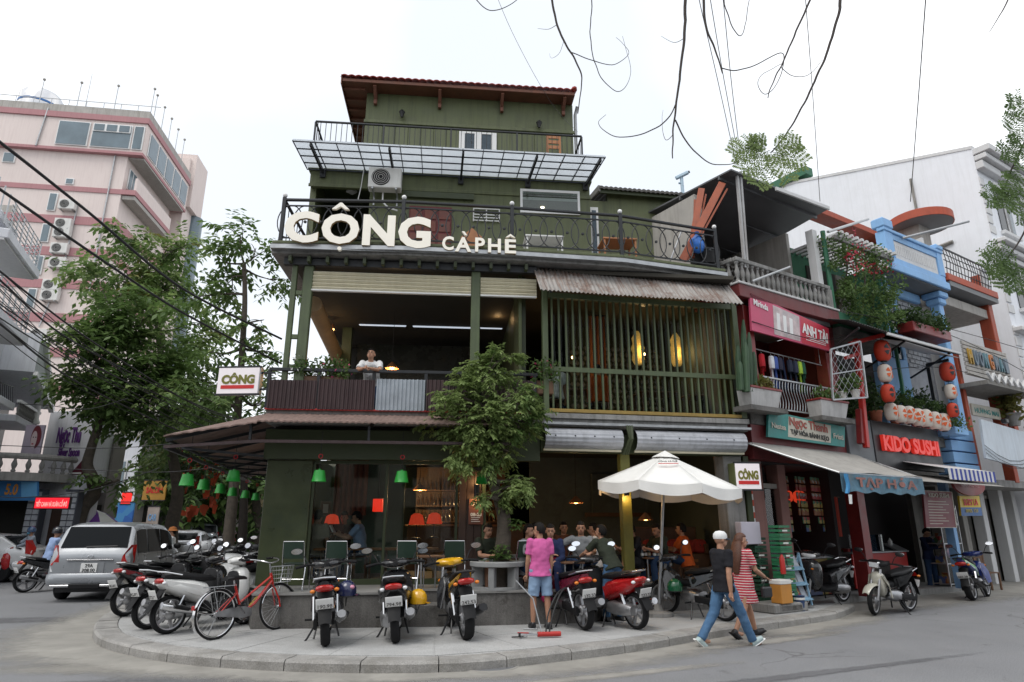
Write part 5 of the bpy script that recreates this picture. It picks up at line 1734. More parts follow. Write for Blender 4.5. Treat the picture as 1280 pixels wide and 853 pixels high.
# ------------------------------------------------ blue house
h3=fthing(FR,'shop_house','sky blue narrow house with panelled parapet and blue columns','building')
C0,C1=6.45,9.6
hbox(h3,'wall',M['blue'],C0,8.05,.45,.6,4.,8.4)
M['brickgrey']=mat('grey_white_brick',(.34,.35,.37),.8,var=.25,scale=3)
bw=hbox(h3,'brick_wall',M['brickgrey'],8.05,C1-.1,.46,.6,4.,8.4)
bsrc=None
for r_ in range(17):
 for c_ in range(6):
  x=8.17+c_*.25+(.125 if r_%2 else 0);z=6.1+r_*.135
  if x>C1-.2:continue
  if bsrc is None:
   bsrc=MB().box((0,0,0),(.225,.04,.105),ch=.008).build('brick',M['brickgrey'],bw);bsrc.location=(x,.445,z)
  else:inst('brick',bsrc,bw,(x,.445+random.uniform(-.006,.006),z))
hbox(h3,'balcony_slab',M['soffit'],C0-.02,C1+.02,-.28,.9,8.4,8.5)
hbox(h3,'slab_moulding',M['blue'],C0-.06,C1+.04,-.36,-.281,8.42,8.66,.02)
par=hbox(h3,'parapet',M['blue'],C0-.02,C1-.02,-.3,-.16,8.665,8.86,.01)
bxp('panel',M['white_d'],par,C0+.42,C1-.32,-.262,-.18,8.863,9.42,.006)
bxp('coping',M['blue'],par,C0-.06,C1+.03,-.34,-.12,9.6,9.7,.015)
bxp('band',M['blue'],par,C0+.2,C1-.1,-.29,-.17,9.425,9.598,.006)
bxp('end_pier',M['blue'],par,C0-.02,C0+.4,-.31,-.05,8.863,9.598,.008)
bxp('end_pier',M['blue'],par,C1-.3,C1-0.,-.31,-.05,8.863,9.598,.008)
bxp('pier_cap',M['blue'],par,C0-.08,C0+.42,-.36,-0.,9.703,9.98,.03)
bxp('pier_cap',M['blue'],par,C1-.34,C1+.06,-.36,-0.,9.703,9.86,.03)
for i in range(22):
 bxp('fluting',M['white_d'],par,C0+.5+i*.102,C0+.535+i*.102,-.275,-.262,9.,9.3)
hbox(h3,'column',M['blue'],C1-.28,C1-.02,-.1,.16,4.,8.39,.02)
cap=hbox(h3,'capital',M['blue'],C1-.36,C1+.05,-.18,.24,8.,8.2,.04)
hbox(h3,'capital',M['blue'],C1-.42,C1+.09,-.24,.3,8.205,8.39,.03)
hbox(h3,'cornice',M['blue'],C0+.05,C1-.45,.3,.448,8.1,8.38,.03)
hbox(h3,'pilaster',M['pinkish'],C1+0.,C1+.12,-.04,.12,4.,8.39)
w3_=hbox(h3,'window',M['blue'],6.65,7.85,.38,.449,7.78,7.9,.006)
for x0,x1 in((6.65,6.77),(7.2,7.3),(7.73,7.85)):
 bxp('frame',M['blue'],w3_,x0,x1,.38,.449,6.2,7.779,.006)
bxp('frame',M['blue'],w3_,6.771,7.729,.39,.447,6.98,7.08)
for x0,x1 in((6.772,7.198),(7.302,7.728)):
 bxp('pane',M['glass_d'],w3_,x0,x1,.41,.418,6.2,7.778)
 bxp('room',M['dark'],w3_,x0,x1,.43,.448,6.2,7.778)
ow=hbox(h3,'open_casement',M['iron'],7.95,8.,0.,.05,6.55,7.2)
bxp('frame',M['iron'],ow,8.35,8.4,0.,.05,6.55,7.2);bxp('frame',M['iron'],ow,8.001,8.349,0.,.05,7.15,7.2)
bxp('pane',M['glass_b'],ow,8.,8.35,.02,.026,6.55,7.15)
for i in range(4):
 hbox(h3,'ledge_board',M['blue'],8.35,9.7,-.16+i*.004,.3,3.+i*.32,3.28+i*.32,.01)
tr=pot_plant(FR,FR.X(1152,395,-.35),-.35,FR.Z(1152,420,-.4),.22,.62,M['leaf_d'],.12,'long brick planter of shrubs under the blue window',M['dkred'],1500,1.5,trough=2.)
# ------------------------------------------------ orange-pillared house
h4=fthing(FR,'shop_house','grey house with orange-red pillars and a round rooftop canopy','building')
D0,D1=9.75,13.
hbox(h4,'rear_wall',M['plaster_g'],D0,D1,1.9,2.05,2.9,11.)
hbox(h4,'side_wall',M['white_d'],D0,D0+.1,.2,1.9,4.2,10.4)
hbox(h4,'upper_slab',M['plaster_w'],D0,D1,-.02,1.9,8.15,8.45,.01)
hbox(h4,'slab_edge',M['orange_p'],D0-.1,D1-.1,-.36,-.021,8.78,9.,.01)
hbox(h4,'slab',M['soffit'],D0,D1-.1,-.33,1.9,8.62,8.775)
hbox(h4,'pillar',M['orange_p'],D1-.3,D1-.02,-.1,.25,4.,9.7,.015)
hbox(h4,'pillar',M['orange_p'],D0+.12,D0+.3,-.06,.2,2.9,6.6,.01)
hbox(h4,'pillar',M['orange_p'],D1-.95,D1-.7,-.08,.2,2.9,5.95,.01)
ir=P('iron_railing',M['iron'],h4,lambda b:b.beam((D0-.05,-.3,9.85),(D1-.3,-.3,9.8),.04,.04))
for i in range(16):
 x=D0+i*(D1-D0-.4)/15
 P('bar',M['iron'],ir,lambda b:b.tube([(x,-.3,9.),(x+.06*math.sin(i),-.34,9.4),(x,-.3,9.83)],.011,4))
for z in(9.2,9.45,9.65):
 P('rail',M['iron'],ir,lambda b:b.beam((D0-.05,-.3,z),(D1-.3,-.3,z-.03),.02,.02))
P('end_panel',M['white_d'],h4,lambda b:b.bx(D1-.75,D1-.35,-.28,-.2,9.02,9.75))
rc_=FR.P(1168,268,.6)
rd_=P('round_canopy',M['orange_p'],h4,lambda b:b.lathe([(1.,-.28),(1.,0.),(.9,.05)],32,(rc_.x,1.1,rc_.z)),True)
P('soffit',M['soffit'],rd_,lambda b:b.lathe([(.97,-.29),(.97,-.281)],32,(rc_.x,1.1,rc_.z)))
hbox(h4,'roof_slab',M['orange_p'],C0+.2,rc_.x-.5,1.5,2.,rc_.z-1.,rc_.z-.8,.01)
hbox(h4,'roof_core',M['plaster_w'],rc_.x-.35,rc_.x+.35,1.,1.8,8.45,rc_.z-.28)
sb=hbox(h4,'sign_balcony',M['plaster_w'],D0+.05,D1-.32,-.3,-.22,5.9,6.)
for i in range(7):
 bxp('slat',M['plaster_w'],sb,D0+.05,D1-.32,-.3,-.25,6.03+i*.13,6.13+i*.13)
me_cols=[mat('ochre_letter',(.4,.24,.03),.5,var=.2),mat('slate_letter',(.12,.16,.2),.5,var=.3),mat('teal_letter',(.1,.2,.24),.5,var=.3),mat('orange_letter',(.42,.14,.03),.5,var=.2)]
for i,ch in enumerate('HUONGMAI'):
 lettering(ch,.62,me_cols[(0,1,1,2,3,1,2,1)[i]],sb,(D0+.32+i*.33,-.34,6.45),.05,.02,width=.22)
hbox(h4,'canopy_slab',M['plaster_g'],D0-.1,D1+.2,-.8,.4,5.5,5.62)
zg=MB()
pts=[]
nz=9
for i in range(nz*2+1):
 pts.append((D0-.1+(D1+.3-D0)*i/(nz*2),5.86 if i%2==0 else 5.64))
zg.prism(pts+[(x,z-.07)for x,z in reversed(pts)],-.86,-.8,'y')
zg.build('zigzag_trim',M['white_d'],h4)
t=fthing(FR,'name_board','small beige name board with teal letters under the zigzag edge','sign')
bxp('board',M['oldwhite'],t,10.1,11.9,-.1,-.05,4.75,5.1,.008)
lettering('HƯƠNG MAI',.2,M['teal'],t,(11.,-.105,4.93),.006,.004,width=1.5)
t=fthing(FR,'billboard','large pale blue-white tilted billboard above the far shop','billboard')
q=[FR.P(1226,524,-.6),FR.P(1290,543,-.6),FR.P(1290,588,-.6),FR.P(1233,573,-.6)]
mb=MB();mb.add([q[3],q[2],q[1],q[0]]+[p+Vector((0,.06,0))for p in(q[3],q[2],q[1],q[0])],[(0,1,2,3),(7,6,5,4),(0,4,5,1),(1,5,6,2),(2,6,7,3),(3,7,4,0)])
mb.build('panel',mat('pale_blue_panel',(.5,.56,.62),.45,var=.15,scale=1.5,streak=.3),t)
for k in range(3):
 P('sag_wire',M['plast'],t,lambda b:b.tube([q[3].lerp(q[2],u)+Vector((0,-.02,.15+.1*k-.25*math.sin(u*PI)))for u in(0,.25,.5,.75,1)],.008,4),kind='stuff')
for u in(.3,.75):
 P('flood_lamp',M['black'],t,lambda b:b.box(q[0].lerp(q[1],u)+Vector((0,-.2,.05)),(.18,.14,.12),ch=.02))
pot_plant(FR,FR.X(1266,520,-.3),-.3,FR.Z(1266,532,-.3),.22,.9,M['leaf_y'],.22,'dry spiky plant above the pale billboard',M['conc'],240,1.8)
hbox(h4,'shop_front',M['plaster_g'],8.9,14.45,1.4,1.55,0,3.)
for x in(9.3,10.6,11.9,13.2,14.1):
 hbox(h4,'ground_column',M['white_d']if x>11 else M['plaster_g'],x,x+.28,.9,1.2,0,3.,.01)
hbox(h4,'first_slab',M['conc'],8.4,14.4,-.05,1.4,2.75,2.95)
for x0,x1 in((9.65,10.5),(10.95,11.8),(12.25,13.1),(13.55,14.)):
 d_=hbox(h4,'doorway',M['dark'],x0,x1,1.3,1.39,.02,2.5)
 bxp('leaf',M['iron'],d_,x0,x0+.3,1.24,1.29,.02,2.4)
 bxp('transom',M['plaster_w'],d_,x0-.05,x1+.05,1.22,1.39,2.502,2.6)
st=fthing(FR,'striped_awning','small blue and white striped awning at the sushi shop end','awning')
s0_,s1_=FR.X(1186,590,-1.1),FR.X(1243,590,-1.1)
sb_,sw_=mat('blue_stripe',(.03,.05,.28),.7,var=.15),M['white_d']
ns=22
for i in range(ns):
 x0=s0_+(s1_-s0_)*i/ns;x1=s0_+(s1_-s0_)*(i+1)/ns
 P('stripe',sb_ if i%2 else sw_,st,lambda b:b.add([(x0,-1.1,2.72),(x1,-1.1,2.72),(x1,-1.1,2.98),(x0,-1.1,2.98),(x0,-1.09,2.72),(x1,-1.09,2.72),(x1,-1.09,2.98),(x0,-1.09,2.98)],[(0,1,2,3),(7,6,5,4),(0,4,5,1),(1,5,6,2),(2,6,7,3),(3,7,4,0)]))
P('top_sheet',M['white_d'],st,lambda b:b.grid(lambda u,v:(s0_-2.2*0+(s1_-s0_)*u,-1.09+1.05*v,2.98+.25*v),6,3,(0,0,-.01)))
P('lower_sheet',M['awncloth'],st,lambda b:b.grid(lambda u,v:(4.1+(s1_-4.1)*u,-1.25+1.2*v,2.62-0.*u+.3*v),8,3,(0,0,-.012)))
def mb_(t,patch,text,W,H):
 text('KIDO SUSHI',.14,M['oldwhite'],.5,.88,W*.7,.003)
 for i in range(9):
  patch('menu_line',M['oldwhite'],.12,.55+.3*((i*37)%10)/10,.1+i*.075,.12+i*.075,.004)
 patch('border',M['oldwhite'],0.,1,.985,1.,.004);patch('border',M['oldwhite'],0.,1,0,.015,.004);patch('border',M['oldwhite'],.975,1,.016,.984,.004)
banner(FR,'menu_board','maroon menu board with rows of white writing behind the standing man',[(1154,613),(1190,615),(1196,660),(1158,660)],mb_,mat('maroon_print',(.16,.025,.035),.5,var=.15),-.35)
t=fthing(FR,'oval_sign','round dark red sign board hung under the striped awning','sign')
ox,oz=FR.px(1212,606,-.5)
P('board',mat('dark_red_board',(.2,.03,.03),.5,var=.2),t,lambda b:b.prism([(ox+.85*math.cos(a),oz+.28*math.sin(a))for a in[2*PI*i/28 for i in range(28)]],-.5,-.44,'y'))
lettering('KARAOKE',.18,M['dkred'],t,(ox,-.505,oz),.006,.006,width=1.)
def yb(t,patch,text,W,H):
 patch('print',mat('blue_print',(.04,.12,.3),.5,var=.2),0,1,0,.42,.004)
 text('SUZY LA',.22,M['sign_red'],.5,.68,W*.7,.006)
 text('0905 123',.12,mat('yellow_print',(.6,.45,.05),.5,var=.1),.5,.25,W*.6)
banner(FR,'yellow_sign','yellow over blue hanging sign board below the round sign',[(1199,620),(1224,620),(1228,645),(1202,645)],yb,mat('yellow_board',(.6,.42,.03),.5,var=.15),-.4)
hbox(h3,'ground_post',M['blue'],FR.X(1197,690,-.1),FR.X(1197,690,-.1)+.16,-.1,.1,.15,2.9)
cab=fthing(FR,'glass_cabinet','tall glass display cabinet beside the blue post','cabinet')
cx0=7.95
for z in(.2,.7,1.2,1.7,2.1):
 bxp('shelf',M['steel'],cab,cx0,cx0+1.,.3,.7,z,z+.025)
 for k in range(5):
  bxp('package',goods,cab,cx0+.06+k*.19,cx0+.2+k*.19,.4,.6,z+.026,z+.2+.08*(k%2))
for x in(cx0,cx0+.97):
 bxp('post',M['steel'],cab,x,x+.03,.3,.33,.15,2.2)
bxp('pane',M['glass'],cab,cx0+.03,cx0+.97,.31,.314,.2,2.1)
stl=fthing(FR,'food_stall','red sushi stall counter with open shelves and glass top','stall')
bxp('front',M['red'],stl,4.9,7.4,1.,1.05,.2,1.,.006)
bxp('shelf_opening',M['dark'],stl,5.6,6.5,.988,.998,.3,.8)
bxp('top',M['steel'],stl,4.85,7.45,.95,1.55,1.003,1.04,.008)
bxp('glass_guard',M['glass'],stl,4.9,6.4,1.03,1.038,1.042,1.45)
bxp('leg',M['red'],stl,4.92,5.,.1+1.35,.18+1.35,.15,1.);bxp('leg',M['red'],stl,7.3,7.38,.1+1.35,.18+1.35,.15,1.)
for i in range(5):
 bxp('tray',goods,stl,5.+i*.3,5.25+i*.3,1.15,1.4,1.041,1.12,.01)
lan2=FR.w(FR.X(1132,640,.6),.6,2.)
for k,(x,z,w,h)in enumerate(((2.2,1.2,.35,1.2),(2.9,1.3,.3,1.),(4.4,1.,.4,1.5),(5.3,1.4,.3,1.))):
 t=fthing(FR,'hanging_banner',('red cloth banner hanging in the shop behind the printed counter','shorter red cloth banner beside the first in the counter shop','large red cloth banner at the sushi stall entrance','narrow red cloth banner deeper in the sushi stall')[k],'banner')
 P('cloth',M['lan_r']if k%2 else M['dkred'],t,lambda b:b.grid(lambda u,v:(x+w*u,1.6+.04*math.sin(u*9),z+h*v),10,2,(0,.01,0)),True)
 P('rod',M['wood'],t,lambda b:b.cyl((x-.05,1.6,z+h),(x+w+.05,1.6,z+h),.015,n=6))
# ------------------------------------------------ tall white building behind
wb=fthing(FR,'white_building','tall white building with a blank side wall and moulded cornice front','building')
W0=14.5
M['bigwhite']=mat('big_white_wall',(.8,.82,.86),.8,var=.07,scale=.35,streak=.3,streak_col=(.58,.59,.6),mott=.2,mott_col=(.66,.67,.69))
P('side_wall',M['bigwhite'],wb,lambda b:b.prism([(0.,0.),(20,0.),(20,19.4),(7.,17.1),(0.,15.1)],W0,W0+.4,'x'))
P('parapet',M['white_d'],wb,lambda b:(b.beam((W0+.2,0,15.14),(W0+.2,7,17.14),.46,.12),b.beam((W0+.2,7,17.14),(W0+.2,20,19.44),.46,.12)),kind='stuff')
hbox(wb,'front_wall',M['bigwhite'],W0+.41,W0+8,0.,.3,3.,15.)
hbox(wb,'front_wall',M['plaster_g'],W0+.41,W0+8,2.5,2.7,.15,3.)
hbox(wb,'green_coping',M['green_wall'],W0-.12,W0+.4,6.4,9.6,17.25,17.65)
for z0,z1,o_ in((14.2,14.5,.25),(14.55,14.75,.4),(14.8,15.05,.55),(11.,11.2,.25),(11.25,11.4,.4),(8.,8.15,.3),(5.2,5.35,.3)):
 hbox(wb,'cornice',M['white_d'],W0-.05,W0+8,-o_,-.002,z0,z1,.02)
for zf in(3.9,6.3,9.,12.):
 for i in range(3):
  x=W0+1.+i*2.2
  w_=hbox(wb,'window',M['white_d'],x-.1,x+1.3,-.12,-.002,zf+1.75,zf+1.95,.015)
  bxp('pane',M['glass_d'],w_,x,x+1.2,-.03,-.01,zf,zf+1.74)
  bxp('sill',M['white_d'],w_,x-.1,x+1.3,-.15,-.002,zf-.14,zf-.01,.01)
  bxp('mullion',M['white_d'],w_,x+.57,x+.63,-.06,-.031,zf,zf+1.74)
 for k in range(6):
  hbox(wb,'quoin',M['white_d'],W0-.03,W0+.42-.1*(k%2),-.04,-.003,zf-.3+k*.38,zf+.02+k*.38,.01)
P('crack_pipe',M['plaster_g'],wb,lambda b:b.tube([(W0-.06,2.2,14.9),(W0-.06,2.2,11)],.05,6),True)
P('crack_pipe',M['plaster_g'],wb,lambda b:b.tube([(W0-.05,6.,11.5),(W0-.05,1.2,11.8)],.07,6),True)
# ================================================================== pink hotel tower at the back
c_=at(150,250,50)
FH=Frame(c_.x,50,8.)
ht=fthing(FH,'hotel_building','tall pale pink hotel tower with rose bands behind the street trees','building')
M['pinkwall']=mat('pale_pink_render',(.74,.64,.6),.8,var=.07,scale=.12,streak=.25,streak_col=(.45,.34,.32))
M['rose']=mat('rose_band',(.44,.22,.23),.75,var=.12,scale=.3,streak=.2)
M['win']=mat('dusty_window_glass',(.13,.18,.21),.12,var=.3,scale=.4,spec=.8)
HT=35.6
DEP=10.
hbox(ht,'tower_wall',M['pinkwall'],-26,0,0,DEP,0,33.1)
hbox(ht,'top_wall',M['pinkwall'],-26,1.3,-.35,DEP+.5,33.3,HT+.6)
hbox(ht,'overhang_slab',M['rose'],-26,1.35,-.42,DEP+.5,33.02,33.28)
hbox(ht,'roof_band',M['rose'],-26,1.42,-.5,DEP+.6,HT+.61,HT+1.15)
hbox(ht,'parapet',M['plaster_w'],-26,1.35,-.4,DEP+.5,HT+1.16,HT+1.9)
hbox(ht,'overhang_soffit',M['plaster_w'],.002,1.3,.1,DEP,32.85,33.01)
for i,z in enumerate((29.3,26.2,23.3,20.4,17.5,14.6,11.7)):
 hbox(ht,'band',M['rose'],-26,.06+(1.1 if i==0 else 0),-.08,DEP*(.8 if i==0 else 1),z,z+.75-(.3 if i==0 else 0))
hbox(ht,'balcony_slab',M['plaster_w'],.062,1.1,.1,DEP*.8,28.9,29.25)
hbox(ht,'balcony_wall',M['pinkwall'],.9,1.1,.1,DEP*.8,29.76,31.)
hbox(ht,'stair_tower',M['pinkwall'],-1,1.,DEP+.62,DEP+4,0,39.5)
hbox(ht,'tower_block',M['pinkwall'],-.5,1.5,DEP+1.,DEP+4.5,34,40.2)
P('glass_bay',M['win'],ht,lambda b:b.lathe([(.9,14),(.9,34)],20,(1.,DEP+4,0)),True)
def hwin(x0,x1,z0,z1,y=-.36,n=1,face='front',xx=0):
 if face=='front':
  w=hbox(ht,'window',M['white'],x0,x1,y-.1,y-.005,z0,z1,.03)
  for k in range(n):
   a=x0+(x1-x0)*k/n+.1;b=x0+(x1-x0)*(k+1)/n-.1
   bxp('pane',M['win'],w,a,b,y-.14,y-.101,z0+.1,z1-.1)
 else:
  w=hbox(ht,'window',M['white'],xx,xx+.1,x0,x1,z0,z1,.03)
  for k in range(n):
   a=x0+(x1-x0)*k/n+.1;b=x0+(x1-x0)*(k+1)/n-.1
   bxp('pane',M['win'],w,xx+.101,xx+.14,a,b,z0+.1,z1-.1)
hwin(-5.9,-3.3,33.5,35.9);hwin(-3.1,.2,33.5,35.9,n=1);hwin(-3.,.1,35.,35.8,-.5,3);hwin(.3,1.2,33.5,35.9)
hwin(-14.5,-12.6,34.4,36.,n=2)
for k in range(5):
 hwin(.4+k*1.95,2.2+k*1.95,33.5,35.8,face='side',xx=1.3,n=1)
for k in range(4):
 hwin(.6+k*2.3,2.+k*2.3,30.2,32.2,face='side',xx=.005,n=2)
hwin(-9.9,-8.9,31.6,32.6,0);hwin(-4.6,-3.9,29.9,30.5,0)
for z in(18.6,21.5,24.4,27.3):
 hwin(-5.6,-4.9,z,z+1.7,-.02)
 hwin(-11.5,-10,z,z+1.7,-.02)
 hwin(-17.5,-16,z,z+1.7,-.02,2)
hbox(ht,'recess',M['plaster_w'],-12.,-7.9,-.06,-.004,23.9,27.6)
for k,(px,py)in enumerate(((83,257),(78,281),(76,292),(73,312),(71,330),(63,358),(61,371),(47,420))):
 p=FH.P(px,py+5,-.4)
 ac_unit(FH.w(p.x,-.35,p.z),FH.a,'outdoor unit on the pink hotel wall, %s from the top'%('first second third fourth fifth sixth seventh eighth'.split()[k]),1.55,'air conditioners down the hotel wall')
P('pipe',M['steel'],ht,lambda b:b.tube([(-3.2,-.12,28),(-3.3,-.12,22),(-4.2,-.12,17)],.06,5))
P('pipe',M['steel'],ht,lambda b:b.tube([(-1.,-.12,33),(-1.,-.12,20)],.07,5))
P('pipe',M['steel'],ht,lambda b:b.tube([(-7.,-.45,37),(-7.3,-.45,33.2)],.07,5))
for k in range(9):
 x,y=((-8+k*3.1,-.2)if k<4 else(1.2,(k-3.6)*1.8))
 an=P('lamp_mast',M['steel'],ht,lambda b:b.cyl((x,y,HT+1.9),(x,y,HT+4.4),.035,n=5))
 P('lamp_ball',M['plaster_w'],an,lambda b:b.ell((x,y,HT+4.45),.13,8,6),True)
P('antenna',M['steel'],ht,lambda b:b.cyl((-6.6,4,HT),(-6.6,4,HT+8.5),.05,.02,n=5))
rr=P('roof_rail',M['steel'],ht,lambda b:b.beam((-26,0,HT+2.7),(2,0,HT+2.7),.05,.05))
for k in range(20):
 P('rail_post',M['steel'],rr,lambda b:b.cyl((-26+k*1.45,0,HT+1.9),(-26+k*1.45,0,HT+2.7),.03,n=4))
hbox(ht,'roof_shed',M['rose'],-7.5,-1.5,5,8,HT+1.6,HT+4.)
tk=P('water_tank',M['chrome'],ht,lambda b:b.lathe([(1.6,0),(1.75,.15),(1.75,2.3),(1.5,2.7),(.4,2.9)],24,(-10.,3.2,HT+2.3)),True)
P('tank_band',mat('blue_band',(.05,.16,.4),.5,var=.1),tk,lambda b:b.lathe([(1.77,0),(1.77,.2)],24,(-10.,3.2,HT+3.6),cap=False),True)
P('tank_stand',M['plaster_w'],tk,lambda b:b.bx(-12,-8,2,4.6,HT+1.4,HT+2.29))
# ================================================================== houses along the left street
FL=Frame(-19.5,25.5,114.)
FS=Frame(at(40,615,23).x,23,7.)
M['lwhite']=mat('left_white_render',(.68,.69,.73),.7,var=.1,scale=.8,streak=.4,streak_col=(.42,.42,.45))
M['grey_wall']=mat('grey_brown_wall',(.26,.24,.225),.8,var=.15,scale=1)
hl=fthing(FL,'left_house','white house with stacked balconies at the edge of the side street','building')
e1=FL.X(16,500)
hbox(hl,'wall',M['lwhite'],-9,e1,.6,9,0,9.2)
hbox(hl,'upper_wall',M['lwhite'],-9,e1-1.5,1.6,9,9.2,10.4)
def balcony(px,py_slab,pr,label_rail):
 x,z=FL.px(px,py_slab,-pr)
 s_=hbox(hl,'balcony_slab',M['lwhite'],-9,x,-pr,.6,z,z+.32,.03)
 bxp('soffit',M['white_d'],s_,-9,x-.1,-pr+.1,.59,z-.06,z-.003)
 if label_rail:
  for k in range(6):
   P('rail',M['steel'],s_,lambda b:b.tube([(-9,-pr+.08,z+.5+k*.15),(x-.3,-pr+.08,z+.5+k*.15),(x-.08,-pr+.25,z+.5+k*.15),(x-.08,.55,z+.5+k*.15)],.018,5),True)
  for k in range(12):
   P('post',M['steel'],s_,lambda b:b.cyl((x-.2-k*.55,-pr+.08,z+.32),(x-.2-k*.55,-pr+.08,z+1.28),.022,n=6))
 return x,z
balcony(48,350,.8,True)
balcony(34,432,.9,True)
x,z=FL.px(25,285,-.5)
hbox(hl,'roof_lip',M['lwhite'],-9,x,-.5,.6,z-.5,z-.2,.03)
ib=P('iron_balcony',M['iron'],hl,lambda b:b.beam(FL.P(0,478,-.4),FL.P(17,484,-.4),.04,.04))
for k in range(7):
 P('bar',M['iron'],ib,lambda b:b.beam(FL.P(1+k*2.5,479+k*.8,-.4),FL.P(1+k*2.5,500+k*.8,-.4),.02,.02))
hbox(hl,'lower_slab',M['lwhite'],-9,FL.X(18,512,-.5),-.5,.6,FL.Z(18,514,-.5),FL.Z(18,504,-.5),.02)
h6=fthing(FL,'gabled_house','small white gabled balcony house with round column beyond the stacked balconies','building')
g0,g1=e1+.1,FL.X(60,540)
hbox(h6,'wall',M['grey_wall'],g0,g1,1.6,6,0,FL.Z(58,495,1.6)+.2)
bz_=FL.Z(28,526)
hbox(h6,'floor',M['lwhite'],g0,g0+3.,-.2,1.6,bz_-.25,bz_,.02)
gz=FL.Z(28,486)-.5
P('gable',M['lwhite'],h6,lambda b:b.prism([(g0-.2,gz+1.),(g0+2.6,gz+.35),(g0+3.2,gz+.1),(g0+.8,gz+2.1),(g0-.2,gz+2.5)],-.5,1.6,'y'))
P('gable_trim',M['white'],h6,lambda b:b.beam((g0+.2,-.55,gz+2.35),(g0+3.3,-.55,gz+.05),.18,.2))
P('gable_trim',M['white'],h6,lambda b:b.beam((g0-.2,-.55,gz+.95),(g0+3.2,-.55,gz+.2),.14,.16))
P('column',M['white'],h6,lambda b:b.lathe([(.2,0),(.2,.1),(.14,.2),(.13,1.6),(.2,1.75),(.22,1.9)],16,(g0+2.5,-.2,bz_)),True)
bl_=P('balustrade',M['white'],h6,lambda b:b.beam((g0-.1,-.2,bz_+.5),(g0+3.,-.2,bz_+.5),.14,.1))
for k in range(14):
 o=link('baluster',vs_,M['conc'],bl_);o.location=(g0+k*.22,-.2,bz_);o.scale=(1,1,.9)
hbox(h6,'tile_edge',M['tile_r'],g0+2,g1+1,1.4,1.8,FL.Z(58,495,1.6)+.2,FL.Z(58,495,1.6)+.45)
hs=fthing(FS,'corner_shop','shop with a rounded stone balustrade balcony above its blue sign','building')
zs0,zs1=FS.Z(30,600,-1.),FS.Z(30,569,-1.)
c1_,c2_=FS.X(39,660,.3),FS.X(84,660,.3)
M['stone']=mat('stained_stone',(.3,.29,.275),.85,var=.25,scale=2,streak=.6,streak_col=(.12,.115,.11))
x1_=FS.X(57,590,-1)
def round_slab(z0,z1,off):
 pts=[(-6,1.),(-6,-1-off)]
 for k in range(9):
  a=R(-90+90*k/8)
  pts.append((x1_-2.2+(2.2+off)*math.cos(a),.9+(1.9+off)*math.sin(a)))
 pts.append((x1_+off,1.))
 return pts
P('balcony_slab',M['stone'],hs,lambda b:b.prism(round_slab(0,0,0),zs0,zs0+.28,'z'))
bt=P('balustrade',M['stone'],hs,lambda b:b.tube([(p[0],p[1],zs1)for p in round_slab(0,0,-.08)[1:-1]],.1,8),True)
for p,q_ in zip(round_slab(0,0,-.08)[1:-2],round_slab(0,0,-.08)[2:-1]):
 L=(Vector(q_)-Vector(p)).length
 for k in range(max(1,int(L/.26))):
  u=(k+.5)/max(1,int(L/.26))
  o=link('baluster',vs_,M['conc'],bt);o.location=(p[0]+(q_[0]-p[0])*u,p[1]+(q_[1]-p[1])*u,zs0+.28);o.scale=(1.5,1.5,(zs1-zs0-.3)/.5)
hbox(hs,'wall',M['lwhite'],-6,c2_+.3,1.01,1.5,0,zs0+.3)
hbox(hs,'shop_opening',M['dark'],-6,c1_-.25,.9,1.,.1,2.6)
hbox(hs,'shop_opening',mat('brown_shop_dark',(.06,.03,.02),.7,var=.3),c1_+.25,c2_-.25,.88,1.,.1,2.6)
tl_=mat('blue_white_mosaic',(.5,.52,.56),.4,var=.3,scale=6)
for x in(c1_,c2_):
 cl=hbox(hs,'tiled_column',mat('grout',(.1,.11,.14),.7,var=.2),x-.22,x+.22,.2,.6,0,2.9)
 for k in range(14):
  for j in range(2):
   bxp('mosaic_tile',tl_,cl,x-.2+j*.21,x-.02+j*.21,.17,.199,.05+k*.2,.21+k*.2)
def sgn(t,patch,text,W,H):
 text('Shual',.5,M['white'],.28,.5,W*.25,.01)
 text('5.0',.5,mat('orange_print',(.6,.25,.03),.5,var=.1),.66,.5,W*.16,.015)
 patch('print',mat('light_blue_print',(.12,.35,.6),.5,var=.1),.78,.98,.15,.85)
banner(FS,'blue_sign','blue shop sign with white lettering under the stone balcony',[(-50,596),(48,599),(48,626),(-50,626)],sgn,mat('blue_sign_print',(.03,.16,.38),.5,var=.15,scale=1),-.3)
def led(t,patch,text,W,H):
 text('HẢI SẢN VÀ XUÂN CÔ ĐỒ',.3,mat('led_on',(1,.3,.3),.4,var=0.,emit=(1,.25,.2),estr=2.),.5,.5,W*.9,.004)
banner(FL,'led_sign','glowing red letter panel above the street by the moped rider',[(45,622),(86,622.5),(86,636),(45,636)],lambda*a:None,M['black'],-2.)if False else None
t=thing('led_sign','glowing red letter panel above the street by the moped rider','sign',at(65,629,22.),R(4))
t.scale=(.55,1,1)
bxp('case',M['black'],t,-1.03,1.03,0,.12,-.21,.21,.01)
bxp('screen',mat('led_red',(.5,.01,.02),.4,var=.1,scale=12,emit=(1,.02,.04),estr=.75),t,-.98,.98,-.012,-.001,-.17,.17)
lettering('TIẾT CANH VÀ XUÂN CỐ ĐÔ',.2,mat('led_on',(1,.4,.4),.4,var=0.,emit=(1,.35,.3),estr=.9),t,(0,-.018,0),.006,.004,width=1.8)
P('bracket',M['iron'],t,lambda b:b.beam((-.8,.06,-.05),(-1.8,1.6,.1),.04,.04))
t=fthing(FS,'portrait_billboard','billboard with a red-haired portrait on lilac above the stone balcony','billboard')
q=[FS.P(24,531,-.2),FS.P(57,529,-.2),FS.P(57,574,-.2),FS.P(24,574,-.2)]
x0,x1,z0,z1=q[3].x,q[1].x,q[3].z,q[0].z
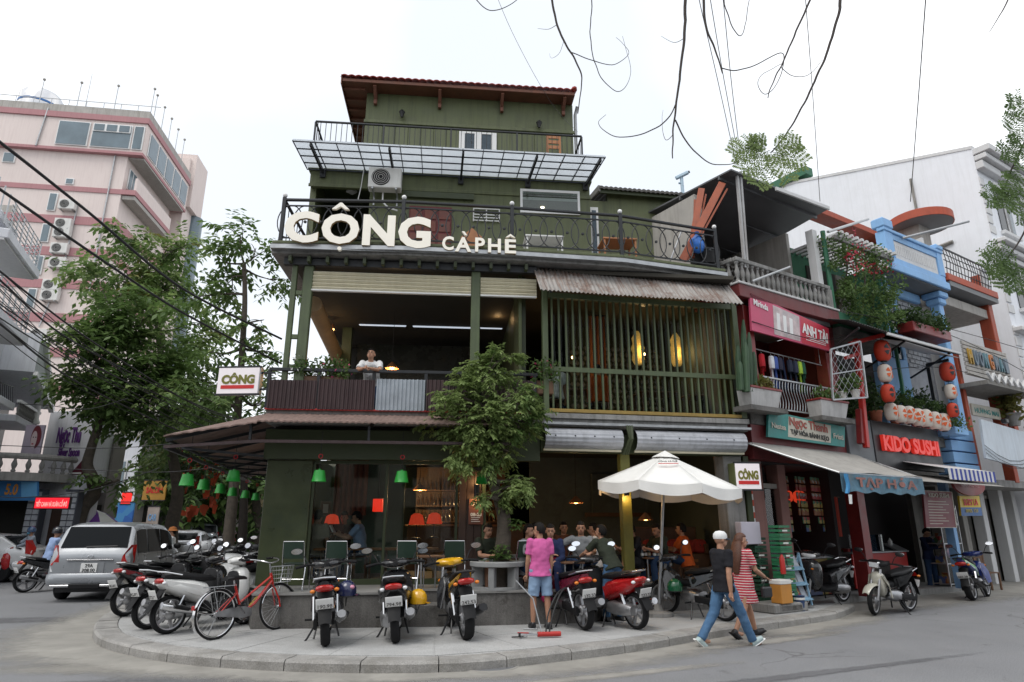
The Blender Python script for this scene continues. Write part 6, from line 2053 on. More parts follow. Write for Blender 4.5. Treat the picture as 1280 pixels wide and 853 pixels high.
bxp('panel',mat('lilac_print',(.38,.33,.4),.5,var=.2,scale=1),t,x0,x1,-.2,-.12,z0,z1)
W_,H_=x1-x0,z1-z0
ccx,ccz=x0+W_*.62,z0+H_*.62
P('hair_print',mat('red_hair_print',(.14,.02,.03),.5,var=.3,scale=3),t,lambda b:b.prism([(ccx+W_*.26*math.cos(a)*(1.15 if math.cos(a)>0 else .9),ccz+H_*.36*math.sin(a)*(1 if math.sin(a)>0 else .9))for a in[2*PI*i/24 for i in range(24)]],-.212,-.201,'y'))
P('face_print',mat('pale_face_print',(.55,.45,.45),.5,var=.12),t,lambda b:b.prism([(ccx-W_*.05+W_*.15*math.cos(a),ccz-H_*.05+H_*.25*math.sin(a))for a in[2*PI*i/24 for i in range(24)]],-.222,-.213,'y'))
P('neck_print',t.children[2].data.materials[0],t,lambda b:b.prism([(ccx-W_*.14,z0),(ccx+W_*.12,z0),(ccx+W_*.04,ccz-H_*.2),(ccx-W_*.08,ccz-H_*.2)],-.2215,-.2135,'y'))
P('mouth_print',mat('lip_print',(.35,.05,.07),.5,var=.1),t,lambda b:b.bx(ccx-W_*.12,ccx-W_*.02,-.23,-.2225,ccz-H_*.2,ccz-H_*.16))
for dx in(-.12,.01):
 bxp('eye_print',M['ink'],t,ccx+W_*dx,ccx+W_*(dx+.06),-.23,-.2225,ccz,ccz+H_*.03)
FP=Frame(at(80,640,27).x,27,-8.)
pw=fthing(FP,'sign_facade','tall white shop front panel with purple lettering and maroon swoosh','building')
p0,p1=FP.X(54,560),FP.X(113,560)
zt_=FP.Z(80,514)
hbox(pw,'panel',M['lwhite'],p0,p1,0,1.2,3.,zt_,.02)
hbox(pw,"wall",M["grey_wall"],p0,p1+.1,1.21,1.9,0,zt_-1.)
swo=mat('maroon_swoosh',(.1,.008,.025),.5,var=.15)
pts=[(p0,2.6),(p1,2.6),(p1,4.6)]+[(p0+(p1-p0)*(1-u),3.+1.6*(1-u)**2.2)for u in[i/10 for i in range(1,11)]]
P('swoosh',swo,pw,lambda b:b.prism(pts,-.06,-.005,'y'))
pur=mat('purple_print',(.13,.04,.22),.5,var=.1)
cxp,czp=FP.px(86,547,-.02)
lettering('Ngọc Thu',.9,pur,pw,(cxp,-.03,czp),.03,.02,width=1.1)
cxp,czp=FP.px(86,567,-.02)
lettering('Silver Spoon',.5,pur,pw,(cxp,-.03,czp),.03,.01,width=1.)
hbox(pw,'awning_valance',swo,p0-.5,p1,-.6,-.07,2.35,3.)
for k in range(3):
 hbox(pw,'text_line',M['white'],p1-.9+.1*k,p1-.15,-.075,-.062,3.7-.2*k,3.77-.2*k)
hbox(pw,'opening',M['dark'],p0,p1,1.1,1.2,0,2.5)
FB=Frame(at(200,640,44).x,44,4.)
def far_house(fr,px0,px1,pyt,depth,m,label,y=0.,nwin=0):
 t=fthing(fr,'far_house',label,'building')
 x0=fr.X(px0,620,y);x1=fr.X(px1,620,y);z=fr.Z((px0+px1)/2,pyt,y)
 hbox(t,'wall',m,x0,x1,y,y+depth,0,z)
 hbox(t,'cornice',M['plaster_w'],x0-.15,x1+.15,y-.2,y+depth,z+.002,z+.3)
 for k in range(nwin):
  xx=x0+(x1-x0)*(k+.5)/nwin
  for zz in(4.2,7.4):
   if zz+1.8<z:
    w=hbox(t,'window',M['white_d'],xx-.7,xx+.7,y-.08,y-.003,zz,zz+1.7,.02)
    bxp('pane',M['win'],w,xx-.58,xx+.58,y-.1,y-.081,zz+.12,zz+1.58)
  d_=hbox(t,'shop_door',M['dark'],xx-1.2,xx+1.2,y-.05,y-.002,0,2.6)
 return t
far_house(FB,112,168,545,8,M['lwhite'],'pale grey-blue house behind the umbrella',0,1)
far_house(FB,168,182,520,8,mat('sooty_wall',(.07,.065,.06),.8,var=.3),'narrow sooty dark house wall beside the yellow sign',-1.5)
far_house(FB,216,268,590,8,M['grey_wall'],'low grey house behind the far parked cars',6,2)
far_house(FB,262,352,600,8,mat('ochre_wall',(.26,.21,.12),.8,var=.2,scale=.5,streak=.4),'long ochre wall at the far end of the side street',14,3)
FAR2=Frame(0,85,0)
far_house(FAR2,60,430,585,10,mat('far_grey',(.22,.22,.21),.8,var=.2,scale=.3),'long grey house closing the far end of the street',0,6)
def flat_sign(px0,px1,py0,py1,Y,m,name,label,txt=None,tm=None,emit=None):
 a=at((px0+px1)/2,(py0+py1)/2,Y)
 w=(px1-px0)/FPX*Y*1.04;h=(py1-py0)/FPX*Y
 t=thing(name,label,'sign',a,R(4))
 bxp('panel',m,t,-w/2,w/2,0,.12,-h/2,h/2,.02)
 for z in(-h/2,h/2):bxp('frame',M['iron'],t,-w/2-.03,w/2+.03,-.02,.13,z-.03,z+.03)
 if txt:lettering(txt,h*.4,tm,t,(0,-.02,0),.02,.01,width=w*.7)
 P('post',M['iron'],t,lambda b:b.cyl((0,.08,-h/2),(0,.08,-a.z),.05,n=6))
 return t
flat_sign(140,164,629,666,38,multi('blue_poster_print',[(.02,.12,.4),(.03,.17,.48),(.02,.1,.35),(.05,.22,.45),(.04,.2,.12)],1.6),'blue_poster','tall bright blue poster board beyond the purple umbrella')
flat_sign(152,163,616,630,38,mat('red_light_sign',(.6,.02,.02),.5,var=.1,emit=(1,.02,.01),estr=.7),'red_light_sign','small glowing red box sign above the blue poster')
flat_sign(180,206,601,625,40,mat('yellow_far_sign',(.4,.21,.03),.5,var=.2),'yellow_shop_sign','yellow shop sign with a red block between the tree trunks','SALON',M['sign_red'])
flat_sign(184,197,634,660,39,mat('white_far_sign',(.42,.36,.32),.5,var=.2,scale=2),'white_shop_sign','white printed board under the yellow shop sign','CAR',M['blue'])
flat_sign(213,222,640,672,36,mat('lilac_pole_sign',(.3,.26,.27),.5,var=.2),'pole_sign','narrow grey vertical sign beside the far tree','H',M['ink'])
t=thing('traffic_light','small traffic light showing red near the blue poster','traffic light',at(130,640,33),R(4))
bxp('case',M['black'],t,-.5,.5,0,.3,-.28,.28,.04)
P('lamp',mat('red_signal',(1,.1,.05),.4,var=0,emit=(1,.08,.03),estr=3),t,lambda b:b.lathe([(.16,-.02),(.16,.02)],14,(.2,-.02,.05),Matrix.Rotation(R(90),3,'X')))
P('lamp',M['plast'],t,lambda b:b.lathe([(.16,-.02),(.16,.02)],14,(-.2,-.02,.05),Matrix.Rotation(R(90),3,'X')))
P('pole',M['steel'],t,lambda b:b.cyl((.4,.2,-2.4),(.4,.2,.3),.06,n=8),True)
u=thing('parasol','purple and white market parasol beyond the silver car','parasol',at(118,652,25),0)
Lr=.92
for k in range(8):
 a0,a1=2*PI*k/8,2*PI*(k+1)/8
 P('canopy_panel',mat('purple_cloth',(.14,.03,.27),.7,var=.1)if k==0 else(u.children[0].data.materials[0]if k%2==0 else M['canvas']),u,lambda b:b.add([(0,0,.42),(.35*math.cos(a0),.35*math.sin(a0),.3),(.35*math.cos(a1),.35*math.sin(a1),.3),(Lr*math.cos(a0),Lr*math.sin(a0),-.1),(Lr*math.cos(a1),Lr*math.sin(a1),-.1),(Lr*math.cos(a0),Lr*math.sin(a0),-.25),(Lr*math.cos(a1),Lr*math.sin(a1),-.25)],[(0,1,2),(1,3,4,2),(3,5,6,4)]))
P('pole',M['steel'],u,lambda b:b.cyl((0,0,-1.75),(0,0,.4),.03,n=6))
# ================================================================== trees
def spray(mb,p,d,L,nl,size,rnd,aspect=2.1):
 d=Vector(d).normalized()
 side=d.cross(Vector((0,0,1)))
 if side.length<.1:side=Vector((1,0,0))
 side.normalize()
 for k in range(nl):
  t=(k+.5)/nl
  q=p+d*(L*t)+Vector((0,0,-.35*L*t*t))
  for s in(-1,1):
   dd=(side*s*rnd.uniform(.6,1.)+d*rnd.uniform(.2,.8)+Vector((rnd.uniform(-.3,.3),rnd.uniform(-.3,.3),rnd.uniform(-.75,-.05)))).normalized()
   w_=dd.cross(Vector((rnd.uniform(-.5,.5),rnd.uniform(-.5,.5),1))).normalized()
   l=size*rnd.uniform(.65,1.25);w=l/aspect/2
   dip=Vector((0,0,-.12*l))
   mb.add([q,q+dd*l*.45+w_*w,q+dd*l+dip,q+dd*l*.45-w_*w],[(0,1,2),(0,2,3)])
def tree(label,trunk,tr,blobs,size,mats,seed,density=1.,bark=None,nl=4,sprayL=.5,name='street_tree',group=None,extra=None,twig=.03):
 rnd=random.Random(seed)
 base=Vector(trunk[0])
 t=thing(name,label,'tree',base,0,group)
 bark=bark or M['bark']
 mb=MB()
 tp=[Vector(p)-base for p in trunk]
 sp=spline(tp,5)
 n=len(sp)
 rad=[tr[0]+(tr[1]-tr[0])*(i/(n-1))**.8 for i in range(n)]
 rad[0]*=1.35
 mb.tube(sp,rad,10)
 mb.build('trunk',bark,t,True)
 crown=[MB()for _ in mats]
 lim=MB()
 for c,r,k in blobs:
  c=Vector(c)-base
  rr=Vector(r if hasattr(r,'__len__')else(r,r,r))
  j=min(range(n//3,n),key=lambda i:(sp[i]-c).length+abs(sp[i].z-c.z)*.3)
  a=sp[j]
  mid=a.lerp(c,.5)+Vector((rnd.uniform(-.2,.2),rnd.uniform(-.2,.2),-.15*(c-a).length*rnd.uniform(-.3,1)))
  limb=spline([a,mid,c],5)
  lim.tube(limb,[max(twig*.5,rad[j]*.62*(1-.75*i/(len(limb)-1)))for i in range(len(limb))],6)
  ends=[]
  for _ in range(max(3,k//9)):
   q=c+Vector((rnd.gauss(0,.5)*rr.x,rnd.gauss(0,.5)*rr.y,rnd.gauss(0,.5)*rr.z))
   a2=limb[rnd.randint(len(limb)//2,len(limb)-1)]
   m2=a2.lerp(q,.5)+Vector((rnd.uniform(-.15,.15),rnd.uniform(-.15,.15),rnd.uniform(-.05,.2)))*(q-a2).length
   lim.tube(spline([a2,m2,q],3),[twig,twig*.8,twig*.7,twig*.6,twig*.5,twig*.4,twig*.3],4,cap=False)
   ends.append(q)
  for i in range(int(k*density)):
   e=rnd.choice(ends)
   q=e+Vector((rnd.gauss(0,.26)*rr.x,rnd.gauss(0,.26)*rr.y,rnd.gauss(0,.26)*rr.z))
   d=(q-c)+Vector((rnd.gauss(0,.4),rnd.gauss(0,.4),rnd.gauss(0,.25)))*rr.x
   u_=max(0.,min(.999,.5+.5*mnoise.noise(q*.9+Vector((seed,0,0)))+rnd.uniform(-.15,.15)))
   spray(crown[int(u_*len(mats))],q,d,sprayL*rnd.uniform(.6,1.3),nl,size,rnd)
 lim.build('limbs',bark,t,True,kind='stuff')
 for mb,m in zip(crown,mats):
  if mb.f:mb.build('crown',m,t,fix=False,kind='stuff')
 return t
def blob_px(px,py,Y,rpx,k,ry=None):
 r=rpx/FPX*Y*.98
 return(at(px,py,Y),(r,ry or r*.9,r*.75),k)
LM=[M['leaf_d'],M['leaf'],M['leaf_l']]
Y=24.
tree('street tree with a twisted trunk before the white facade and maroon swoosh',[at(98,703,Y),at(94,668,Y),at(102,636,Y),at(117,618,Y),at(116,600,Y),at(109,582,Y),at(114,560,Y),at(125,525,Y),at(135,480,Y)],(.34,.12),[blob_px(112,470,Y,26,60),blob_px(140,430,Y,40,90),blob_px(118,505,Y-1,18,30),blob_px(155,495,Y,36,90),blob_px(185,460,Y,38,90),blob_px(200,520,Y+1,38,80),blob_px(140,385,Y,32,50),blob_px(112,428,Y-1,18,26),blob_px(148,600,Y,14,10),blob_px(178,400,Y,34,60),blob_px(215,485,Y,34,80)],.3,[M['leaf'],M['leaf'],M['leaf_l']],11,density=2.1,sprayL=.9,group='street trees of the side street')
Y=27.
tree('tall street tree with yellowing top leaves before the pink hotel',[at(212,700,Y),at(214,660,Y),at(222,615,Y),at(214,560,Y),at(205,500,Y),at(200,430,Y),at(190,360,Y)],(.32,.1),[blob_px(185,330,Y,40,80),blob_px(150,345,Y,30,40),blob_px(220,310,Y,28,36),blob_px(215,360,Y,36,70),blob_px(170,390,Y,38,80),blob_px(110,335,Y,18,16),blob_px(235,405,Y,30,44),blob_px(225,450,Y,36,80),blob_px(245,520,Y+2,40,90),blob_px(260,480,Y+2,34,60),blob_px(235,560,Y+1,26,30),blob_px(160,300,Y,20,18)],.3,[M['leaf'],M['leaf'],M['leaf_l'],M['leaf_y']],12,density=1.9,sprayL=.9,group='street trees of the side street')
Y=22.
tree('open-crowned street tree whose bare limbs show against the sky beside the balcony',[at(282,712,Y),at(287,660,Y),at(294,590,Y),at(297,520,Y),at(302,450,Y),at(306,380,Y),at(305,330,Y)],(.22,.07),[blob_px(270,320,Y,34,34),blob_px(320,310,Y,30,26),blob_px(340,350,Y+1,22,18),blob_px(290,350,Y,30,26),blob_px(330,400,Y,24,14),blob_px(255,370,Y,22,14),blob_px(340,440,Y+1,22,14),blob_px(262,440,Y,20,10),blob_px(310,480,Y,26,20),blob_px(270,505,Y,34,44),blob_px(330,505,Y+2,22,22),blob_px(300,295,Y,20,12)],.28,[M['leaf'],M['leaf'],M['leaf_l']],13,density=1.5,sprayL=.8,group='street trees of the side street',twig=.028)
Y=25.
tree('dark slim street tree right of the green pendant lamps',[at(300,708,Y),at(304,650,Y),at(305,590,Y),at(303,540,Y)],(.2,.1),[blob_px(285,555,Y+2,34,50),blob_px(250,580,Y+4,26,30),blob_px(315,560,Y+2,26,40)],.34,[M['leaf_d']],14,sprayL=.8,bark=M['bark_d'],group='street trees of the side street')
for k,(px,py,Yk,r,lab)in enumerate(((240,590,52,40,'far roadside tree above the parked grey car'),(300,570,58,40,'far roadside tree behind the green lamps'),(340,560,50,36,'far roadside tree seen past the corner pillar'),(205,560,48,34,'far roadside tree beside the yellow sign'),(225,610,42,30,'low far roadside tree behind the orange flags'),(270,615,46,34,'low far roadside tree behind the parked grey car'),(318,610,44,32,'low far roadside tree nearest the corner pillar'))):
 tree(lab,[at(px,690,Yk),at(px+3,640,Yk),at(px,610,Yk)],(.4,.2),[blob_px(px,py,Yk,r,110),blob_px(px-22,py-18,Yk,r*.7,70),blob_px(px+20,py-22,Yk,r*.7,70)],.6,[M['leaf_d'],M['leaf']],30+k,sprayL=1.3,group='far trees of the side street')
fg=thing('flag_garland','orange-red festive flags strung among the trees behind the lamps','flags',at(250,600,30))
mb=MB();rnd=random.Random(4)
base=fg.location.copy()
for k in range(46):
 p=at(rnd.uniform(222,272),rnd.uniform(555,640),30+rnd.uniform(-2,2))-base
 w=rnd.uniform(.15,.4);h=rnd.uniform(.25,.55);a=rnd.uniform(-.6,.6)
 dx=Vector((math.cos(a),math.sin(a),rnd.uniform(-.3,.3)))*w
 mb.add([p,p+dx,p+dx*.6+Vector((0,.05,-h)),p+dx*.1+Vector((0,.02,-h*.9))],[(0,1,2,3)])
mb.build('flags',mat('orange_red_cloth',(.45,.07,.02),.7,var=.3,scale=2),fg,fix=False,kind='stuff')
P('string',M['cable'],fg,lambda b:[b.tube([at(222,560+20*k,30)-base,at(247,566+20*k,30)-base,at(272,558+20*k,30)-base],.012,4)for k in range(4)],kind='stuff')
# ---- small tree on the cafe terrace, in a round concrete bench
tp_=F1.P(622,722,-.62)
Yt=F1.w(tp_.x,-.62,0).y
ct_=tree('small leafy tree growing through the round concrete bench before the cafe',[Vector((F1.w(tp_.x,-.62,0).x,Yt,TZ-.05)),at(628,690,Yt),at(630,650,Yt),at(622,618,Yt),at(612,590,Yt),at(614,560,Yt),at(610,510,Yt)],(.17,.06),[blob_px(612,462,Yt,30,100),blob_px(588,495,Yt,27,90),blob_px(638,492,Yt-.1,28,90),blob_px(568,530,Yt-.1,22,80),blob_px(610,525,Yt-.25,32,130),blob_px(650,530,Yt,25,90),blob_px(592,560,Yt-.1,26,90),blob_px(630,562,Yt-.1,24,80),blob_px(566,492,Yt,13,26),blob_px(668,525,Yt,14,26),blob_px(640,608,Yt-.2,17,44),blob_px(612,622,Yt-.2,12,22),blob_px(628,442,Yt,15,28),blob_px(650,598,Yt,13,24),blob_px(580,582,Yt-.1,12,20)],.095,[M['leaf'],M['leaf_l'],M['leaf_l'],M['leaf_l']],21,density=1.6,sprayL=.17,nl=5,name='small_tree',twig=.012)
mb=MB();rnd=random.Random(8)
for k in range(26):
 spray(mb,at(622+rnd.uniform(-8,10),690+rnd.uniform(-8,10),Yt-.15)-ct_.location,(rnd.uniform(-1,1),-.6,.3),.15,3,.09,rnd)
for k in range(10):
 spray(mb,at(640+rnd.uniform(-4,6),655+rnd.uniform(-4,8),Yt-.1)-ct_.location,(rnd.uniform(0,1),-.4,.3),.15,3,.09,rnd)
mb.build('crown',M['leaf'],ct_,fix=False,kind='stuff')
bench=thing('round_bench','round grey concrete bench ring round the small tree','bench',Vector((F1.w(tp_.x,-.62,0).x,Yt,TZ)))
M['pale_conc']=mat('pale_concrete',(.27,.275,.275),.75,var=.15,scale=4)
P('seat',M['pale_conc'],bench,lambda b:b.lathe([(.24,.36),(.24,.44),(.47,.44),(.48,.43),(.48,.37),(.47,.36),(.24,.36)],32,cap=False),True)
for k in range(6):
 a=2*PI*k/6+.3
 P('leg',M['pale_conc'],bench,lambda b:b.box((.36*math.cos(a),.36*math.sin(a),.18),(.18,.1,.36),a,ch=.01))
P('foot_ring',M['pale_conc'],bench,lambda b:b.lathe([(.28,0),(.28,.04),(.45,.04),(.45,0)],32,cap=False))
# ---- roadside tree near the camera: only its hanging twigs and leaf fans reach into view
near=thing('overhanging_tree','bare twigs and feathery leaf fans hanging in from above the street','tree',(7.5,-1.5,0))
nb=near.location.copy()
M['twig']=mat('twig_bark',(.045,.035,.03),.85,var=.3,scale=20)
P('trunk',M['bark'],near,lambda b:b.tube(spline([Vector((0,0,0)),Vector((.1,.1,3)),Vector((-.3,.8,6)),Vector((-2,3.5,8.6)),Vector((-4.5,6.5,9.4)),Vector((-8,8,9.2))],5),[.3-.27*i/25 for i in range(26)],10),True)
def bough(pts,Y,r0,r1,dY=0.):
 w=[at(px,py,Y+dY*i)-nb for i,(px,py)in enumerate(pts)]
 w=spline(w,6)
 n=len(w)
 w=[p+Vector((mnoise.noise(p*6),0,mnoise.noise(p*6+Vector((9,0,0)))))*.012 for p in w]
 P('twig',M['twig'],near,lambda b:b.tube(w,[r0+(r1-r0)*i/(n-1)for i in range(n)],6),True)
YB=6.5
top=(0.,-45)
bough([(684,-60),(690,0),(697,32),(707,55),(718,74),(726,92),(727,108),(722,142)],YB,.016,.006)
bough([(714,66),(740,75),(765,81),(782,72),(785,62),(770,47)],YB,.006,.002)
bough([(697,31),(686,37),(672,36)],YB,.004,.0015)
bough([(705,52),(700,66),(690,73),(687,67)],YB,.003,.001)
bough([(742,-60),(740,0),(738,40),(742,72),(752,97),(768,113),(779,112),(787,98),(787,78),(778,46)],YB+.3,.008,.002)
bough([(580,-20),(597,2),(612,13),(630,10),(648,-2),(660,-20)],YB+.4,.007,.004)
bough([(861,-60),(857,0),(855,50),(849,100),(844,140),(841,170),(840,198)],YB-.3,.022,.006)
bough([(845,130),(832,152),(805,167),(775,172),(755,163),(748,152),(757,143)],YB-.3,.008,.002)
bough([(844,150),(856,174),(872,193),(890,205),(915,205),(930,196)],YB-.3,.009,.003)
bough([(855,48),(842,53),(826,45)],YB-.3,.004,.0015)
bough([(842,168),(832,175),(828,160),(829,138)],YB-.3,.004,.0015)
bough([(876,-60),(879,0),(884,38),(895,65),(903,92)],YB+.1,.02,.007)
bough([(902,86),(920,88),(948,80),(975,66),(980,76),(974,100),(958,118),(948,108),(952,94),(978,80)],YB+.1,.007,.003)
bough([(976,84),(990,95),(1010,94),(1028,75)],YB+.1,.005,.003)
bough([(1040,-60),(1013,0),(992,46),(977,82),(965,105),(960,123)],YB,.016,.005)
bough([(903,-40),(906,5),(914,30),(924,45),(931,32),(938,-10)],YB+.2,.008,.004)
bough([(1058,-60),(1050,0),(1049,14),(1040,48),(1030,76),(1012,115),(998,142),(980,172),(964,190)],YB-.2,.02,.008)
bough([(1275,-40),(1258,4),(1248,22),(1237,39)],YB-.5,.01,.003)
bough([(1330,60),(1300,140),(1285,170),(1268,205),(1250,250)],YB-.3,.02,.006)
bough([(1300,250),(1275,300),(1255,330)],YB-.3,.012,.005)
def frond(px,py,ang,Lpx,Y,pairs=7,leaf=None,droop=.25,mate=None):
 base_=at(px,py,Y)-nb
 k=Y/FPX
 mb=MB();st=MB()
 d=Vector((math.cos(ang),-.25,-math.sin(ang))).normalized()
 L=Lpx*k
 rnd=random.Random(px*31+py)
 pts=[base_+d*(L*t)+Vector((0,0,-droop*L*t*t))for t in[i/8 for i in range(9)]]
 st.tube(pts,[.004-.003*i/8 for i in range(9)],4)
 for i in range(pairs):
  t=.12+.86*i/pairs
  c=base_+d*(L*t)+Vector((0,0,-droop*L*t*t))
  ln=L*.42*math.sin(PI*(.18+.75*t))+.02
  for s in(-1,1):
   sd=(d*.55+d.cross(Vector((rnd.uniform(-.2,.2),1,rnd.uniform(-.2,.2)))).normalized()*s+Vector((0,rnd.uniform(-.4,.4),-.12))).normalized()
   st.tube([c,c+sd*ln],[.0016,.0008],3,cap=False)
   nlf=8
   for j in range(nlf):
    q=c+sd*(ln*(j+.6)/nlf)
    for s2 in(-1,1):
     ld=(sd*.5+sd.cross(Vector((rnd.uniform(-.3,.3),1,0))).normalized()*s2).normalized()
     ll=.045*rnd.uniform(.7,1.2)*(Y/6.5)
     wv=ld.cross(Vector((rnd.uniform(-.4,.4),1,rnd.uniform(-.4,.4)))).normalized()*(ll*.2)
     mb.add([q,q+ld*ll*.5+wv,q+ld*ll,q+ld*ll*.5-wv],[(0,1,2,3)])
 o=st.build('leaf_stalk',M['leaf'],near,kind='stuff')
 mb.build('leaf_fan',mate or M['leaf_l'],near,fix=False,kind='stuff')
for a in((962,188,2.6,60),(960,190,2.1,62),(964,190,.35,48),(962,190,1.2,50),(966,186,-.3,40),(950,182,2.9,50),(958,186,-2.6,30)):
 frond(a[0],a[1],a[2],a[3],YB-.2)
for a in((1290,148,2.75,58),(1294,175,2.6,70),(1285,190,3.2,50),(1290,140,-2.8,50),(1272,215,2.3,40),(1260,240,2.9,44),(1262,236,2.2,36),(1290,245,2.5,50),(1262,322,2.8,50),(1260,326,2.2,46),(1272,318,3.,60),(1262,330,1.6,40)):
 frond(a[0],a[1],a[2],a[3],YB-.3,mate=M['leaf'])
# ================================================================== motorbikes
def loft(mb,secs,n=16,e=2.6):
 vs=[]
 for x,zc,hw,hh in secs:
  for j in range(n):
   a=2*PI*j/n
   c,s_=math.cos(a),math.sin(a)
   vs.append((x,hw*math.copysign(abs(c)**(2/e),c),zc+hh*math.copysign(abs(s_)**(2/e),s_)))
 fs=[]
 for i in range(len(secs)-1):
  for j in range(n):
   k=(j+1)%n
   fs.append((i*n+j,i*n+k,(i+1)*n+k,(i+1)*n+j))
 fs.append(tuple(range(n)));fs.append(tuple(range((len(secs)-1)*n,len(secs)*n)))
 return mb.add(vs,fs)
RX90=Matrix.Rotation(R(90),3,'X')
_wm={}
def wheel(parent,x,r,w,spoked=False,y=0.,rimmat=None):
 prof=[(r-.055,-w*.42),(r-.03,-w*.5),(r-.008,-w*.32),(r,0),(r-.008,w*.32),(r-.03,w*.5),(r-.055,w*.42)]
 t=P('wheel',M['rubber'],parent,lambda b:b.lathe(prof+[prof[0]],28,(0,0,0),RX90,cap=False),True)
 t.location=(x,y,r)
 rm=rimmat or M['alu']
 P('rim',rm,t,lambda b:b.lathe([(r-.075,-w*.34),(r-.05,-w*.4),(r-.05,w*.4),(r-.075,w*.34),(r-.075,-w*.34)],28,(0,0,0),RX90,cap=False),True)
 P('hub',M['alu'],t,lambda b:b.lathe([(.035,-w*.7),(.075,-w*.4),(.075,w*.4),(.035,w*.7)],14,(0,0,0),RX90),True)
 def sp(b):
  if spoked:
   for k in range(20):
    a=2*PI*k/20;o=.25*(1 if k%2 else-1)
    b.tube([(.06*math.cos(a+o),w*.3*(1 if k%2 else-1),.06*math.sin(a+o)),((r-.07)*math.cos(a),0,(r-.07)*math.sin(a))],.0032,3,cap=False)
  else:
   for k in range(5):
    a=2*PI*k/5
    b.beam((.05*math.cos(a),0,.05*math.sin(a)),((r-.06)*math.cos(a),0,(r-.06)*math.sin(a)),.04,.035,(0,1,0))
 P('spokes',M['chrome']if spoked else rm,t,sp,kind='stuff')
 return t
paint_cache={}
def paint(name,col,rough=.22,metal=0.):
 if name not in paint_cache:
  paint_cache[name]=mat(name,col,rough,metal,var=.08,scale=6,coat=.6)
 return paint_cache[name]
def motorbike(label,pos,heading,z=KZ,lean=4.,kind='scooter',body=None,accent=None,seat=None,plate=None,spoked=False,steer=0.,mirrors=True,scale=1.,fender=None,tail_up=0.,muffler=None,group='parked motorbikes',simple=False,shield=None,leg=None,cover=None,name='motorbike'):
 body=body or paint('gloss_black',(.018,.018,.02));accent=accent or body;seat=seat or M['seat']
 fender=fender or M['plast'];shield=shield or body;leg=leg or M['plast']
 t=thing(name,label,'motorbike',(pos[0],pos[1],z),0,group)
 t.rotation_euler=(R(-lean),0,R(heading))
 t.rotation_mode='XYZ'
 t.scale=(scale,scale*1.2,scale*1.03)
 r=.285 if kind!='scooter' else .265
 wb=.62
 wheel(t,-wb,r,.1 if kind!='sport' else .12,spoked)
 fw=wheel(t,wb,r,.085,spoked);fw.rotation_euler=(0,0,R(steer))
 for s in(-1,1):
  P('fork_leg',M['alu'],t,lambda b:b.tube([(wb,s*.07,r),(wb-.06,s*.07,.52),(wb-.17,s*.06,.86)],[.022,.024,.026],8),True)
 P('front_fender',fender if kind!='cub' else shield,t,lambda b:b.grid(lambda u,v:(lambda a,w:(wb+(r+.028)*math.cos(a),w*(.055+.02*math.sin(PI*u)),r+(r+.028)*math.sin(a)-abs(w)**2*.03))(R(28+140*u),-1+2*v),14,6,(0,0,-.008)),True)
 if kind=='scooter':
  P('leg_shield',shield,t,lambda b:loft(b,[(.6,.64,.06,.05),(.57,.62,.15,.2),(.5,.6,.2,.27),(.42,.58,.21,.29),(.36,.56,.19,.27)],18,3.2),True)
  P('inner_shield',M['plast'],t,lambda b:loft(b,[(.36,.56,.18,.26),(.33,.54,.14,.2)],16,3.2),True)
  P('floor_board',leg,t,lambda b:loft(b,[(.4,.36,.17,.07),(.2,.3,.19,.05),(-.05,.31,.19,.06),(-.18,.36,.17,.1)],16,4),True)
 else:
  P('leg_shield',shield,t,lambda b:(loft(b,[(.55,.7,.05,.05),(.51,.66,.1,.14),(.44,.6,.12,.22),(.36,.55,.11,.22),(.28,.52,.08,.17)],16,2.8)),True)
  for s in(-1,1):
   P('side_shield',shield,t,lambda b:b.add([(.52,s*.12,.74),(.42,s*.19,.55),(.38,s*.2,.34),(.26,s*.17,.32),(.28,s*.11,.6),(.4,s*.09,.76),(.53,s*.1,.74),(.41,s*.17,.55),(.37,s*.18,.34),(.25,s*.155,.32),(.27,s*.095,.6),(.4,s*.075,.76)],[(0,1,2,3,4,5),(11,10,9,8,7,6),(0,6,7,1),(1,7,8,2),(2,8,9,3),(3,9,10,4),(4,10,11,5),(5,11,6,0)]),True)
  P('spine_frame',M['plast'],t,lambda b:b.tube([(.4,0,.68),(.2,0,.56),(0,0,.55),(-.2,0,.6)],[.05,.06,.065,.05],10),True)
 hb=P('handlebar_cover',cover or(shield if kind!='cub' else M['plast']),t,lambda b:loft(b,[(.5,.93,.05,.04),(.46,.95,.15,.06),(.4,.97,.19,.065),(.33,.97,.14,.05),(.28,.96,.05,.03)],16,2.6),True)
 P('handlebar',M['plast'],t,lambda b:b.tube([(.27,-.36,.96),(.31,-.25,.98),(.37,-.1,.97),(.37,.1,.97),(.31,.25,.98),(.27,.36,.96)],[.017,.016,.014,.014,.016,.017],8),True)
 for s in(-1,1):
  P('grip',M['rubber'],t,lambda b:b.tube([(.265,s*.37,.958),(.31,s*.25,.978)],.021,8),True)
  P('brake_lever',M['chrome'],t,lambda b:b.tube([(.35,s*.24,.965),(.33,s*.37,.95)],.006,5))
  if mirrors:
   P('mirror_stalk',M['black'],t,lambda b:b.tube([(.34,s*.22,.99),(.36,s*.27,1.1),(.36,s*.33,1.16)],.007,6))
   mm_=P('mirror',M['black'],t,lambda b:b.ell((.36,s*.36,1.18),(.022,.075,.045),14,8),True)
   P('mirror_glass',M['mirror'],mm_,lambda b:b.lathe([(1,-.002),(1,.002)],18,(.33,s*.36,1.18),Matrix.Rotation(R(8),3,'Y')@Matrix.Rotation(R(90),3,'Y')@Matrix.Diagonal((.04,.068,1))))
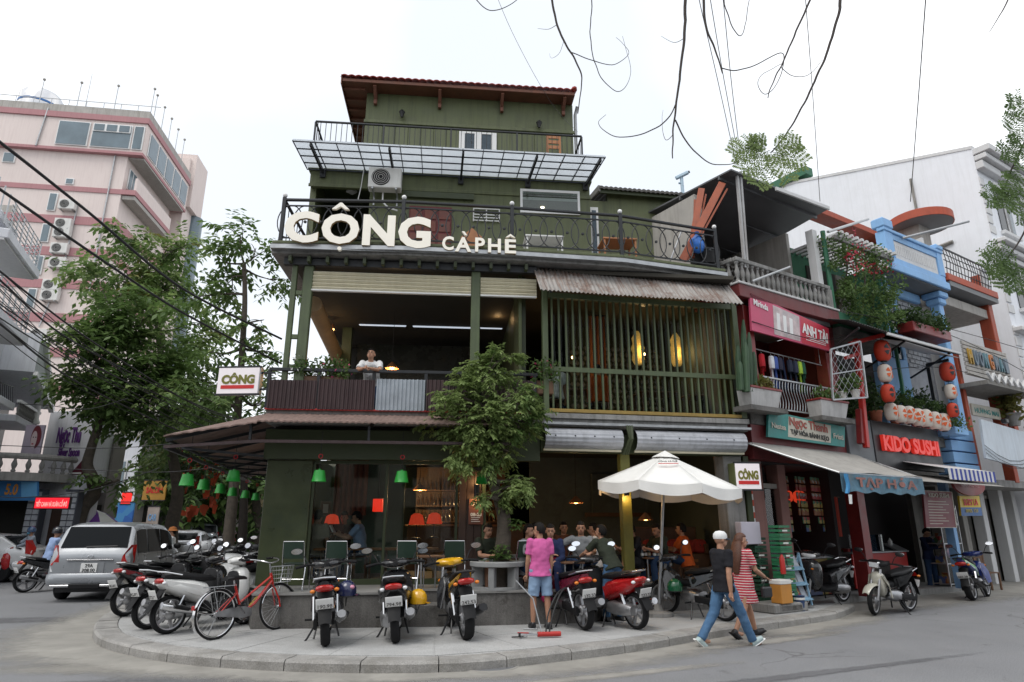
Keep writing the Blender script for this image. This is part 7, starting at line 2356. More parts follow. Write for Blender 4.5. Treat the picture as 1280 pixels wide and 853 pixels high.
 if kind=='cub':
  P('headlight',M['chrome'],t,lambda b:b.bx(.47,.56,-.085,.085,.88,1.,.02))
  P('headlight_lens',M['clear_lamp'],t,lambda b:b.bx(.561,.57,-.075,.075,.895,.985,.004))
 else:
  P('headlight',M['clear_lamp'],t,lambda b:loft(b,[(.52,.93,.04,.02),(.505,.93,.1,.038),(.47,.94,.14,.045)],14,2.4),True)
  P('indicator',M['amber'],t,lambda b:b.ell((.565,.1,.7),(.02,.05,.03),8,6))
  P('indicator',M['amber'],t,lambda b:b.ell((.565,-.1,.7),(.02,.05,.03),8,6))
 tu=tail_up
 if kind=='scooter':
  P('rear_body',body,t,lambda b:loft(b,[(-.06,.46,.12,.14),(-.15,.52,.18,.16),(-.35,.58,.19,.15),(-.58,.63+tu*.5,.165,.12),(-.75,.68+tu,.11,.075),(-.83,.71+tu,.06,.04)],18,2.8),True)
  for s in(-1,1):
   P('side_panel',accent,t,lambda b:b.add([(-.12,s*.185,.6),(-.4,s*.2,.66),(-.78,s*.115,.74+tu),(-.74,s*.12,.66+tu),(-.38,s*.198,.52),(-.16,s*.18,.46),(-.12,s*.165,.6),(-.4,s*.18,.66),(-.78,s*.095,.74+tu),(-.74,s*.1,.66+tu),(-.38,s*.178,.52),(-.16,s*.16,.46)],[(0,1,2,3,4,5),(11,10,9,8,7,6),(0,6,7,1),(1,7,8,2),(2,8,9,3),(3,9,10,4),(4,10,11,5),(5,11,6,0)]),True)
  st_secs=[(.02,.72,.09,.03),(-.08,.74,.13,.05),(-.3,.755,.15,.055),(-.48,.79+tu*.6,.14,.05),(-.68,.8+tu,.1,.04),(-.76,.8+tu,.05,.02)]
 else:
  w_=.13
  P('rear_body',body,t,lambda b:loft(b,[(-.02,.58,.07,.09),(-.15,.62,w_,.11),(-.4,.67,w_,.085),(-.62,.73+tu,.1,.06),(-.8,.78+tu*1.5,.05,.035)],16,2.6),True)
  for s in(-1,1):
   P('side_panel',accent,t,lambda b:b.add([(-.05,s*.1,.66),(-.35,s*.145,.72),(-.78,s*.07,.81+tu*1.5),(-.7,s*.08,.74+tu),(-.3,s*.145,.58),(-.1,s*.11,.5),(-.05,s*.08,.66),(-.35,s*.125,.72),(-.78,s*.05,.81+tu*1.5),(-.7,s*.06,.74+tu),(-.3,s*.125,.58),(-.1,s*.09,.5)],[(0,1,2,3,4,5),(11,10,9,8,7,6),(0,6,7,1),(1,7,8,2),(2,8,9,3),(3,9,10,4),(4,10,11,5),(5,11,6,0)]),True)
  st_secs=[(.06,.72,.06,.03),(-.05,.75,.1,.045),(-.25,.765,.125,.05),(-.45,.8+tu*.5,.12,.045),(-.66,.83+tu,.1,.04),(-.74,.84+tu,.05,.02)]
 P('seat',seat,t,lambda b:loft(b,st_secs,16,3.),True)
 P('grab_rail',M['chrome']if kind!='sport' else M['black'],t,lambda b:b.tube([(-.55,.13,.8+tu),(-.78,.11,.85+tu),(-.84,0,.86+tu),(-.78,-.11,.85+tu),(-.55,-.13,.8+tu)],.013,8),True)
 tl=P('tail_light',M['red_lamp'],t,lambda b:loft(b,[(-.8,.725+tu,.1,.045),(-.845,.73+tu,.075,.035),(-.86,.735+tu,.04,.02)],14,2.6),True)
 for s in(-1,1):
  P('indicator',M['clear_lamp']if kind=='scooter' else M['amber'],t,lambda b:b.ell((-.8,s*.13,.7+tu),(.035,.03,.025),8,6),True)
 P('rear_fender',M['plast'],t,lambda b:b.grid(lambda u,v:(-.7-.26*u,(-1+2*v)*(.085-.02*u),.68-.33*u-.05*u*u+(.02-(-1+2*v)**2*.02)),6,6,(.012,0,.004)),True)
 pl=P('number_plate',M['plate'],t,lambda b:b.box((-.885,0,.545),(.008,.19,.14),M=Matrix.Rotation(R(-22),3,'Y'),ch=.003))
 if plate:
  me=text_mesh(plate,.062,.002,.001)
  o=link('lettering',me,M['ink'],pl)
  o.rotation_euler=(R(-22),0,R(-90));o.location=(-.893,0,.54)
 if kind=='scooter':
  P('engine',M['alu'],t,lambda b:(loft(b,[(-.12,.3,.09,.09),(-.3,.3,.12,.11),(-.55,.29,.1,.1),(-.68,.28,.07,.07)],14,3)),True).location=(0,.07,0)
 else:
  P('engine',M['alu'],t,lambda b:(loft(b,[(.22,.36,.06,.06),(.12,.36,.1,.09),(-.05,.34,.13,.12),(-.22,.33,.12,.1)],14,3)),True)
  P('cylinder_fins',M['plast'],t,lambda b:[b.bx(.16+.035*k,.175+.035*k,-.07,.07,.34,.48)for k in range(5)],kind='stuff')
  P('swing_arm',M['plast'],t,lambda b:(b.beam((-.2,.085,.34),(-.66,.085,r),.03,.06),b.beam((-.2,-.085,.34),(-.66,-.085,r),.03,.06)),kind='stuff')
  P('chain_case',M['plast'],t,lambda b:loft(b,[(-.15,.33,.02,.06),(-.4,.31,.025,.055),(-.68,r,.02,.07)],10,3)).location=(0,.11,0)
 mf=muffler or M['alu']
 P('exhaust',mf,t,lambda b:b.tube([(.1,-.12,.22),(-.15,-.15,.22),(-.3,-.165,.27),(-.4,-.17,.3),(-.72,-.18,.37+tu*.5),(-.84,-.18,.4+tu*.5)],[.018,.018,.022,.05,.062,.05],10),True)
 P('heat_shield',M['plast'],t,lambda b:b.tube([(-.45,-.225,.32),(-.68,-.235,.38)],[.025,.03],8),True)
 for s in(-1,1):
  P('shock_absorber',M['chrome'],t,lambda b:b.tube([(-.58,s*.125,r+.04),(-.45,s*.125,.6)],[.02,.024],8),True)
  P('foot_peg',M['rubber'],t,lambda b:b.cyl((-.05,s*.12,.27),(-.05,s*.25,.28),.014,n=6))
 P('kick_stand',M['black'],t,lambda b:b.tube([(-.05,.1,.26),(-.12,.22,.05),(-.14,.28,-.02)],.012,6))
 P('centre_stand',M['black'],t,lambda b:(b.tube([(-.18,.1,.24),(-.3,.14,.06)],.012,6),b.tube([(-.18,-.1,.24),(-.3,-.14,.06)],.012,6)),kind='stuff')
 return t
def by_wheels(f,r,z):
 a,b=G(*f,z),G(*r,z)
 d=a-b
 return(a+b)/2,math.degrees(math.atan2(d.y,d.x))
def by_rear(r,head,z=KZ):
 b=G(*r,z)
 return b+Vector((math.cos(R(head)),math.sin(R(head)),0))*.62,head
K_=paint('gloss_black',(.018,.018,.02));KR=paint('gloss_red',(.4,.012,.014));KW_=paint('gloss_white',(.72,.72,.7));KY=paint('gloss_yellow',(.68,.36,.01));KM=paint('gloss_maroon',(.16,.012,.03));KG=paint('gloss_grey',(.12,.13,.14));KB=paint('gloss_blue',(.02,.035,.17));KC=paint('cream_enamel',(.55,.53,.45))
p,h=by_rear((407,808),104);bk1=motorbike('black underbone motorbike with a blue helmet on its side, nearest the red bicycle',p,h,kind='underbone',lean=5,plate='92-E1\n190.98',fender=M['plast'])
p,h=by_rear((495,804),98);bk2=motorbike('dark scooter with a yellow helmet hanging, middle of the three before the steps',p,h,body=K_,accent=KG,lean=5,plate='75-P1\n794.98')
p,h=by_rear((584,800),106);bk3=motorbike('black sport motorbike with yellow panels beside the round bench',p,h,kind='sport',body=K_,accent=KY,shield=K_,cover=KY,lean=5,tail_up=.05,plate='75-K1\n242.53',muffler=M['black'])
p,h=by_rear((732,788),110);bk4=motorbike('maroon underbone motorbike beside the man in the pink shirt',p,h,kind='underbone',body=KM,accent=KM,shield=KM,lean=5,plate='75-F1\n132.33')
p,h=by_rear((797,787),122);bk5=motorbike('red scooter with a black seat and chrome muffler in front of the bending man',p,h,body=KR,accent=KR,shield=K_,leg=K_,lean=4,plate='75-G1\n233.33',muffler=M['chrome'])
p,h=by_wheels((831,767),(910,777),KZ);bk6=motorbike('black underbone motorbike under the white parasol, side on',p,h,kind='underbone',body=K_,accent=KG,lean=5,steer=14,plate='75-H1\n118.80')
p,h=by_wheels((1001,758),(1059,752),KZ);bk7=motorbike('black scooter with silver trim before the blue newspaper rack',p,h,body=K_,accent=KG,lean=5,steer=18,scale=1.)
p,h=by_wheels((1094,769),(1136,764),.012);bk8=motorbike('old cream step-through moped at the end of the pavement',p,h,z=.012,kind='cub',body=M['plast'],accent=M['plast'],shield=KC,spoked=True,lean=5,steer=12,scale=.96)
p,h=by_rear((1217,751),42,.012);bk9=motorbike('dark blue sport motorbike by the man holding a bag',p,h,z=.012,kind='sport',body=KB,accent=paint('lime_stripe',(.12,.38,.1)),shield=KB,lean=6,tail_up=.06,plate='75-L1\n060.28',muffler=M['black'])
p,h=by_rear((155,771),62);bkA=motorbike('black scooter with a red tail beside the silver car',p,h,body=K_,accent=paint('dark_red',(.22,.01,.015)),lean=6,tail_up=.03,plate='75-D1\n306.00')
p,h=by_rear((184,787),56);bkB=motorbike('black and white striped scooter behind the white scooter',p,h,body=K_,accent=KW_,lean=4,plate='75-S1\n441.20')
p,h=by_rear((208,793),52);bkC=motorbike('white scooter with a silver muffler next to the red bicycle',p,h,body=KW_,accent=KW_,leg=M['plast'],lean=4,plate='75-C1\n777.12',muffler=M['chrome'])
p=G(300,766,KZ);bkD=motorbike('white scooter seen from the front behind the red bicycle',p,250,body=KW_,accent=KW_,shield=KW_,lean=4,steer=10)
p=G(262,752,KZ);bkE=motorbike('dark scooter with a brown jacket on it among the parked bikes',p,60,body=K_,accent=paint('dark_green',(.02,.05,.04)),lean=4)
p=G(318,740,KZ);bkF=motorbike('black scooter parked close to the green corner pillar',p,100,body=K_,accent=K_,lean=4)
p=G(288,737,KZ);bkG=motorbike('black scooter parked under the farthest green lamps',p,95,body=K_,accent=KG,lean=4)
p=G(226,757,KZ);bkH=motorbike('black scooter with chrome rail between the silver car and white scooter',p,58,body=K_,accent=KW_,lean=4)
def helmet(label,loc,m,rz=0.,visor=False,sticker=None):
 t=thing('helmet',label,'helmet',loc,rz)
 P('shell',m,t,lambda b:b.lathe([(.128,-.06),(.135,0),(.125,.06),(.095,.11),(.05,.14),(0.,.148)],20,cap=False),True)
 P('rim',M['black'],t,lambda b:b.ring((0,0,-.06),.13,.13,.008,20,5,'z'))
 P('peak',m,t,lambda b:b.grid(lambda u,v:((.12+.06*v)*math.cos(R(-50+100*u)),(.12+.06*v)*math.sin(R(-50+100*u)),-.03-.015*v),8,2,(0,0,-.005)),True)
 if sticker:P('sticker',sticker,t,lambda b:b.ell((.06,-.09,.06),(.04,.04,.03),8,6))
 P('strap',M['black'],t,lambda b:b.tube([(0,.12,-.05),(0,.05,-.2),(0,-.1,-.06)],.006,4))
 return t
def on_bike(bk,x,y,z):
 return bk.matrix_basis@Vector((x,y,z))
helmet('dark blue helmet with a pink sticker hung on the black motorbike',on_bike(bk1,-.35,-.24,.62),paint('navy_helmet',(.015,.02,.07)),.3,sticker=paint('pink_sticker',(.6,.25,.35)))
helmet('yellow helmet hung on the dark middle scooter',on_bike(bk2,-.28,-.27,.48),KY,.4)
helmet('green and white helmet hung on the black motorbike under the parasol',on_bike(bk6,.12,.26,.52),paint('green_helmet',(.01,.1,.04)),2.,sticker=KW_)
helmet('white helmet on the mirror of the maroon motorbike',on_bike(bk4,.33,.3,1.02),KW_,1.)
t=thing('rain_jacket','brown jacket draped over a parked scooter handlebar','jacket',on_bike(bkE,.1,0,.78))
mb=MB();mb.grid(lambda u,v:(.3*(u-.5)*(1.1-.3*v),-.16*math.cos(PI*(v-.5))*1.2,.15-.55*abs(v-.5)*1.3+.03*math.sin(u*9+v*5)),10,14,(0,.01,.01))
mb.build('cloth',mat('brown_cloth',(.07,.045,.025),.85,var=.25,scale=6),t,True)
P('sleeve',t.children[0].data.materials[0],t,lambda b:b.tube([(.1,-.16,0.),(.16,-.2,-.16),(.14,-.19,-.34)],[.06,.055,.045],10),True)
t=thing('pink_bag','pink cloth bag hanging on the maroon motorbike','bag',on_bike(bk4,.18,.22,.5))
P('bag',mat('hot_pink_cloth',(.55,.04,.16),.7,var=.15),t,lambda b:b.lathe([(.05,-.16),(.1,-.12),(.11,0),(.07,.1),(.03,.14)],12),True)
P('handle',M['petal_p'],t,lambda b:b.tube([(-.03,0,.13),(0,0,.22),(.03,0,.13)],.007,5))
# ================================================================== red bicycle
p,h=by_wheels((346,787),(268,800),KZ)
by=thing('bicycle','red city bicycle with wire basket and chrome mudguards','bicycle',p+Vector((0,0,0)),R(h))
by.rotation_euler=(R(-5),0,R(h))
rb_=.33
KR2=paint('bicycle_red',(.5,.02,.012))
L_=(G(346,787,KZ)-G(268,800,KZ)).length/2
def bwheel(x):
 t=P('wheel',M['rubber'],by,lambda b:b.ring((0,0,0),rb_,rb_,.017,36,8),True)
 t.location=(x,0,rb_+.01)
 P('rim',M['chrome'],t,lambda b:b.ring((0,0,0),rb_-.025,rb_-.025,.011,36,6),True)
 P('hub',M['chrome'],t,lambda b:b.lathe([(.02,-.045),(.03,0),(.02,.045)],10,(0,0,0),RX90),True)
 P('spokes',M['steel'],t,lambda b:[b.tube([(.02*math.cos(2*PI*k/28+(.8 if k%2 else-.8)),.03*(1 if k%4<2 else-1),.02*math.sin(2*PI*k/28+(.8 if k%2 else-.8))),((rb_-.03)*math.cos(2*PI*k/28),0,(rb_-.03)*math.sin(2*PI*k/28))],.0018,3,cap=False)for k in range(28)],kind='stuff')
 return t
bwheel(-L_);fw=bwheel(L_)
bbx,bbz=-.12,.3
def bt_(pts,r,m=KR2,name='frame_tube',n=8):
 return P(name,m,by,lambda b:b.tube(pts,r,n),True)
hd=(L_-.14,0,.72)
bt_([hd,(.1,0,.42),(bbx,0,bbz)],.022)
bt_([(L_-.13,0,.8),(.05,0,.58),(bbx-.03,0,.46)],.017)
bt_([(bbx,0,bbz),(bbx-.14,0,.72)],.018)
for s in(-1,1):
 bt_([(bbx,s*.03,bbz),(-L_,s*.055,rb_)],.01)
 bt_([(bbx-.1,s*.02,.6),(-L_,s*.055,rb_)],.009)
 bt_([(L_-.1,s*.03,.62),(L_-.03,s*.055,.45),(L_,s*.055,rb_)],.012)
bt_([(L_-.1,0,.62),(L_-.16,0,.84)],.02)
bt_([(L_-.16,0,.82),(L_-.18,0,.98)],.012,M['chrome'],'stem')
P('handlebar',M['chrome'],by,lambda b:b.tube(spline([Vector((L_-.46,-.27,1.05)),Vector((L_-.34,-.27,1.06)),Vector((L_-.18,-.2,1.03)),Vector((L_-.15,0,.99)),Vector((L_-.18,.2,1.03)),Vector((L_-.34,.27,1.06)),Vector((L_-.46,.27,1.05))],5),.011,8),True)
for s in(-1,1):
 P('grip',M['rubber'],by,lambda b:b.cyl((L_-.47,s*.27,1.05),(L_-.36,s*.27,1.058),.017,n=8),True)
P('saddle',M['seat'],by,lambda b:loft(b,[(bbx-.31,.8,.07,.03),(bbx-.24,.81,.11,.04),(bbx-.12,.81,.07,.035),(bbx+.02,.8,.03,.025),(bbx+.06,.79,.015,.015)],14,2.4),True)
P('seat_post',M['chrome'],by,lambda b:b.cyl((bbx-.14,0,.7),(bbx-.16,0,.79),.013,n=8),True)
for x,a0,a1 in((-L_,20,215),(L_,10,150)):
 P('mudguard',M['chrome'],by,lambda b:b.grid(lambda u,v:(x+(rb_+.03)*math.cos(R(a0+(a1-a0)*u)),(-1+2*v)*.028,rb_+(rb_+.03)*math.sin(R(a0+(a1-a0)*u))-.008*(1-2*v)**2),20,4,(0,0,-.003)),True)
P('chain_guard',M['alu'],by,lambda b:b.prism([(bbx+.13,.26),(bbx+.13,.36),(bbx,.4),(-L_+.1,.39),(-L_-.06,.35),(-L_-.06,.31),(bbx,.24)],-.07,-.055,'y'))
P('chainring',M['chrome'],by,lambda b:b.lathe([(.09,-.005),(.09,.005)],20,(bbx,-.05,bbz),RX90))
for s in(-1,1):
 P('crank',M['chrome'],by,lambda b:b.beam((bbx,s*.075,bbz),(bbx+s*.12,s*.09,bbz-s*.12),.02,.015))
 P('pedal',M['rubber'],by,lambda b:b.box((bbx+s*.12,s*.14,bbz-s*.12),(.09,.08,.025),ch=.005))
bk_=P('basket',M['steel'],by,lambda b:b.ring((L_+.06,0,.93),.17,.2,.008,24,5,'z'))
for z,k in((.87,.95),(.81,.89),(.75,.83),(.69,.78)):
 P('basket_wire',M['steel'],bk_,lambda b:b.ring((L_+.05,0,z),.17*k,.2*k,.004,24,4,'z'))
P('basket_wires',M['steel'],bk_,lambda b:[b.tube([(L_+.06+.17*math.cos(2*PI*k/24),.2*math.sin(2*PI*k/24),.93),(L_+.05+.13*math.cos(2*PI*k/24),.155*math.sin(2*PI*k/24),.69)],.003,3)for k in range(24)],kind='stuff')
P('carrier',M['steel'],by,lambda b:(b.bx(-L_-.2,bbx-.2,-.06,-.045,.7,.712),b.bx(-L_-.2,bbx-.2,.045,.06,.7,.712),[b.bx(-L_-.18+k*.09,-L_-.165+k*.09,-.045,.045,.7,.71)for k in range(6)]),kind='stuff')
for s in(-1,1):
 P('carrier_strut',M['steel'],by,lambda b:b.cyl((-L_-.1,s*.055,.7),(-L_,s*.06,rb_),.006,n=5))
P('reflector',M['red_lamp'],by,lambda b:b.bx(-L_-.375,-L_-.36,-.03,.03,.42,.48,.003))
P('kick_stand',M['steel'],by,lambda b:b.tube([(-L_+.05,.06,rb_),(-L_+.02,.2,.02)],.008,5))
lettering('MARTIN',.05,paint('yellow_decal',(.7,.5,.1)),by,(.06,-.026,.455),.003,.001,rot=(0,R(-38),0))
# ================================================================== cars
def car(label,loc,heading,col,kind='mpv',L=4.55,W=1.76,H=1.74,plate=None,z=0.,group=None):
 t=thing('car',label,'car',(loc[0],loc[1],z),R(heading),group)
 w=W/2;h=L/2
 pt=mat('car_paint',col,.3,.35,var=.03,scale=2,coat=.5)
 zb=.32;belt=1.02
 if kind=='mpv':
  st=[(-h,.5,.62,.95,w*.86),(-h+.03,.38,.9,belt+.02,w*.95),(-h+.1,.34,.95,belt+.12,w*.985),(-h+.36,.32,1.,H-.06,w),(-h+.7,.32,1.,H,w),(-.1,.32,1.,H,w),(.55,.32,1.,H-.05,w),(.85,.32,1.,H-.16,w),(1.35,.32,1.,belt+.14,w),(1.75,.34,1.,belt-.02,w*.98),(h-.12,.38,.9,.86,w*.92),(h,.45,.6,.7,w*.78)]
 else:
  st=[(-h,.5,.62,.9,w*.84),(-h+.04,.38,.9,.98,w*.94),(-h+.5,.32,1.,belt+.03,w),(-h+1.,.32,1.,H-.08,w),(-.3,.32,1.,H,w),(.35,.32,1.,H-.07,w),(1.,.32,1.,belt,w),(1.6,.34,1.,.92,w*.98),(h-.1,.38,.9,.78,w*.92),(h,.45,.6,.66,w*.78)]
 def half(z0,zr,ww):
  cab=zr>belt+.05
  pts=[(0,z0),(ww*.86,z0),(ww*.97,z0+.1),(ww,z0+.28),(ww*.995,min(belt,zr)-.1)]
  if cab:
   k=(zr-belt)/(H-belt)
   pts+=[(ww*.97,belt),(ww*(.97-.13*k),zr-.12*k),(ww*(.9-.14*k),zr-.03*k),(ww*.5,zr+.015),(0,zr+.02)]
  else:
   pts+=[(ww*.96,zr-.05),(ww*.9,zr-.015),(ww*.8,zr),(ww*.5,zr+.01),(0,zr+.015)]
  return pts
 vs=[];nseg=None
 for x,z0,_,zr,ww in st:
  hp=half(z0,zr,ww)
  ring_=[(y,zz)for y,zz in hp]+[(-y,zz)for y,zz in reversed(hp[1:-1])]
  nseg=len(ring_)
  vs+=[(x,y,zz)for y,zz in ring_]
 fs=[]
 for i in range(len(st)-1):
  for j in range(nseg):
   k=(j+1)%nseg
   fs.append((i*nseg+j,i*nseg+k,(i+1)*nseg+k,(i+1)*nseg+j))
 fs.append(tuple(range(nseg)));fs.append(tuple(range((len(st)-1)*nseg,len(st)*nseg)))
 mb=MB();mb.add(vs,fs);mb.build('body',pt,t,True,angle=35)
 M.setdefault('carglass',mat('car_window_glass',(.012,.014,.016),.05,var=0.,spec=.08))
 def side_pt(s,x,v):
  zr=H
  for a,b in zip(st,st[1:]):
   if a[0]<=x<=b[0]:
    u=(x-a[0])/(b[0]-a[0]);zr=a[3]+(b[3]-a[3])*u;ww=a[4]+(b[4]-a[4])*u
  k=(zr-belt)/(H-belt)
  y0,z0=ww*.97,belt+.02
  y1,z1=ww*(.97-.13*k),zr-.12*k-.03
  return Vector((x,s*(y0+(y1-y0)*v+.012),z0+(z1-z0)*v))
 wins=[(-h+.42,-h+1.12),(-h+1.2,-.12),(-.04,.95)]if kind=='mpv' else[(-h+1.,-.2),(-.1,.75)]
 for s in(-1,1):
  for x0,x1 in wins:
   P('side_window',M['carglass'],t,lambda b:b.grid(lambda u,v:side_pt(s,x0+(x1-x0)*u,v),6,3,(0,s*-.02,0)),True)
  P('window_trim',M['chrome'],t,lambda b:b.tube([side_pt(s,wins[0][0],-.05),side_pt(s,0,-.05),side_pt(s,wins[-1][1]+.1,-.05)],.012,5))
  P('side_mirror',M['plast'],t,lambda b:b.ell((.95,s*(w+.1),belt+.1),(.07,.1,.08),12,8),True)
  for x in(-.05,1. if kind=='mpv' else .95):
   P('door_gap',M['plast'],t,lambda b:b.bx(x,x+.012,s*(w-.004),s*(w+.003),.45,belt-.02))
  for x in(-.35,.7):
   P('door_handle',M['chrome'],t,lambda b:b.bx(x-.1,x+.1,s*(w-.01),s*(w+.03),.87,.905,.008))
 ra_,rb2=(st[2],st[3])if kind=='mpv' else(st[2],st[3])
 def rear_pt(u,v):
  x=ra_[0]+(rb2[0]-ra_[0])*(.05+.86*v)-.012;zz=ra_[3]+(rb2[3]-ra_[3])*(.05+.86*v)+.018
  k=.8-.06*v
  return Vector((x,(-1+2*u)*w*k,zz))
 P('rear_window',M['carglass'],t,lambda b:b.grid(rear_pt,8,4,(.02,0,0)),True)
 P('wiper',M['black'],t,lambda b:b.tube([rear_pt(.15,.06)+Vector((-.02,0,0.)),rear_pt(.62,.04)+Vector((-.02,0,0.))],.01,5))
 fa,fb=(st[7],st[8])if kind=='mpv' else(st[5],st[6])
 P('windscreen',M['carglass'],t,lambda b:b.grid(lambda u,v:Vector((fa[0]+(fb[0]-fa[0])*(.05+.9*v)+.012,(-1+2*u)*w*(.72+.1*v),fa[3]+(fb[3]-fa[3])*(.05+.9*v)+.022)),8,4,(-.02,0,0)),True)
 for s in(-1,1):
  P('tail_light',M['red_lamp'],t,lambda b:b.add([(-h+.005,s*w*.72,.8),(-h+.005,s*w*.92,.8),(-h+.17,s*w*1.004,.84),(-h+.22,s*w*.99,1.24),(-h+.08,s*w*.9,1.24),(-h-.01,s*w*.76,1.)]+[(-h+.08,s*w*.72,.8),(-h+.1,s*w*.9,.8),(-h+.2,s*w*.96,.84),(-h+.26,s*w*.94,1.24),(-h+.2,s*w*.86,1.24),(-h+.1,s*w*.74,1.)],[(0,1,2,3,4,5),(11,10,9,8,7,6),(0,6,7,1),(1,7,8,2),(2,8,9,3),(3,9,10,4),(4,10,11,5),(5,11,6,0)]))
  P('reverse_light',M['clear_lamp'],t,lambda b:b.add([(-h+.002,s*w*.74,.66),(-h+.002,s*w*.9,.66),(-h+.02,s*w*.92,.79),(-h+.002,s*w*.74,.79),(-h+.05,s*w*.74,.66),(-h+.05,s*w*.9,.66),(-h+.07,s*w*.92,.79),(-h+.05,s*w*.74,.79)],[(0,1,2,3),(7,6,5,4),(0,4,5,1),(1,5,6,2),(2,6,7,3),(3,7,4,0)]))
  P('headlight',M['clear_lamp'],t,lambda b:b.ell((h-.14,s*w*.7,.72),(.14,.2,.09),12,8),True)
 P('rear_bumper',pt,t,lambda b:b.tube(spline([Vector((-h+.45,-w*1.,.5)),Vector((-h+.06,-w*.93,.5)),Vector((-h-.05,-w*.5,.5)),Vector((-h-.06,0,.5)),Vector((-h-.05,w*.5,.5)),Vector((-h+.06,w*.93,.5)),Vector((-h+.45,w*1.,.5))],4),[(.06,.13)]*25,10),True)
 P('bumper_bar',M['chrome'],t,lambda b:b.beam((-h-.12,-w*.8,.36),(-h-.12,w*.8,.36),.04,.05,ch=.01))
 P('bumper_step',M['plast'],t,lambda b:b.bx(-h-.15,-h,-.32,.32,.3,.4,.01))
 P('trunk_trim',M['chrome'],t,lambda b:b.bx(-h-.03,-h+.01,-w*.55,w*.55,.9,.925,.004))
 P('plate_recess',pt,t,lambda b:b.bx(-h-.012,-h+.02,-w*.36,w*.36,.6,.89,.01))
 np_=P('number_plate',M['plate'],t,lambda b:b.bx(-h-.03,-h-.014,-.17,.17,.64,.84,.004))
 if plate:
  me=text_mesh(plate,.1,.003,.002)
  o=link('lettering',me,M['ink'],np_)
  o.rotation_euler=(0,0,R(-90));o.location=(-h-.034,0,.735)
 P('emblem',M['chrome'],t,lambda b:b.ring((-h-.02,0,.985),.055,.038,.008,18,5,'x'))
 for x in(-h+.82,h-.85):
  for s in(-1,1):
   wh=P('wheel',M['rubber'],t,lambda b:b.lathe([(.2,-.1),(.29,-.1),(.315,-.07),(.32,0),(.315,.07),(.29,.1),(.2,.1)],28,(0,0,0),RX90),True)
   wh.location=(x,s*(w-.1),.32)
   P('rim',M['alu'],wh,lambda b:b.lathe([(.06,s*.06),(.19,s*.085),(.2,s*.105),(.2,s*.08)],24,(0,0,0),RX90),True)
   P('wheel_arch',M['plast'],t,lambda b:b.grid(lambda u,v:(x+(.36+.02*v)*math.cos(PI*u),s*(w+.004-.1*v),.32+(.36+.02*v)*math.sin(PI*u)),16,1,(0,0,.004)),True)
 P('underside',M['black'],t,lambda b:b.bx(-h+.2,h-.2,-w*.8,w*.8,.2,.33))
 return t
SIL=(.3,.315,.335)
rr_,rl_=G(150,757),G(66,757)
cpos=(rr_+rl_)/2
hd_=102
cpos=G(108,752)+Vector((math.cos(R(hd_)),math.sin(R(hd_)),0))*2.1
car('silver people carrier seen from behind at the corner',cpos,hd_,SIL,'mpv',plate='29A\n308.00')
car('white saloon car half cut off by the picture edge',at(-12,690,26)*Vector((1,1,0))if False else Vector((at(-42,690,21.2).x,21.2,0)),190,(.7,.7,.7),'sedan',H=1.45)
car('white saloon car ahead of the silver people carrier',Vector((at(232,690,30).x,30,0)),105,(.68,.68,.69),'sedan',H=1.45)
car('grey people carrier parked far down the side street',Vector((at(250,685,44).x,44,0)),118,(.25,.28,.3),'mpv')
for k,(px,Yk,hd2,lab)in enumerate(((238,38,80,'far parked motorbike left of the grey car'),(252,36,95,'far parked motorbike before the grey car'),(266,37,70,'far parked motorbike with lit tail lamp'),(292,50,100,'far red motorbike between the dark trunks'),(330,48,85,'far motorbike near the corner pillar'),(322,52,95,'farthest motorbike near the corner pillar'))):
 motorbike(lab,Vector((at(px,690,Yk).x,Yk,0)),hd2,z=0,body=(KR if k==3 else K_),accent=(KR if k==3 else KG),group='far parked motorbikes')
# ================================================================== people
def remesh(mb,vox,wr=0.,seed=0,smooth=4):
 me=mb.mesh('tmp',True)
 ob=bpy.data.objects.new('tmp',me)
 m1=ob.modifiers.new('r','REMESH');m1.mode='VOXEL';m1.voxel_size=vox;m1.use_smooth_shade=True
 m2=ob.modifiers.new('s','SMOOTH');m2.factor=.5;m2.iterations=smooth
 out=baked(ob);bpy.data.meshes.remove(me)
 if wr:
  nn=[v.normal.copy()for v in out.vertices]
  for v,n in zip(out.vertices,nn):
   p=v.co
   k=mnoise.noise(Vector((p.x*7+seed,p.y*7,p.z*11+.5*p.x*9)))+.5*mnoise.noise(Vector((p.x*16,p.y*16+seed,p.z*22)))
   v.co=p+n*(k*wr)
 out.polygons.foreach_set('use_smooth',[True]*len(out.polygons))
 return out
def eltube(mb,pts,rad,n=16,xaxis=(1,0,0)):
 pts=[Vector(p)for p in pts];xa=Vector(xaxis)
 vs=[]
 for i,p in enumerate(pts):
  t=(pts[min(i+1,len(pts)-1)]-pts[max(i-1,0)]).normalized()
  x=(xa-t*xa.dot(t)).normalized();y=t.cross(x)
  w,d=rad[i]
  vs+=[p+x*(w*math.cos(2*PI*j/n))+y*(d*math.sin(2*PI*j/n))for j in range(n)]
 fs=[(i*n+j,i*n+(j+1)%n,(i+1)*n+(j+1)%n,(i+1)*n+j)for i in range(len(pts)-1)for j in range(n)]
 fs+=[tuple(range(n-1,-1,-1)),tuple(range((len(pts)-1)*n,len(pts)*n))]
 return mb.add(vs,fs)
def dirv(flex,ab,side):
 f,a=R(flex),R(ab)
 return Vector((side*math.sin(a),-math.sin(f)*math.cos(a),-math.cos(f)*math.cos(a)))
cloth_cache={}
def cloth(name,col,**kw):
 if name not in cloth_cache:
  cloth_cache[name]=mat(name,col,.85,var=kw.pop('var',.15),scale=kw.pop('scale',7),bump=.15,bscale=150,spec=.2,**kw)
 return cloth_cache[name]
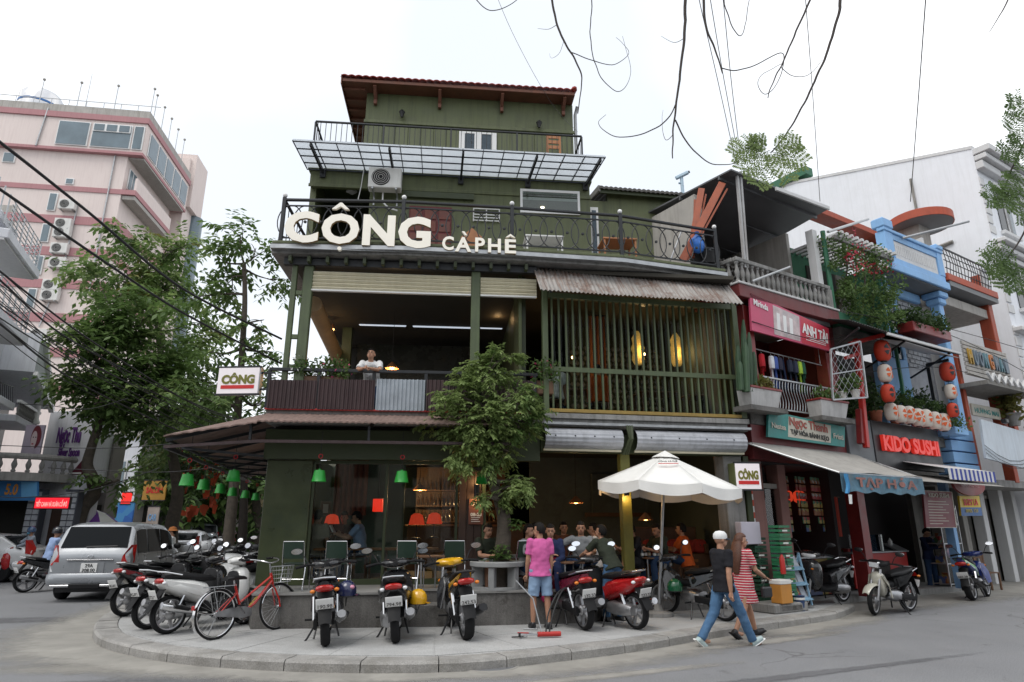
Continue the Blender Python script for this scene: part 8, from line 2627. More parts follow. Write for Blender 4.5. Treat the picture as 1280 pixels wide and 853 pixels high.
def person(label,pos,face,pelvis=None,H=1.66,lean=0.,twist=0.,armL=(5,8,12,0),armR=(5,8,12,0),legL=(2,3,2),legR=(2,3,2),head=(0,0),top=None,bottom=None,sleeves='short',legs='long',shoes=None,hair='short',hat=None,skin=None,dress=False,vox=.01,open_jacket=None,sock=None,extra=None,hairmat=None):
 k=H/1.66
 skin=skin or M['skin']
 t=thing('person',label,'person',pos,R(face+90))
 sp=Vector((0,-math.sin(R(lean)),math.cos(R(lean))))
 xs=Vector((math.cos(R(twist)),math.sin(R(twist)),0))
 th,sh_=.4*k,.4*k
 dl=[dirv(legL[0],legL[1],1),dirv(legR[0],legR[1],-1)]
 sl=[dirv(legL[0]-legL[2],legL[1]*.3,1),dirv(legR[0]-legR[2],legR[1]*.3,-1)]
 if pelvis is None:
  pelvis=max(-(dl[0]*th+sl[0]*sh_).z,-(dl[1]*th+sl[1]*sh_).z)+.085*k
 P0=Vector((0,0,pelvis))
 hipL,hipR=P0+Vector((.085*k,0,0)),P0-Vector((.085*k,0,0))
 legs_j=[]
 for hp,d,s2 in((hipL,dl[0],sl[0]),(hipR,dl[1],sl[1])):
  kn_=hp+d*th;an=kn_+s2*sh_
  legs_j.append((hp,kn_,an))
 ch=P0+sp*(.27*k);nb_=P0+sp*(.49*k)
 shl=[nb_-sp*(.045*k)+xs*(.165*k),nb_-sp*(.045*k)-xs*(.165*k)]
 arms_j=[]
 for sd,sp_,a in((1,shl[0],armL),(-1,shl[1],armR)):
  d=dirv(a[0],a[1],sd)
  el=sp_+d*(.275*k)
  f2=R(a[0]+a[2]);inn=R(a[3])
  d2=Vector((-sd*math.sin(inn),-math.sin(f2)*math.cos(inn),-math.cos(f2)*math.cos(inn)))
  wr=el+d2*(.24*k)
  arms_j.append((sp_,el,wr,d2))
 yaw,pit=R(head[0]),R(head[1])
 HM=Matrix.Rotation(yaw,3,'Z')@Matrix.Rotation(pit,3,'X')
 hc=nb_+sp*(.048*k)+HM@Vector((0,-.018,.098))*k
 b=MB()
 eltube(b,[P0-sp*.06*k,P0+sp*.03*k,P0+sp*.15*k,ch,P0+sp*.4*k,P0+sp*.455*k,nb_+sp*.005*k],[(.13*k,.095*k),(.15*k,.1*k),(.125*k,.09*k),(.15*k,.105*k),(.16*k,.09*k),(.125*k,.075*k),(.06*k,.06*k)],16,xs)
 b.tube([nb_-sp*.04*k,nb_+sp*.05*k,hc],[.06*k,.05*k,.05*k],12)
 b.ell(hc+HM@Vector((0,.012,.02))*k,(.074*k,.092*k,.095*k),16,12,HM)
 b.ell(hc+HM@Vector((0,-.022,-.045))*k,(.058*k,.066*k,.066*k),14,10,HM)
 b.ell(hc+HM@Vector((0,-.098,-.018))*k,(.013*k,.02*k,.024*k),8,8,HM)
 for s in(-1,1):b.ell(hc+HM@Vector((s*.077,.012,-.008))*k,(.012*k,.022*k,.03*k),8,8,HM)
 for(a0,el,wr,d2),sd in zip(arms_j,(1,-1)):
  b.tube([a0,a0.lerp(el,.35),el,el.lerp(wr,.3),wr],[.052*k,.046*k,.038*k,.04*k,.026*k],12)
  b.ell(a0-sp*.008*k,.048*k,10,8)
  side=d2.cross(Vector((0,-1,.2))).normalized()if abs(d2.dot(Vector((0,-1,.2)).normalized()))<.95 else Vector((1,0,0))
  nrm=side.cross(d2).normalized()
  pal=wr+d2*(.085*k)
  b.tube([wr,wr+d2*.045*k,pal],[(.024*k,.02*k),(.036*k,.018*k),(.036*k,.016*k)],10)
  for q,ln in enumerate((.068,.078,.074,.058)):
   o_=side*((q-1.5)*.019*k)
   p0=pal+o_-d2*.01*k
   b.tube([p0,p0+d2*ln*.55*k+nrm*.006,p0+d2*ln*.85*k+nrm*.025*k],[.0095*k,.009*k,.0075*k],8)
  b.tube([wr+d2*.03*k-side*.025*k,wr+d2*.065*k-side*.05*k,wr+d2*.095*k-side*.052*k+nrm*.01],[.012*k,.011*k,.009*k],8)
 for hp,kn_,an in legs_j:
  b.tube([hp+Vector((0,0,.02)),hp.lerp(kn_,.4),kn_,kn_.lerp(an,.3),an],[.082*k,.072*k,.052*k,.054*k,.034*k],12)
  b.ell(hp,.085*k,10,8)
  b.tube([an+Vector((0,.03*k,-.035*k)),an+Vector((0,-.05*k,-.045*k)),an+Vector((0,-.14*k,-.06*k))],[.036*k,.036*k,.026*k],10)
 link('body',remesh(b,vox*.8,smooth=3),skin,t)
 if top is not None:
  c=MB()
  g=.02*k
  low=P0-sp*(.085*k)
  eltube(c,[low,P0+sp*.03*k,P0+sp*.15*k,ch,P0+sp*.4*k,P0+sp*.455*k,nb_+sp*.012*k],[(.172*k+g,.128*k+g),(.165*k+g,.105*k+g),(.138*k+g,.1*k+g),(.152*k+g,.11*k+g),(.16*k+g,.09*k+g),(.14*k+g,.08*k+g),(.076*k,.07*k)],18,xs)
  for a0,el,wr,d2 in arms_j:
   if sleeves=='none':continue
   if sleeves=='short':
    c.tube([a0-(el-a0)*.1,a0.lerp(el,.3),a0.lerp(el,.72)],[.068*k,.068*k,.064*k],12)
   else:
    c.tube([a0-(el-a0)*.1,a0.lerp(el,.4),el,el.lerp(wr,.5),wr-d2*.01],[.068*k,.064*k,.055*k,.05*k,.04*k],12)
   c.ell(a0,.07*k,10,8)
  if dress:
   sk=legs_j
   mid=(legs_j[0][1]+legs_j[1][1])/2
   eltube(c,[P0+sp*.1,P0-Vector((0,0,.08)),P0.lerp(mid,.55),P0.lerp(mid,.85)],[(.15*k,.12*k),(.18*k,.14*k),(.2*k,.17*k),(.21*k,.19*k)],18)
  link('dress' if dress else 'shirt',remesh(c,vox,.01,hash(label)%97),top,t)
 if bottom is not None:
  c=MB()
  eltube(c,[P0-sp*.09*k,P0+sp*0.*k,P0+sp*.045*k],[(.135*k,.105*k),(.158*k,.115*k),(.15*k,.108*k)],16,xs)
  for hp,kn_,an in legs_j:
   if legs=='long':c.tube([hp+Vector((0,0,.02)),hp.lerp(kn_,.4),kn_,kn_.lerp(an,.5),an+(an-kn_)*.04],[.1*k,.092*k,.072*k,.066*k,.062*k],12)
   else:c.tube([hp+Vector((0,0,.02)),hp.lerp(kn_,.4),kn_+(kn_-hp)*-.03],[.1*k,.098*k,.092*k],12)
   c.ell(hp,.088*k,10,8)
  link('trousers' if legs=='long' else 'shorts',remesh(c,vox,.009,3+hash(label)%89),bottom,t)
 if shoes is not None:
  for hp,kn_,an in legs_j:
   d3=(an-kn_).normalized()
   c=MB()
   fwd=Vector((0,-1,0))-d3*Vector((0,-1,0)).dot(d3);fwd.normalize()
   c.tube([an-fwd*.045*k+d3*.045*k,an+fwd*.06*k+d3*.05*k,an+fwd*.17*k+d3*.062*k],[.045*k,.046*k,.034*k],12)
   c.ell(an+d3*.02,.05*k,10,8)
   so=link('shoe',remesh(c,.01,smooth=2),shoes,t)
   P('sole',M['white']if shoes is not M['black']else M['plast'],so,lambda q:eltube(q,[an-fwd*.085*k+d3*.082*k,an+fwd*.05*k+d3*.088*k,an+fwd*.2*k+d3*.088*k],[(.036*k,.012),(.044*k,.012),(.03*k,.012)],12),True)
 hm=MB()
 hm.ell((0,0,0),1.,22,16)
 nv=[]
 for v in hm.v:
  v=Vector(v)
  facing=-v.y
  r_=1.13
  if facing>.25 and v.z<.42:r_=.8
  elif v.z<-.35 and facing>-.35:r_=.82
  elif v.z<-.62:r_=.8
  r_+=.035*mnoise.noise(v*6)
  q=Vector((v.x*.078*r_,v.y*.098*r_+.012,v.z*.108*r_+.012))*k
  nv.append(tuple(hc+HM@q))
 hm.v=nv
 hmat=hairmat or M['hair']
 if hat is None or hair=='long':
  ho=hm.build('hair',hmat,t,True)
  if hair=='long':
   P('hair_fall',hmat,t,lambda q:eltube(q,[hc+HM@Vector((0,.05,.06)),hc+HM@Vector((0,.085,-.08)),nb_+Vector((0,.115,-.04)),nb_+Vector((.01,.13,-.2)),nb_+Vector((.01,.12,-.36))],[(.07,.04),(.1,.055),(.12,.05),(.11,.04),(.05,.02)],14),True)
 for s in(-1,1):
  P('eye',M['ink'],t,lambda q:q.ell(hc+HM@Vector((s*.03,-.079,.008))*k,(.012*k,.01*k,.006*k),8,6,HM))
  P('eyebrow',M['hair'],t,lambda q:q.ell(hc+HM@Vector((s*.031,-.083,.028))*k,(.019*k,.009*k,.004*k),8,4,HM))
 P('mouth',mat('lips',(.28,.1,.08),.5,var=.05)if 'lips' not in M else M['lips'],t,lambda q:q.ell(hc+HM@Vector((0,-.083,-.055))*k,(.022*k,.008*k,.006*k),8,6,HM))
 if hat=='cap':
  cm=cloth('white_cap',(.72,.72,.72))
  cp_=P('cap',cm,t,lambda q:q.lathe([(.095*k,-.015),(.1*k,.02),(.092*k,.06),(.06*k,.095),(0.,.105)],20,hc+HM@Vector((0,.008,.025))*k,HM@Matrix.Diagonal((.9,1.08,1)),cap=False),True)
  P('brim',cloth('navy_brim',(.03,.04,.07)),cp_,lambda q:q.grid(lambda u,v:hc+HM@Vector((.08*math.cos(R(-90-65+130*u))*(1+0.*v),(.09+.075*v)*math.sin(R(-90-65+130*u)),.022-.018*v))*k,12,4,(0,0,-.004)),True)
 if hat in('helmet','helmet_red'):
  P('helmet',paint('dark_helmet',(.02,.022,.03))if hat=='helmet' else paint('blue_helmet',(.05,.1,.2)),t,lambda q:q.lathe([(.118*k,-.05),(.125*k,0.),(.12*k,.05),(.09*k,.1),(.04*k,.128),(0.,.133)],20,hc+HM@Vector((0,.012,.03))*k,HM,cap=False),True)
 if extra:extra(t,dict(hc=hc,nb=nb_,P0=P0,arms=arms_j,legs=legs_j,HM=HM,sp=sp,k=k,sh=shl))
 return t
M['lips']=mat('lips',(.28,.1,.08),.5,var=.05)
def stripes(name,c1,c2,scale):
 m=mat(name,c1,.85,var=0.)
 nt=m.node_tree;n,l=nt.nodes,nt.links
 tc=n.new('ShaderNodeTexCoord');sx=n.new('ShaderNodeSeparateXYZ');l.new(tc.outputs['Object'],sx.inputs[0])
 mu=n.new('ShaderNodeMath');mu.operation='MULTIPLY';mu.inputs[1].default_value=scale;l.new(sx.outputs[2],mu.inputs[0])
 fr=n.new('ShaderNodeMath');fr.operation='FRACT';l.new(mu.outputs[0],fr.inputs[0])
 gt=n.new('ShaderNodeMath');gt.operation='GREATER_THAN';gt.inputs[1].default_value=.72;l.new(fr.outputs[0],gt.inputs[0])
 mx=n.new('ShaderNodeMix');mx.data_type='RGBA';mx.inputs[6].default_value=(*c1,1);mx.inputs[7].default_value=(*c2,1);l.new(gt.outputs[0],mx.inputs[0])
 l.new(mx.outputs[2],n['Principled BSDF'].inputs['Base Color'])
 return m
jeans=cloth('blue_denim',(.07,.145,.26),mott=.45,mott_col=(.13,.23,.36))
jeans_d=cloth('dark_denim',(.03,.06,.13));black_t=cloth('black_cotton',(.018,.018,.022));olive_t=cloth('dark_olive_cotton',(.035,.042,.03))
pink_t=cloth('hot_pink_cotton',(.62,.13,.35));ltblue=cloth('washed_denim',(.25,.36,.52));grey_t=cloth('grey_cotton',(.22,.23,.24));navy_t=cloth('navy_cotton',(.02,.03,.08));white_t=cloth('white_cotton',(.7,.7,.7));shirt_b=cloth('pale_blue_shirt',(.3,.4,.62));orange_t=cloth('orange_cotton',(.55,.1,.02));beige_t=cloth('beige_cotton',(.36,.31,.25))
sneak=cloth('pale_sneaker',(.45,.55,.55))
person('standing man in a hot pink T-shirt and pale denim shorts, seen from behind',G(676,786,KZ),105,H=1.62,armL=(3,8,14,0),armR=(0,5,10,0),legL=(3,4,2),legR=(-2,4,2),head=(38,0),top=pink_t,bottom=ltblue,legs='short',shoes=M['black'])
person('walking man in a white cap, black T-shirt and blue jeans',G(911,808,0),22,H=1.7,armL=(14,6,14,0),armR=(-12,8,14,0),legL=(-20,2,18),legR=(27,2,4),head=(-8,0),top=black_t,bottom=jeans,shoes=sneak,hat='cap')
bag_={}
def handbag(t,j):
 p=j['arms'][1][2]
 bg=P('handbag',M['black'],t,lambda q:q.box(p+Vector((-.02,.02,-.22)),(.08,.2,.16),ch=.02))
 P('strap',M['black'],bg,lambda q:q.tube([p+Vector((-.02,-.06,-.15)),p+Vector((-.02,0,.02)),p+Vector((-.02,.08,-.15))],.006,5))
person('walking woman with long brown hair in a red and white striped dress',G(936,797,0),24,H=1.62,armL=(10,6,60,10),armR=(16,10,45,5),legL=(20,2,4),legR=(-18,2,16),head=(-20,4),top=stripes('red_white_stripes',(.42,.03,.05),(.62,.58,.56),26),dress=True,shoes=M['black'],hair='long',hairmat=mat('brown_hair',(.09,.032,.016),.5,var=.35,scale=20,bump=.5,bscale=100),extra=handbag)
def chair(label,pos,face,m=None,group='green vinyl chairs of the cafe terrace',back=True):
 t=thing('terrace_chair',label,'chair',pos,R(face+90),group);t.scale=(.88,.88,.9)
 m=m or M['vinyl']
 for s in(-1,1):
  P('side_frame',M['chrome'],t,lambda b:b.tube(spline([Vector((s*.21,-.2,0)),Vector((s*.21,-.17,.44)),Vector((s*.21,.16,.44)),Vector((s*.2,.22,.62)),Vector((s*.19,.27,.86))],4),.012,8),True)
  P('rear_leg',M['chrome'],t,lambda b:b.tube([(s*.21,.12,.44),(s*.21,.22,0)],.012,8),True)
 P('top_rail',M['chrome'],t,lambda b:b.tube([(-.19,.27,.86),(.19,.27,.86)],.012,8),True)
 P('seat',m,t,lambda b:b.bx(-.2,.2,-.19,.17,.445,.48,.012))
 P('backrest',m,t,lambda b:b.grid(lambda u,v:(-.185+.37*u,.225+.045*v+.02*math.sin(PI*u),.56+.29*v),6,4,(0,.012,0)),True)
 P('stretcher',M['chrome'],t,lambda b:b.cyl((-.21,.17,.2),(.21,.17,.2),.009,n=6))
 return t
M['vinyl']=mat('bottle_green_vinyl',(.014,.034,.022),.4,var=.2,scale=6)
for k,(px,py,fc,lab)in enumerate(((368,738,270-180,'green vinyl chair nearest the corner pillar'),(421,737,92,'second green vinyl chair along the shop window'),(512,736,80,'green vinyl chair behind the middle motorbike'),(567,735,95,'green vinyl chair behind the yellow motorbike'),(650,735,120,'green vinyl chair right of the round bench'))):
 chair(lab,G(px,py,TZ),fc)
def small_table(label,pos,r=.28,h=.55,m=None,n=4):
 t=thing('cafe_table',label,'table',pos,.4)
 P('tabletop',m or M['wood'],t,lambda b:b.box((0,0,h),(r*2,r*2,.03),ch=.006))
 for a in range(4):
  x,y=(1,1,-1,-1)[a]*(r-.03),(1,-1,-1,1)[a]*(r-.03)
  P('leg',M['steel'],t,lambda b:b.cyl((x*.9,y*.9,0),(x,y,h-.015),.013,n=6))
 return t
small_table('small dark table between the green chairs at the shop window',G(535,736,TZ),.22,.52)
small_table('low table with bottles before the man in the black T-shirt',F1.w(2.2,.6,TZ),.2,.42)
small_table('low table beside the man in the navy blazer',G(712,736,TZ),.2,.42)
SEAT=dict(legL=(80,6,76),legR=(80,8,78))
LOW=dict(legL=(104,8,104),legR=(102,10,98))
def seated(label,pos,face,seat_h=.45,mk=True,**kw):
 if mk:
  st_=thing('stool','low wooden stool under the '+label.split(' in ')[0].replace('seated ','')+' in '+' '.join(label.split(' in ')[1].split()[:6]),'stool',pos,R(face))
  P('seat',M['wood'],st_,lambda b:b.box((0,0,seat_h-.11),(.3,.3,.03),ch=.005))
  for a in range(4):
   x,y=(1,1,-1,-1)[a]*.12,(1,-1,-1,1)[a]*.12
   P('leg',M['wood'],st_,lambda b:b.beam((x,y,0),(x,y,seat_h-.125),.03,.03))
 d=dict(SEAT);d.update(kw)
 return person(label,pos,face,pelvis=seat_h,**d)
def blazer(t,j):
 pass
seated('seated man in a navy blazer and pale blue shirt facing the street',G(689,735,TZ),262,.3,**LOW,lean=4,armL=(20,10,55,30),armR=(20,10,60,35),head=(8,6),top=navy_t,sleeves='long',bottom=navy_t,shoes=M['black'],extra=lambda t,j:(P('shirt_front',shirt_b,t,lambda q:q.grid(lambda u,v:j['P0']+j['sp']*(.05+.4*v)+Vector((-.055+.11*u,-.118-.018*math.sin(PI*v)-.012*math.sin(PI*u),0)),6,8,(0,.01,0)),True),P('sunglasses',M['black'],t,lambda q:q.bx(-.02,.02,-.155,-.145,j['P0'].z+.3,j['P0'].z+.36,.004))))
seated('seated man in a grey T-shirt reaching his arm out, behind the bending man',G(728,732,TZ),255,.34,**LOW,lean=0,armL=(30,20,60,10),armR=(40,60,20,-20),head=(10,0),top=grey_t,bottom=jeans_d)
person('man in a dark olive T-shirt and jeans bending over the parked motorbikes',Vector((1.74,11.72,KZ)),125,H=1.66,lean=30,armL=(42,25,25,10),armR=(10,6,10,0),legL=(6,6,6),legR=(2,6,4),head=(15,-8),top=olive_t,bottom=jeans,shoes=M['black'],extra=lambda t,j:P('shirt_print',white_t,t,lambda q:q.ell(j['sh'][1]+Vector((0.,.085,-.12)),(.05,.02,.04),10,6),True))
seated('seated man in a black T-shirt holding a drink under the parasol',F1.w(1.98,.66,TZ),200,.32,**LOW,lean=10,armL=(35,5,75,30),armR=(30,5,80,30),head=(0,18),top=black_t,bottom=cloth('dark_shorts',(.03,.03,.035)),legs='short',shoes=M['black'])
seated('seated man in a dark green T-shirt beside the parasol pole',F1.w(2.52,.74,TZ),210,.32,**LOW,lean=12,armL=(35,5,70,20),armR=(35,5,70,20),head=(5,15),top=olive_t,bottom=jeans_d,shoes=M['black'])
seated('seated man in a dark green shirt and grey shorts behind the small tree',G(606,733,TZ),300,.32,**LOW,lean=8,armL=(35,5,60,10),armR=(30,8,60,20),head=(0,10),top=olive_t,bottom=grey_t,legs='short',shoes=M['black'])
seated('seated man in a light grey shirt half hidden behind the man in pink',G(657,735,TZ),330,.3,**LOW,lean=6,armL=(35,5,60,10),armR=(30,8,60,20),top=grey_t,bottom=jeans_d,shoes=M['black'])
seated('seated man in a brown shirt deep inside behind the navy blazer',Vector(F2.w(.75,1.2,TZ)),280,.34,**LOW,top=cloth('brown_cotton',(.12,.05,.03)),bottom=jeans_d)
seated('seated man in a white T-shirt right behind the bending man',F1.w(1.25,.9,TZ),175,.32,**LOW,lean=8,armL=(35,5,70,20),armR=(35,5,70,20),top=white_t,bottom=jeans_d,vox=.015)
seated('seated woman in a maroon top left of the man in the navy blazer',F1.w(-.15,.35,TZ),20,.32,**LOW,lean=8,armL=(35,5,70,20),armR=(35,5,70,20),top=cloth('maroon_cotton',(.14,.02,.03)),bottom=jeans_d,hair='long',vox=.015)
seated('seated man in an orange-red shirt before the red cushions',F1.w(3.1,1.,TZ),150,.32,**LOW,lean=8,armL=(35,5,70,20),armR=(35,5,70,20),top=orange_t,bottom=jeans_d,vox=.015)
p=F1.P(465,462,.25)
person('man in a white T-shirt leaning on the balcony rail above the grey sheet',F1.w(p.x,.42,Z2),272,H=1.64,lean=34,pelvis=.57,legL=(8,8,46),legR=(8,8,46),armL=(48,12,40,40),armR=(48,12,40,40),head=(-6,-14),top=white_t,bottom=jeans_d,shoes=M['black'],extra=lambda t,j:P('shirt_print',cloth('print_grey',(.3,.32,.28)),t,lambda q:q.ell(j['P0']+j['sp']*.33+Vector((0,-.118,0)),(.07,.02,.07),10,6),True))
seated('guest in a beige shirt seen from behind through the shop window',F1.w(F1.X(392,700,1.1),1.1,TZ),80,.55,H=1.7,lean=6,top=beige_t,sleeves='short',bottom=jeans_d,vox=.017)
seated('guest in a pale blue shirt reading a menu behind the shop window',F1.w(F1.X(450,700,1.2),1.2,TZ),185,.55,lean=8,armL=(40,5,70,10),armR=(40,5,70,10),head=(0,15),top=shirt_b,bottom=jeans_d,vox=.017,extra=lambda t,j:P('menu',M['white'],t,lambda q:q.box(j['arms'][0][2].lerp(j['arms'][1][2],.5)+Vector((0,-.1,.08)),(.26,.02,.2),M=Matrix.Rotation(R(30),3,'X'))))
seated('guest in black with a dark red menu deeper behind the shop window',F1.w(F1.X(428,690,2.),2.,TZ),265,.55,armL=(40,5,75,25),armR=(40,5,75,25),head=(0,10),top=black_t,bottom=jeans_d,vox=.017,extra=lambda t,j:P('menu',M['maroon'],t,lambda q:q.box(j['arms'][0][2].lerp(j['arms'][1][2],.5)+Vector((0,-.08,.08)),(.3,.02,.22),M=Matrix.Rotation(R(30),3,'X'))))
seated('guest in a white top seen from behind in the caged bay',F2.w(F2.X(694,500,.55),.55,Z2),85,.45,lean=8,top=white_t,bottom=jeans_d,vox=.017)
seated('guest in an orange top seen from behind in the caged bay',F2.w(F2.X(749,495,.7),.7,Z2),90,.45,lean=6,top=orange_t,sleeves='long',bottom=jeans_d,vox=.017)
def carrier(t,j):
 p=j['arms'][0][2]+Vector((-.05,-.1,-.16))
 bg=P('carrier_bag',cloth('pink_white_print',(.5,.35,.4),mott=.6,mott_col=(.25,.35,.5),scale=14),t,lambda q:q.ell(p,(.2,.12,.14),14,10),True)
person('man in a dark navy hoodie and jeans looking down at a pink bag',G(1168,738,.02),300,H=1.62,armL=(35,4,65,20),armR=(30,4,70,25),legL=(4,5,4),legR=(0,5,2),head=(0,26),top=navy_t,sleeves='long',bottom=jeans_d,shoes=cloth('brown_sandal',(.06,.03,.02)),extra=carrier)
pr,hr=by_rear((29,741),58,0.)
mo1=motorbike('black moped ridden away by the man in the pale blue shirt',pr,hr,z=0,lean=0,kind='underbone',body=K_,accent=K_,plate='75-M1\n220.15',group='ridden mopeds')
def on_moped(label,mo,face,**kw):
 q=on_bike(mo,-.18,0,.02)
 return person(label,Vector((q.x,q.y,0)),face,pelvis=.86,lean=10,armL=(48,6,22,2),armR=(48,6,22,2),legL=(62,14,72),legR=(62,14,72),**kw)
on_moped('moped rider in a pale blue shirt and dark helmet, seen from behind',mo1,hr,top=shirt_b,sleeves='long',bottom=black_t,shoes=M['black'],hat='helmet',head=(-25,0))
p2=G(8,729,0)+Vector((0.,.5,0))
mo2=motorbike('red scooter ridden towards the street corner at the picture edge',p2,235,z=0,lean=0,body=KR,accent=KR,shield=KR,group='ridden mopeds',steer=6)
on_moped('moped rider in a pale jacket, face mask and blue helmet',mo2,235,top=cloth('pale_jacket',(.32,.36,.42)),sleeves='long',bottom=jeans_d,shoes=M['black'],hat='helmet_red',extra=lambda t,j:P('face_mask',cloth('blue_mask',(.12,.35,.5)),t,lambda q:q.ell(j['hc']+j['HM']@Vector((0,-.05,-.045)),(.06,.06,.05),12,8),True))
person('pedestrian in white with an orange-brown hat beyond the silver car',Vector((at(213,690,21).x,21,0)),200,H=1.6,top=white_t,bottom=jeans_d,vox=.017,shoes=M['black'],extra=lambda t,j:P('hat',cloth('straw_hat',(.4,.15,.05)),t,lambda q:q.lathe([(.17,0),(.12,.03),(.1,.1),(0.,.13)],16,j['hc']+Vector((0,0,.05))),True))
person('pedestrian in dark blue far away near the corner pillar',Vector((at(336,690,42).x,42,0)),250,H=1.65,top=navy_t,sleeves='long',bottom=jeans_d,vox=.016,hat='helmet',shoes=M['black'])
# ================================================================== white parasol
YP=12.35
pb_=at(822,752,YP);pt_=at(835,566,YP)
ps=thing('parasol','large white cafe parasol with a thin red logo line','parasol',(pb_.x,YP,.13))
topz=pt_.z-.13;ox=pt_.x-pb_.x
er_=at(925,610,YP);el_=at(743,604,YP)
Rr=(er_.x-el_.x)/2;ez_=(er_.z+el_.z)/2-.13
ccx_=(er_.x+el_.x)/2-pb_.x
NP=8
tilt=Matrix.Rotation(R(4),3,'Y')
def cpt(a,rr,zz):
 q=tilt@Vector((rr*math.cos(a),rr*math.sin(a),0))
 return Vector((ccx_,0,zz))+q
for k in range(NP):
 a0,a1=2*PI*k/NP+.2,2*PI*(k+1)/NP+.2
 def pan(u,v):
  p0=cpt(a0,Rr*v,topz-.02+(ez_-topz)*v*(1+0.));p1=cpt(a1,Rr*v,topz-.02+(ez_-topz)*v)
  sag=-.05*math.sin(PI*u)*v
  q=p0.lerp(p1,u);q.z+=sag
  return q
 pn=P('canopy_panel',M['canvas'],ps,lambda b:b.grid(pan,6,8,(0,0,-.004)),True,angle=180)
 P('valance',M['canvas'],pn,lambda b:b.grid(lambda u,v:pan(u,1)+Vector((0,0,-(.16+.03*math.sin(PI*u))*v))+(pan(u,1)-Vector((ccx_,0,ez_))).normalized()*(.015*math.sin(u*12)*v),8,2,(0,.003,0)),True)
 P('rib',M['wood'],ps,lambda b:b.tube([cpt(a0,.05,topz-.08),cpt(a0,Rr*.98,ez_-.02)],.009,5))
P('vent_cap',M['canvas'],ps,lambda b:b.add([Vector((ccx_,0,topz+.04))]+[cpt(2*PI*k/NP+.2,Rr*.2,topz+.015+(ez_-topz)*.2)for k in range(NP)],[(0,1+k,1+(k+1)%NP)for k in range(NP)]))
P('pole',M['steel'],ps,lambda b:b.tube([(0,0,0),(ccx_,0,topz)],.028,10),True)
P('foot',M['conc'],ps,lambda b:b.lathe([(.26,0),(.26,.06),(.1,.09),(.05,.2)],20),True)
lg=cpt(R(-95),Rr*.42,topz+(ez_-topz)*.42)
o=lettering('CỘNG CÀ PHÊ',.06,M['ink'],ps,lg+Vector((-.05,-.02,.035)),.004,.001,rot=(R(-58),0,R(-3)),width=.34)
o=P('logo_line',M['sign_red'],ps,lambda b:b.box((0,0,0),(.36,.004,.02)));o.location=lg+Vector((-.05,-.05,-.005));o.rotation_euler=(R(-58),0,R(-3))
# ================================================================== cafe interior
M['bottle']=mat('brown_bottle',(.1,.05,.02),.15,var=.3,scale=10,spec=.6)
M['amberlight']=mat('amber_lamp',(1,.6,.2),.4,var=0,emit=(1,.55,.18),estr=5)
M['red_shade']=mat('red_fabric_shade',(.55,.03,.015),.7,var=.25,scale=12,emit=(1,.08,.03),estr=.35)
bar=fthing(F1,'bar_shelf','lit bar shelves with bottles behind the shop window','shelf')
bxp('back_panel',M['wood'],bar,-2.6,-.2,5.6,5.65,TZ,3.2)
for z in(1.75,2.15,2.55):
 bxp('shelf_board',M['wood'],bar,-2.6,-.2,5.25,5.6,z,z+.04)
 for k in range(22):
  hh=random.uniform(.2,.32);x=-2.52+k*.105
  P('bottle',M['bottle'],bar,lambda b:b.lathe([(.032,0),(.034,hh*.6),(.012,hh*.75),(.012,hh)],8,(x,5.42,z+.04)),True)
bxp('counter',M['wood'],bar,-2.7,.1,3.9,4.4,TZ,1.65,.01)
bxp('counter_top',M['wood_w'],bar,-2.75,.15,3.85,4.45,1.653,1.7,.01)
def point(parent,loc,e,col=(1,.62,.28),r=.06):
 li=bpy.data.lights.new('lamp_light','POINT');li.energy=e;li.color=col;li.shadow_soft_size=r
 lo=bpy.data.objects.new('lamp_light',li);COL.objects.link(lo);lo.parent=parent;lo.location=loc
def disc_lamp(fr,px,py,y,label,e=8,rad=.17,top=3.4,m=None):
 p=fr.P(px,py,y)
 t=thing('ceiling_lamp',label,'lamp',fr.w(p.x,y,p.z),fr.a)
 P('shade',m or M['wood_w'],t,lambda b:b.lathe([(rad,-.02),(rad*.95,0.),(.06,.1),(.02,.14)],18,cap=False),True)
 P('bulb',M['amberlight'],t,lambda b:b.ell((0,0,0.),(.06,.06,.035),10,6),True)
 P('cord',M['cable'],t,lambda b:b.cyl((0,0,.13),(0,0,top-p.z),.005,n=4))
 if e:point(t,(0,0,-.12),e)
 return t
disc_lamp(F1,494,612,4.,'warm dish lamp over the bar, left one',26)
disc_lamp(F1,525,612,4.,'warm dish lamp over the bar, right one',26)
disc_lamp(F2,807,649,2.2,'dim dish lamp in the open bay behind the parasol',5)
disc_lamp(F2,720,628,2.6,'warm dish lamp hanging behind the small tree in the open bay',5)
disc_lamp(F1,490,460,2.6,'warm dish lamp in the upper open room',16,.16,6.7)
disc_lamp(F1,415,412,3.5,'small warm bulb lamp near the tan rolled blind',3,.05,6.7)
disc_lamp(F1,622,394,3.,'small warm bulb lamp behind the balcony post',2,.05,6.7)
def shade_lamp(px,py,y,label):
 p=F1.P(px,py,y)
 t=thing('table_lamp',label,'lamp',F1.w(p.x,y,p.z),F1.a)
 P('shade',M['red_shade'],t,lambda b:b.lathe([(.16,-.1),(.165,-.09),(.12,.09),(.05,.13),(.045,.13)],18,cap=False),True)
 P('stem',M['iron'],t,lambda b:b.cyl((0,0,-.35),(0,0,.1),.012,n=6))
 P('base',M['iron'],t,lambda b:b.lathe([(.09,-.38),(.09,-.36),(.02,-.34)],14))
 P('bulb',M['amberlight'],t,lambda b:b.ell((0,0,-.02),.03,8,6))
 return t
shade_lamp(415,651,1.9,'red fabric lampshade glowing above the reading guests')
shade_lamp(521,650,1.7,'red fabric lampshade at the window, left of the pair')
shade_lamp(543,649,1.9,'red fabric lampshade at the window, right of the pair')
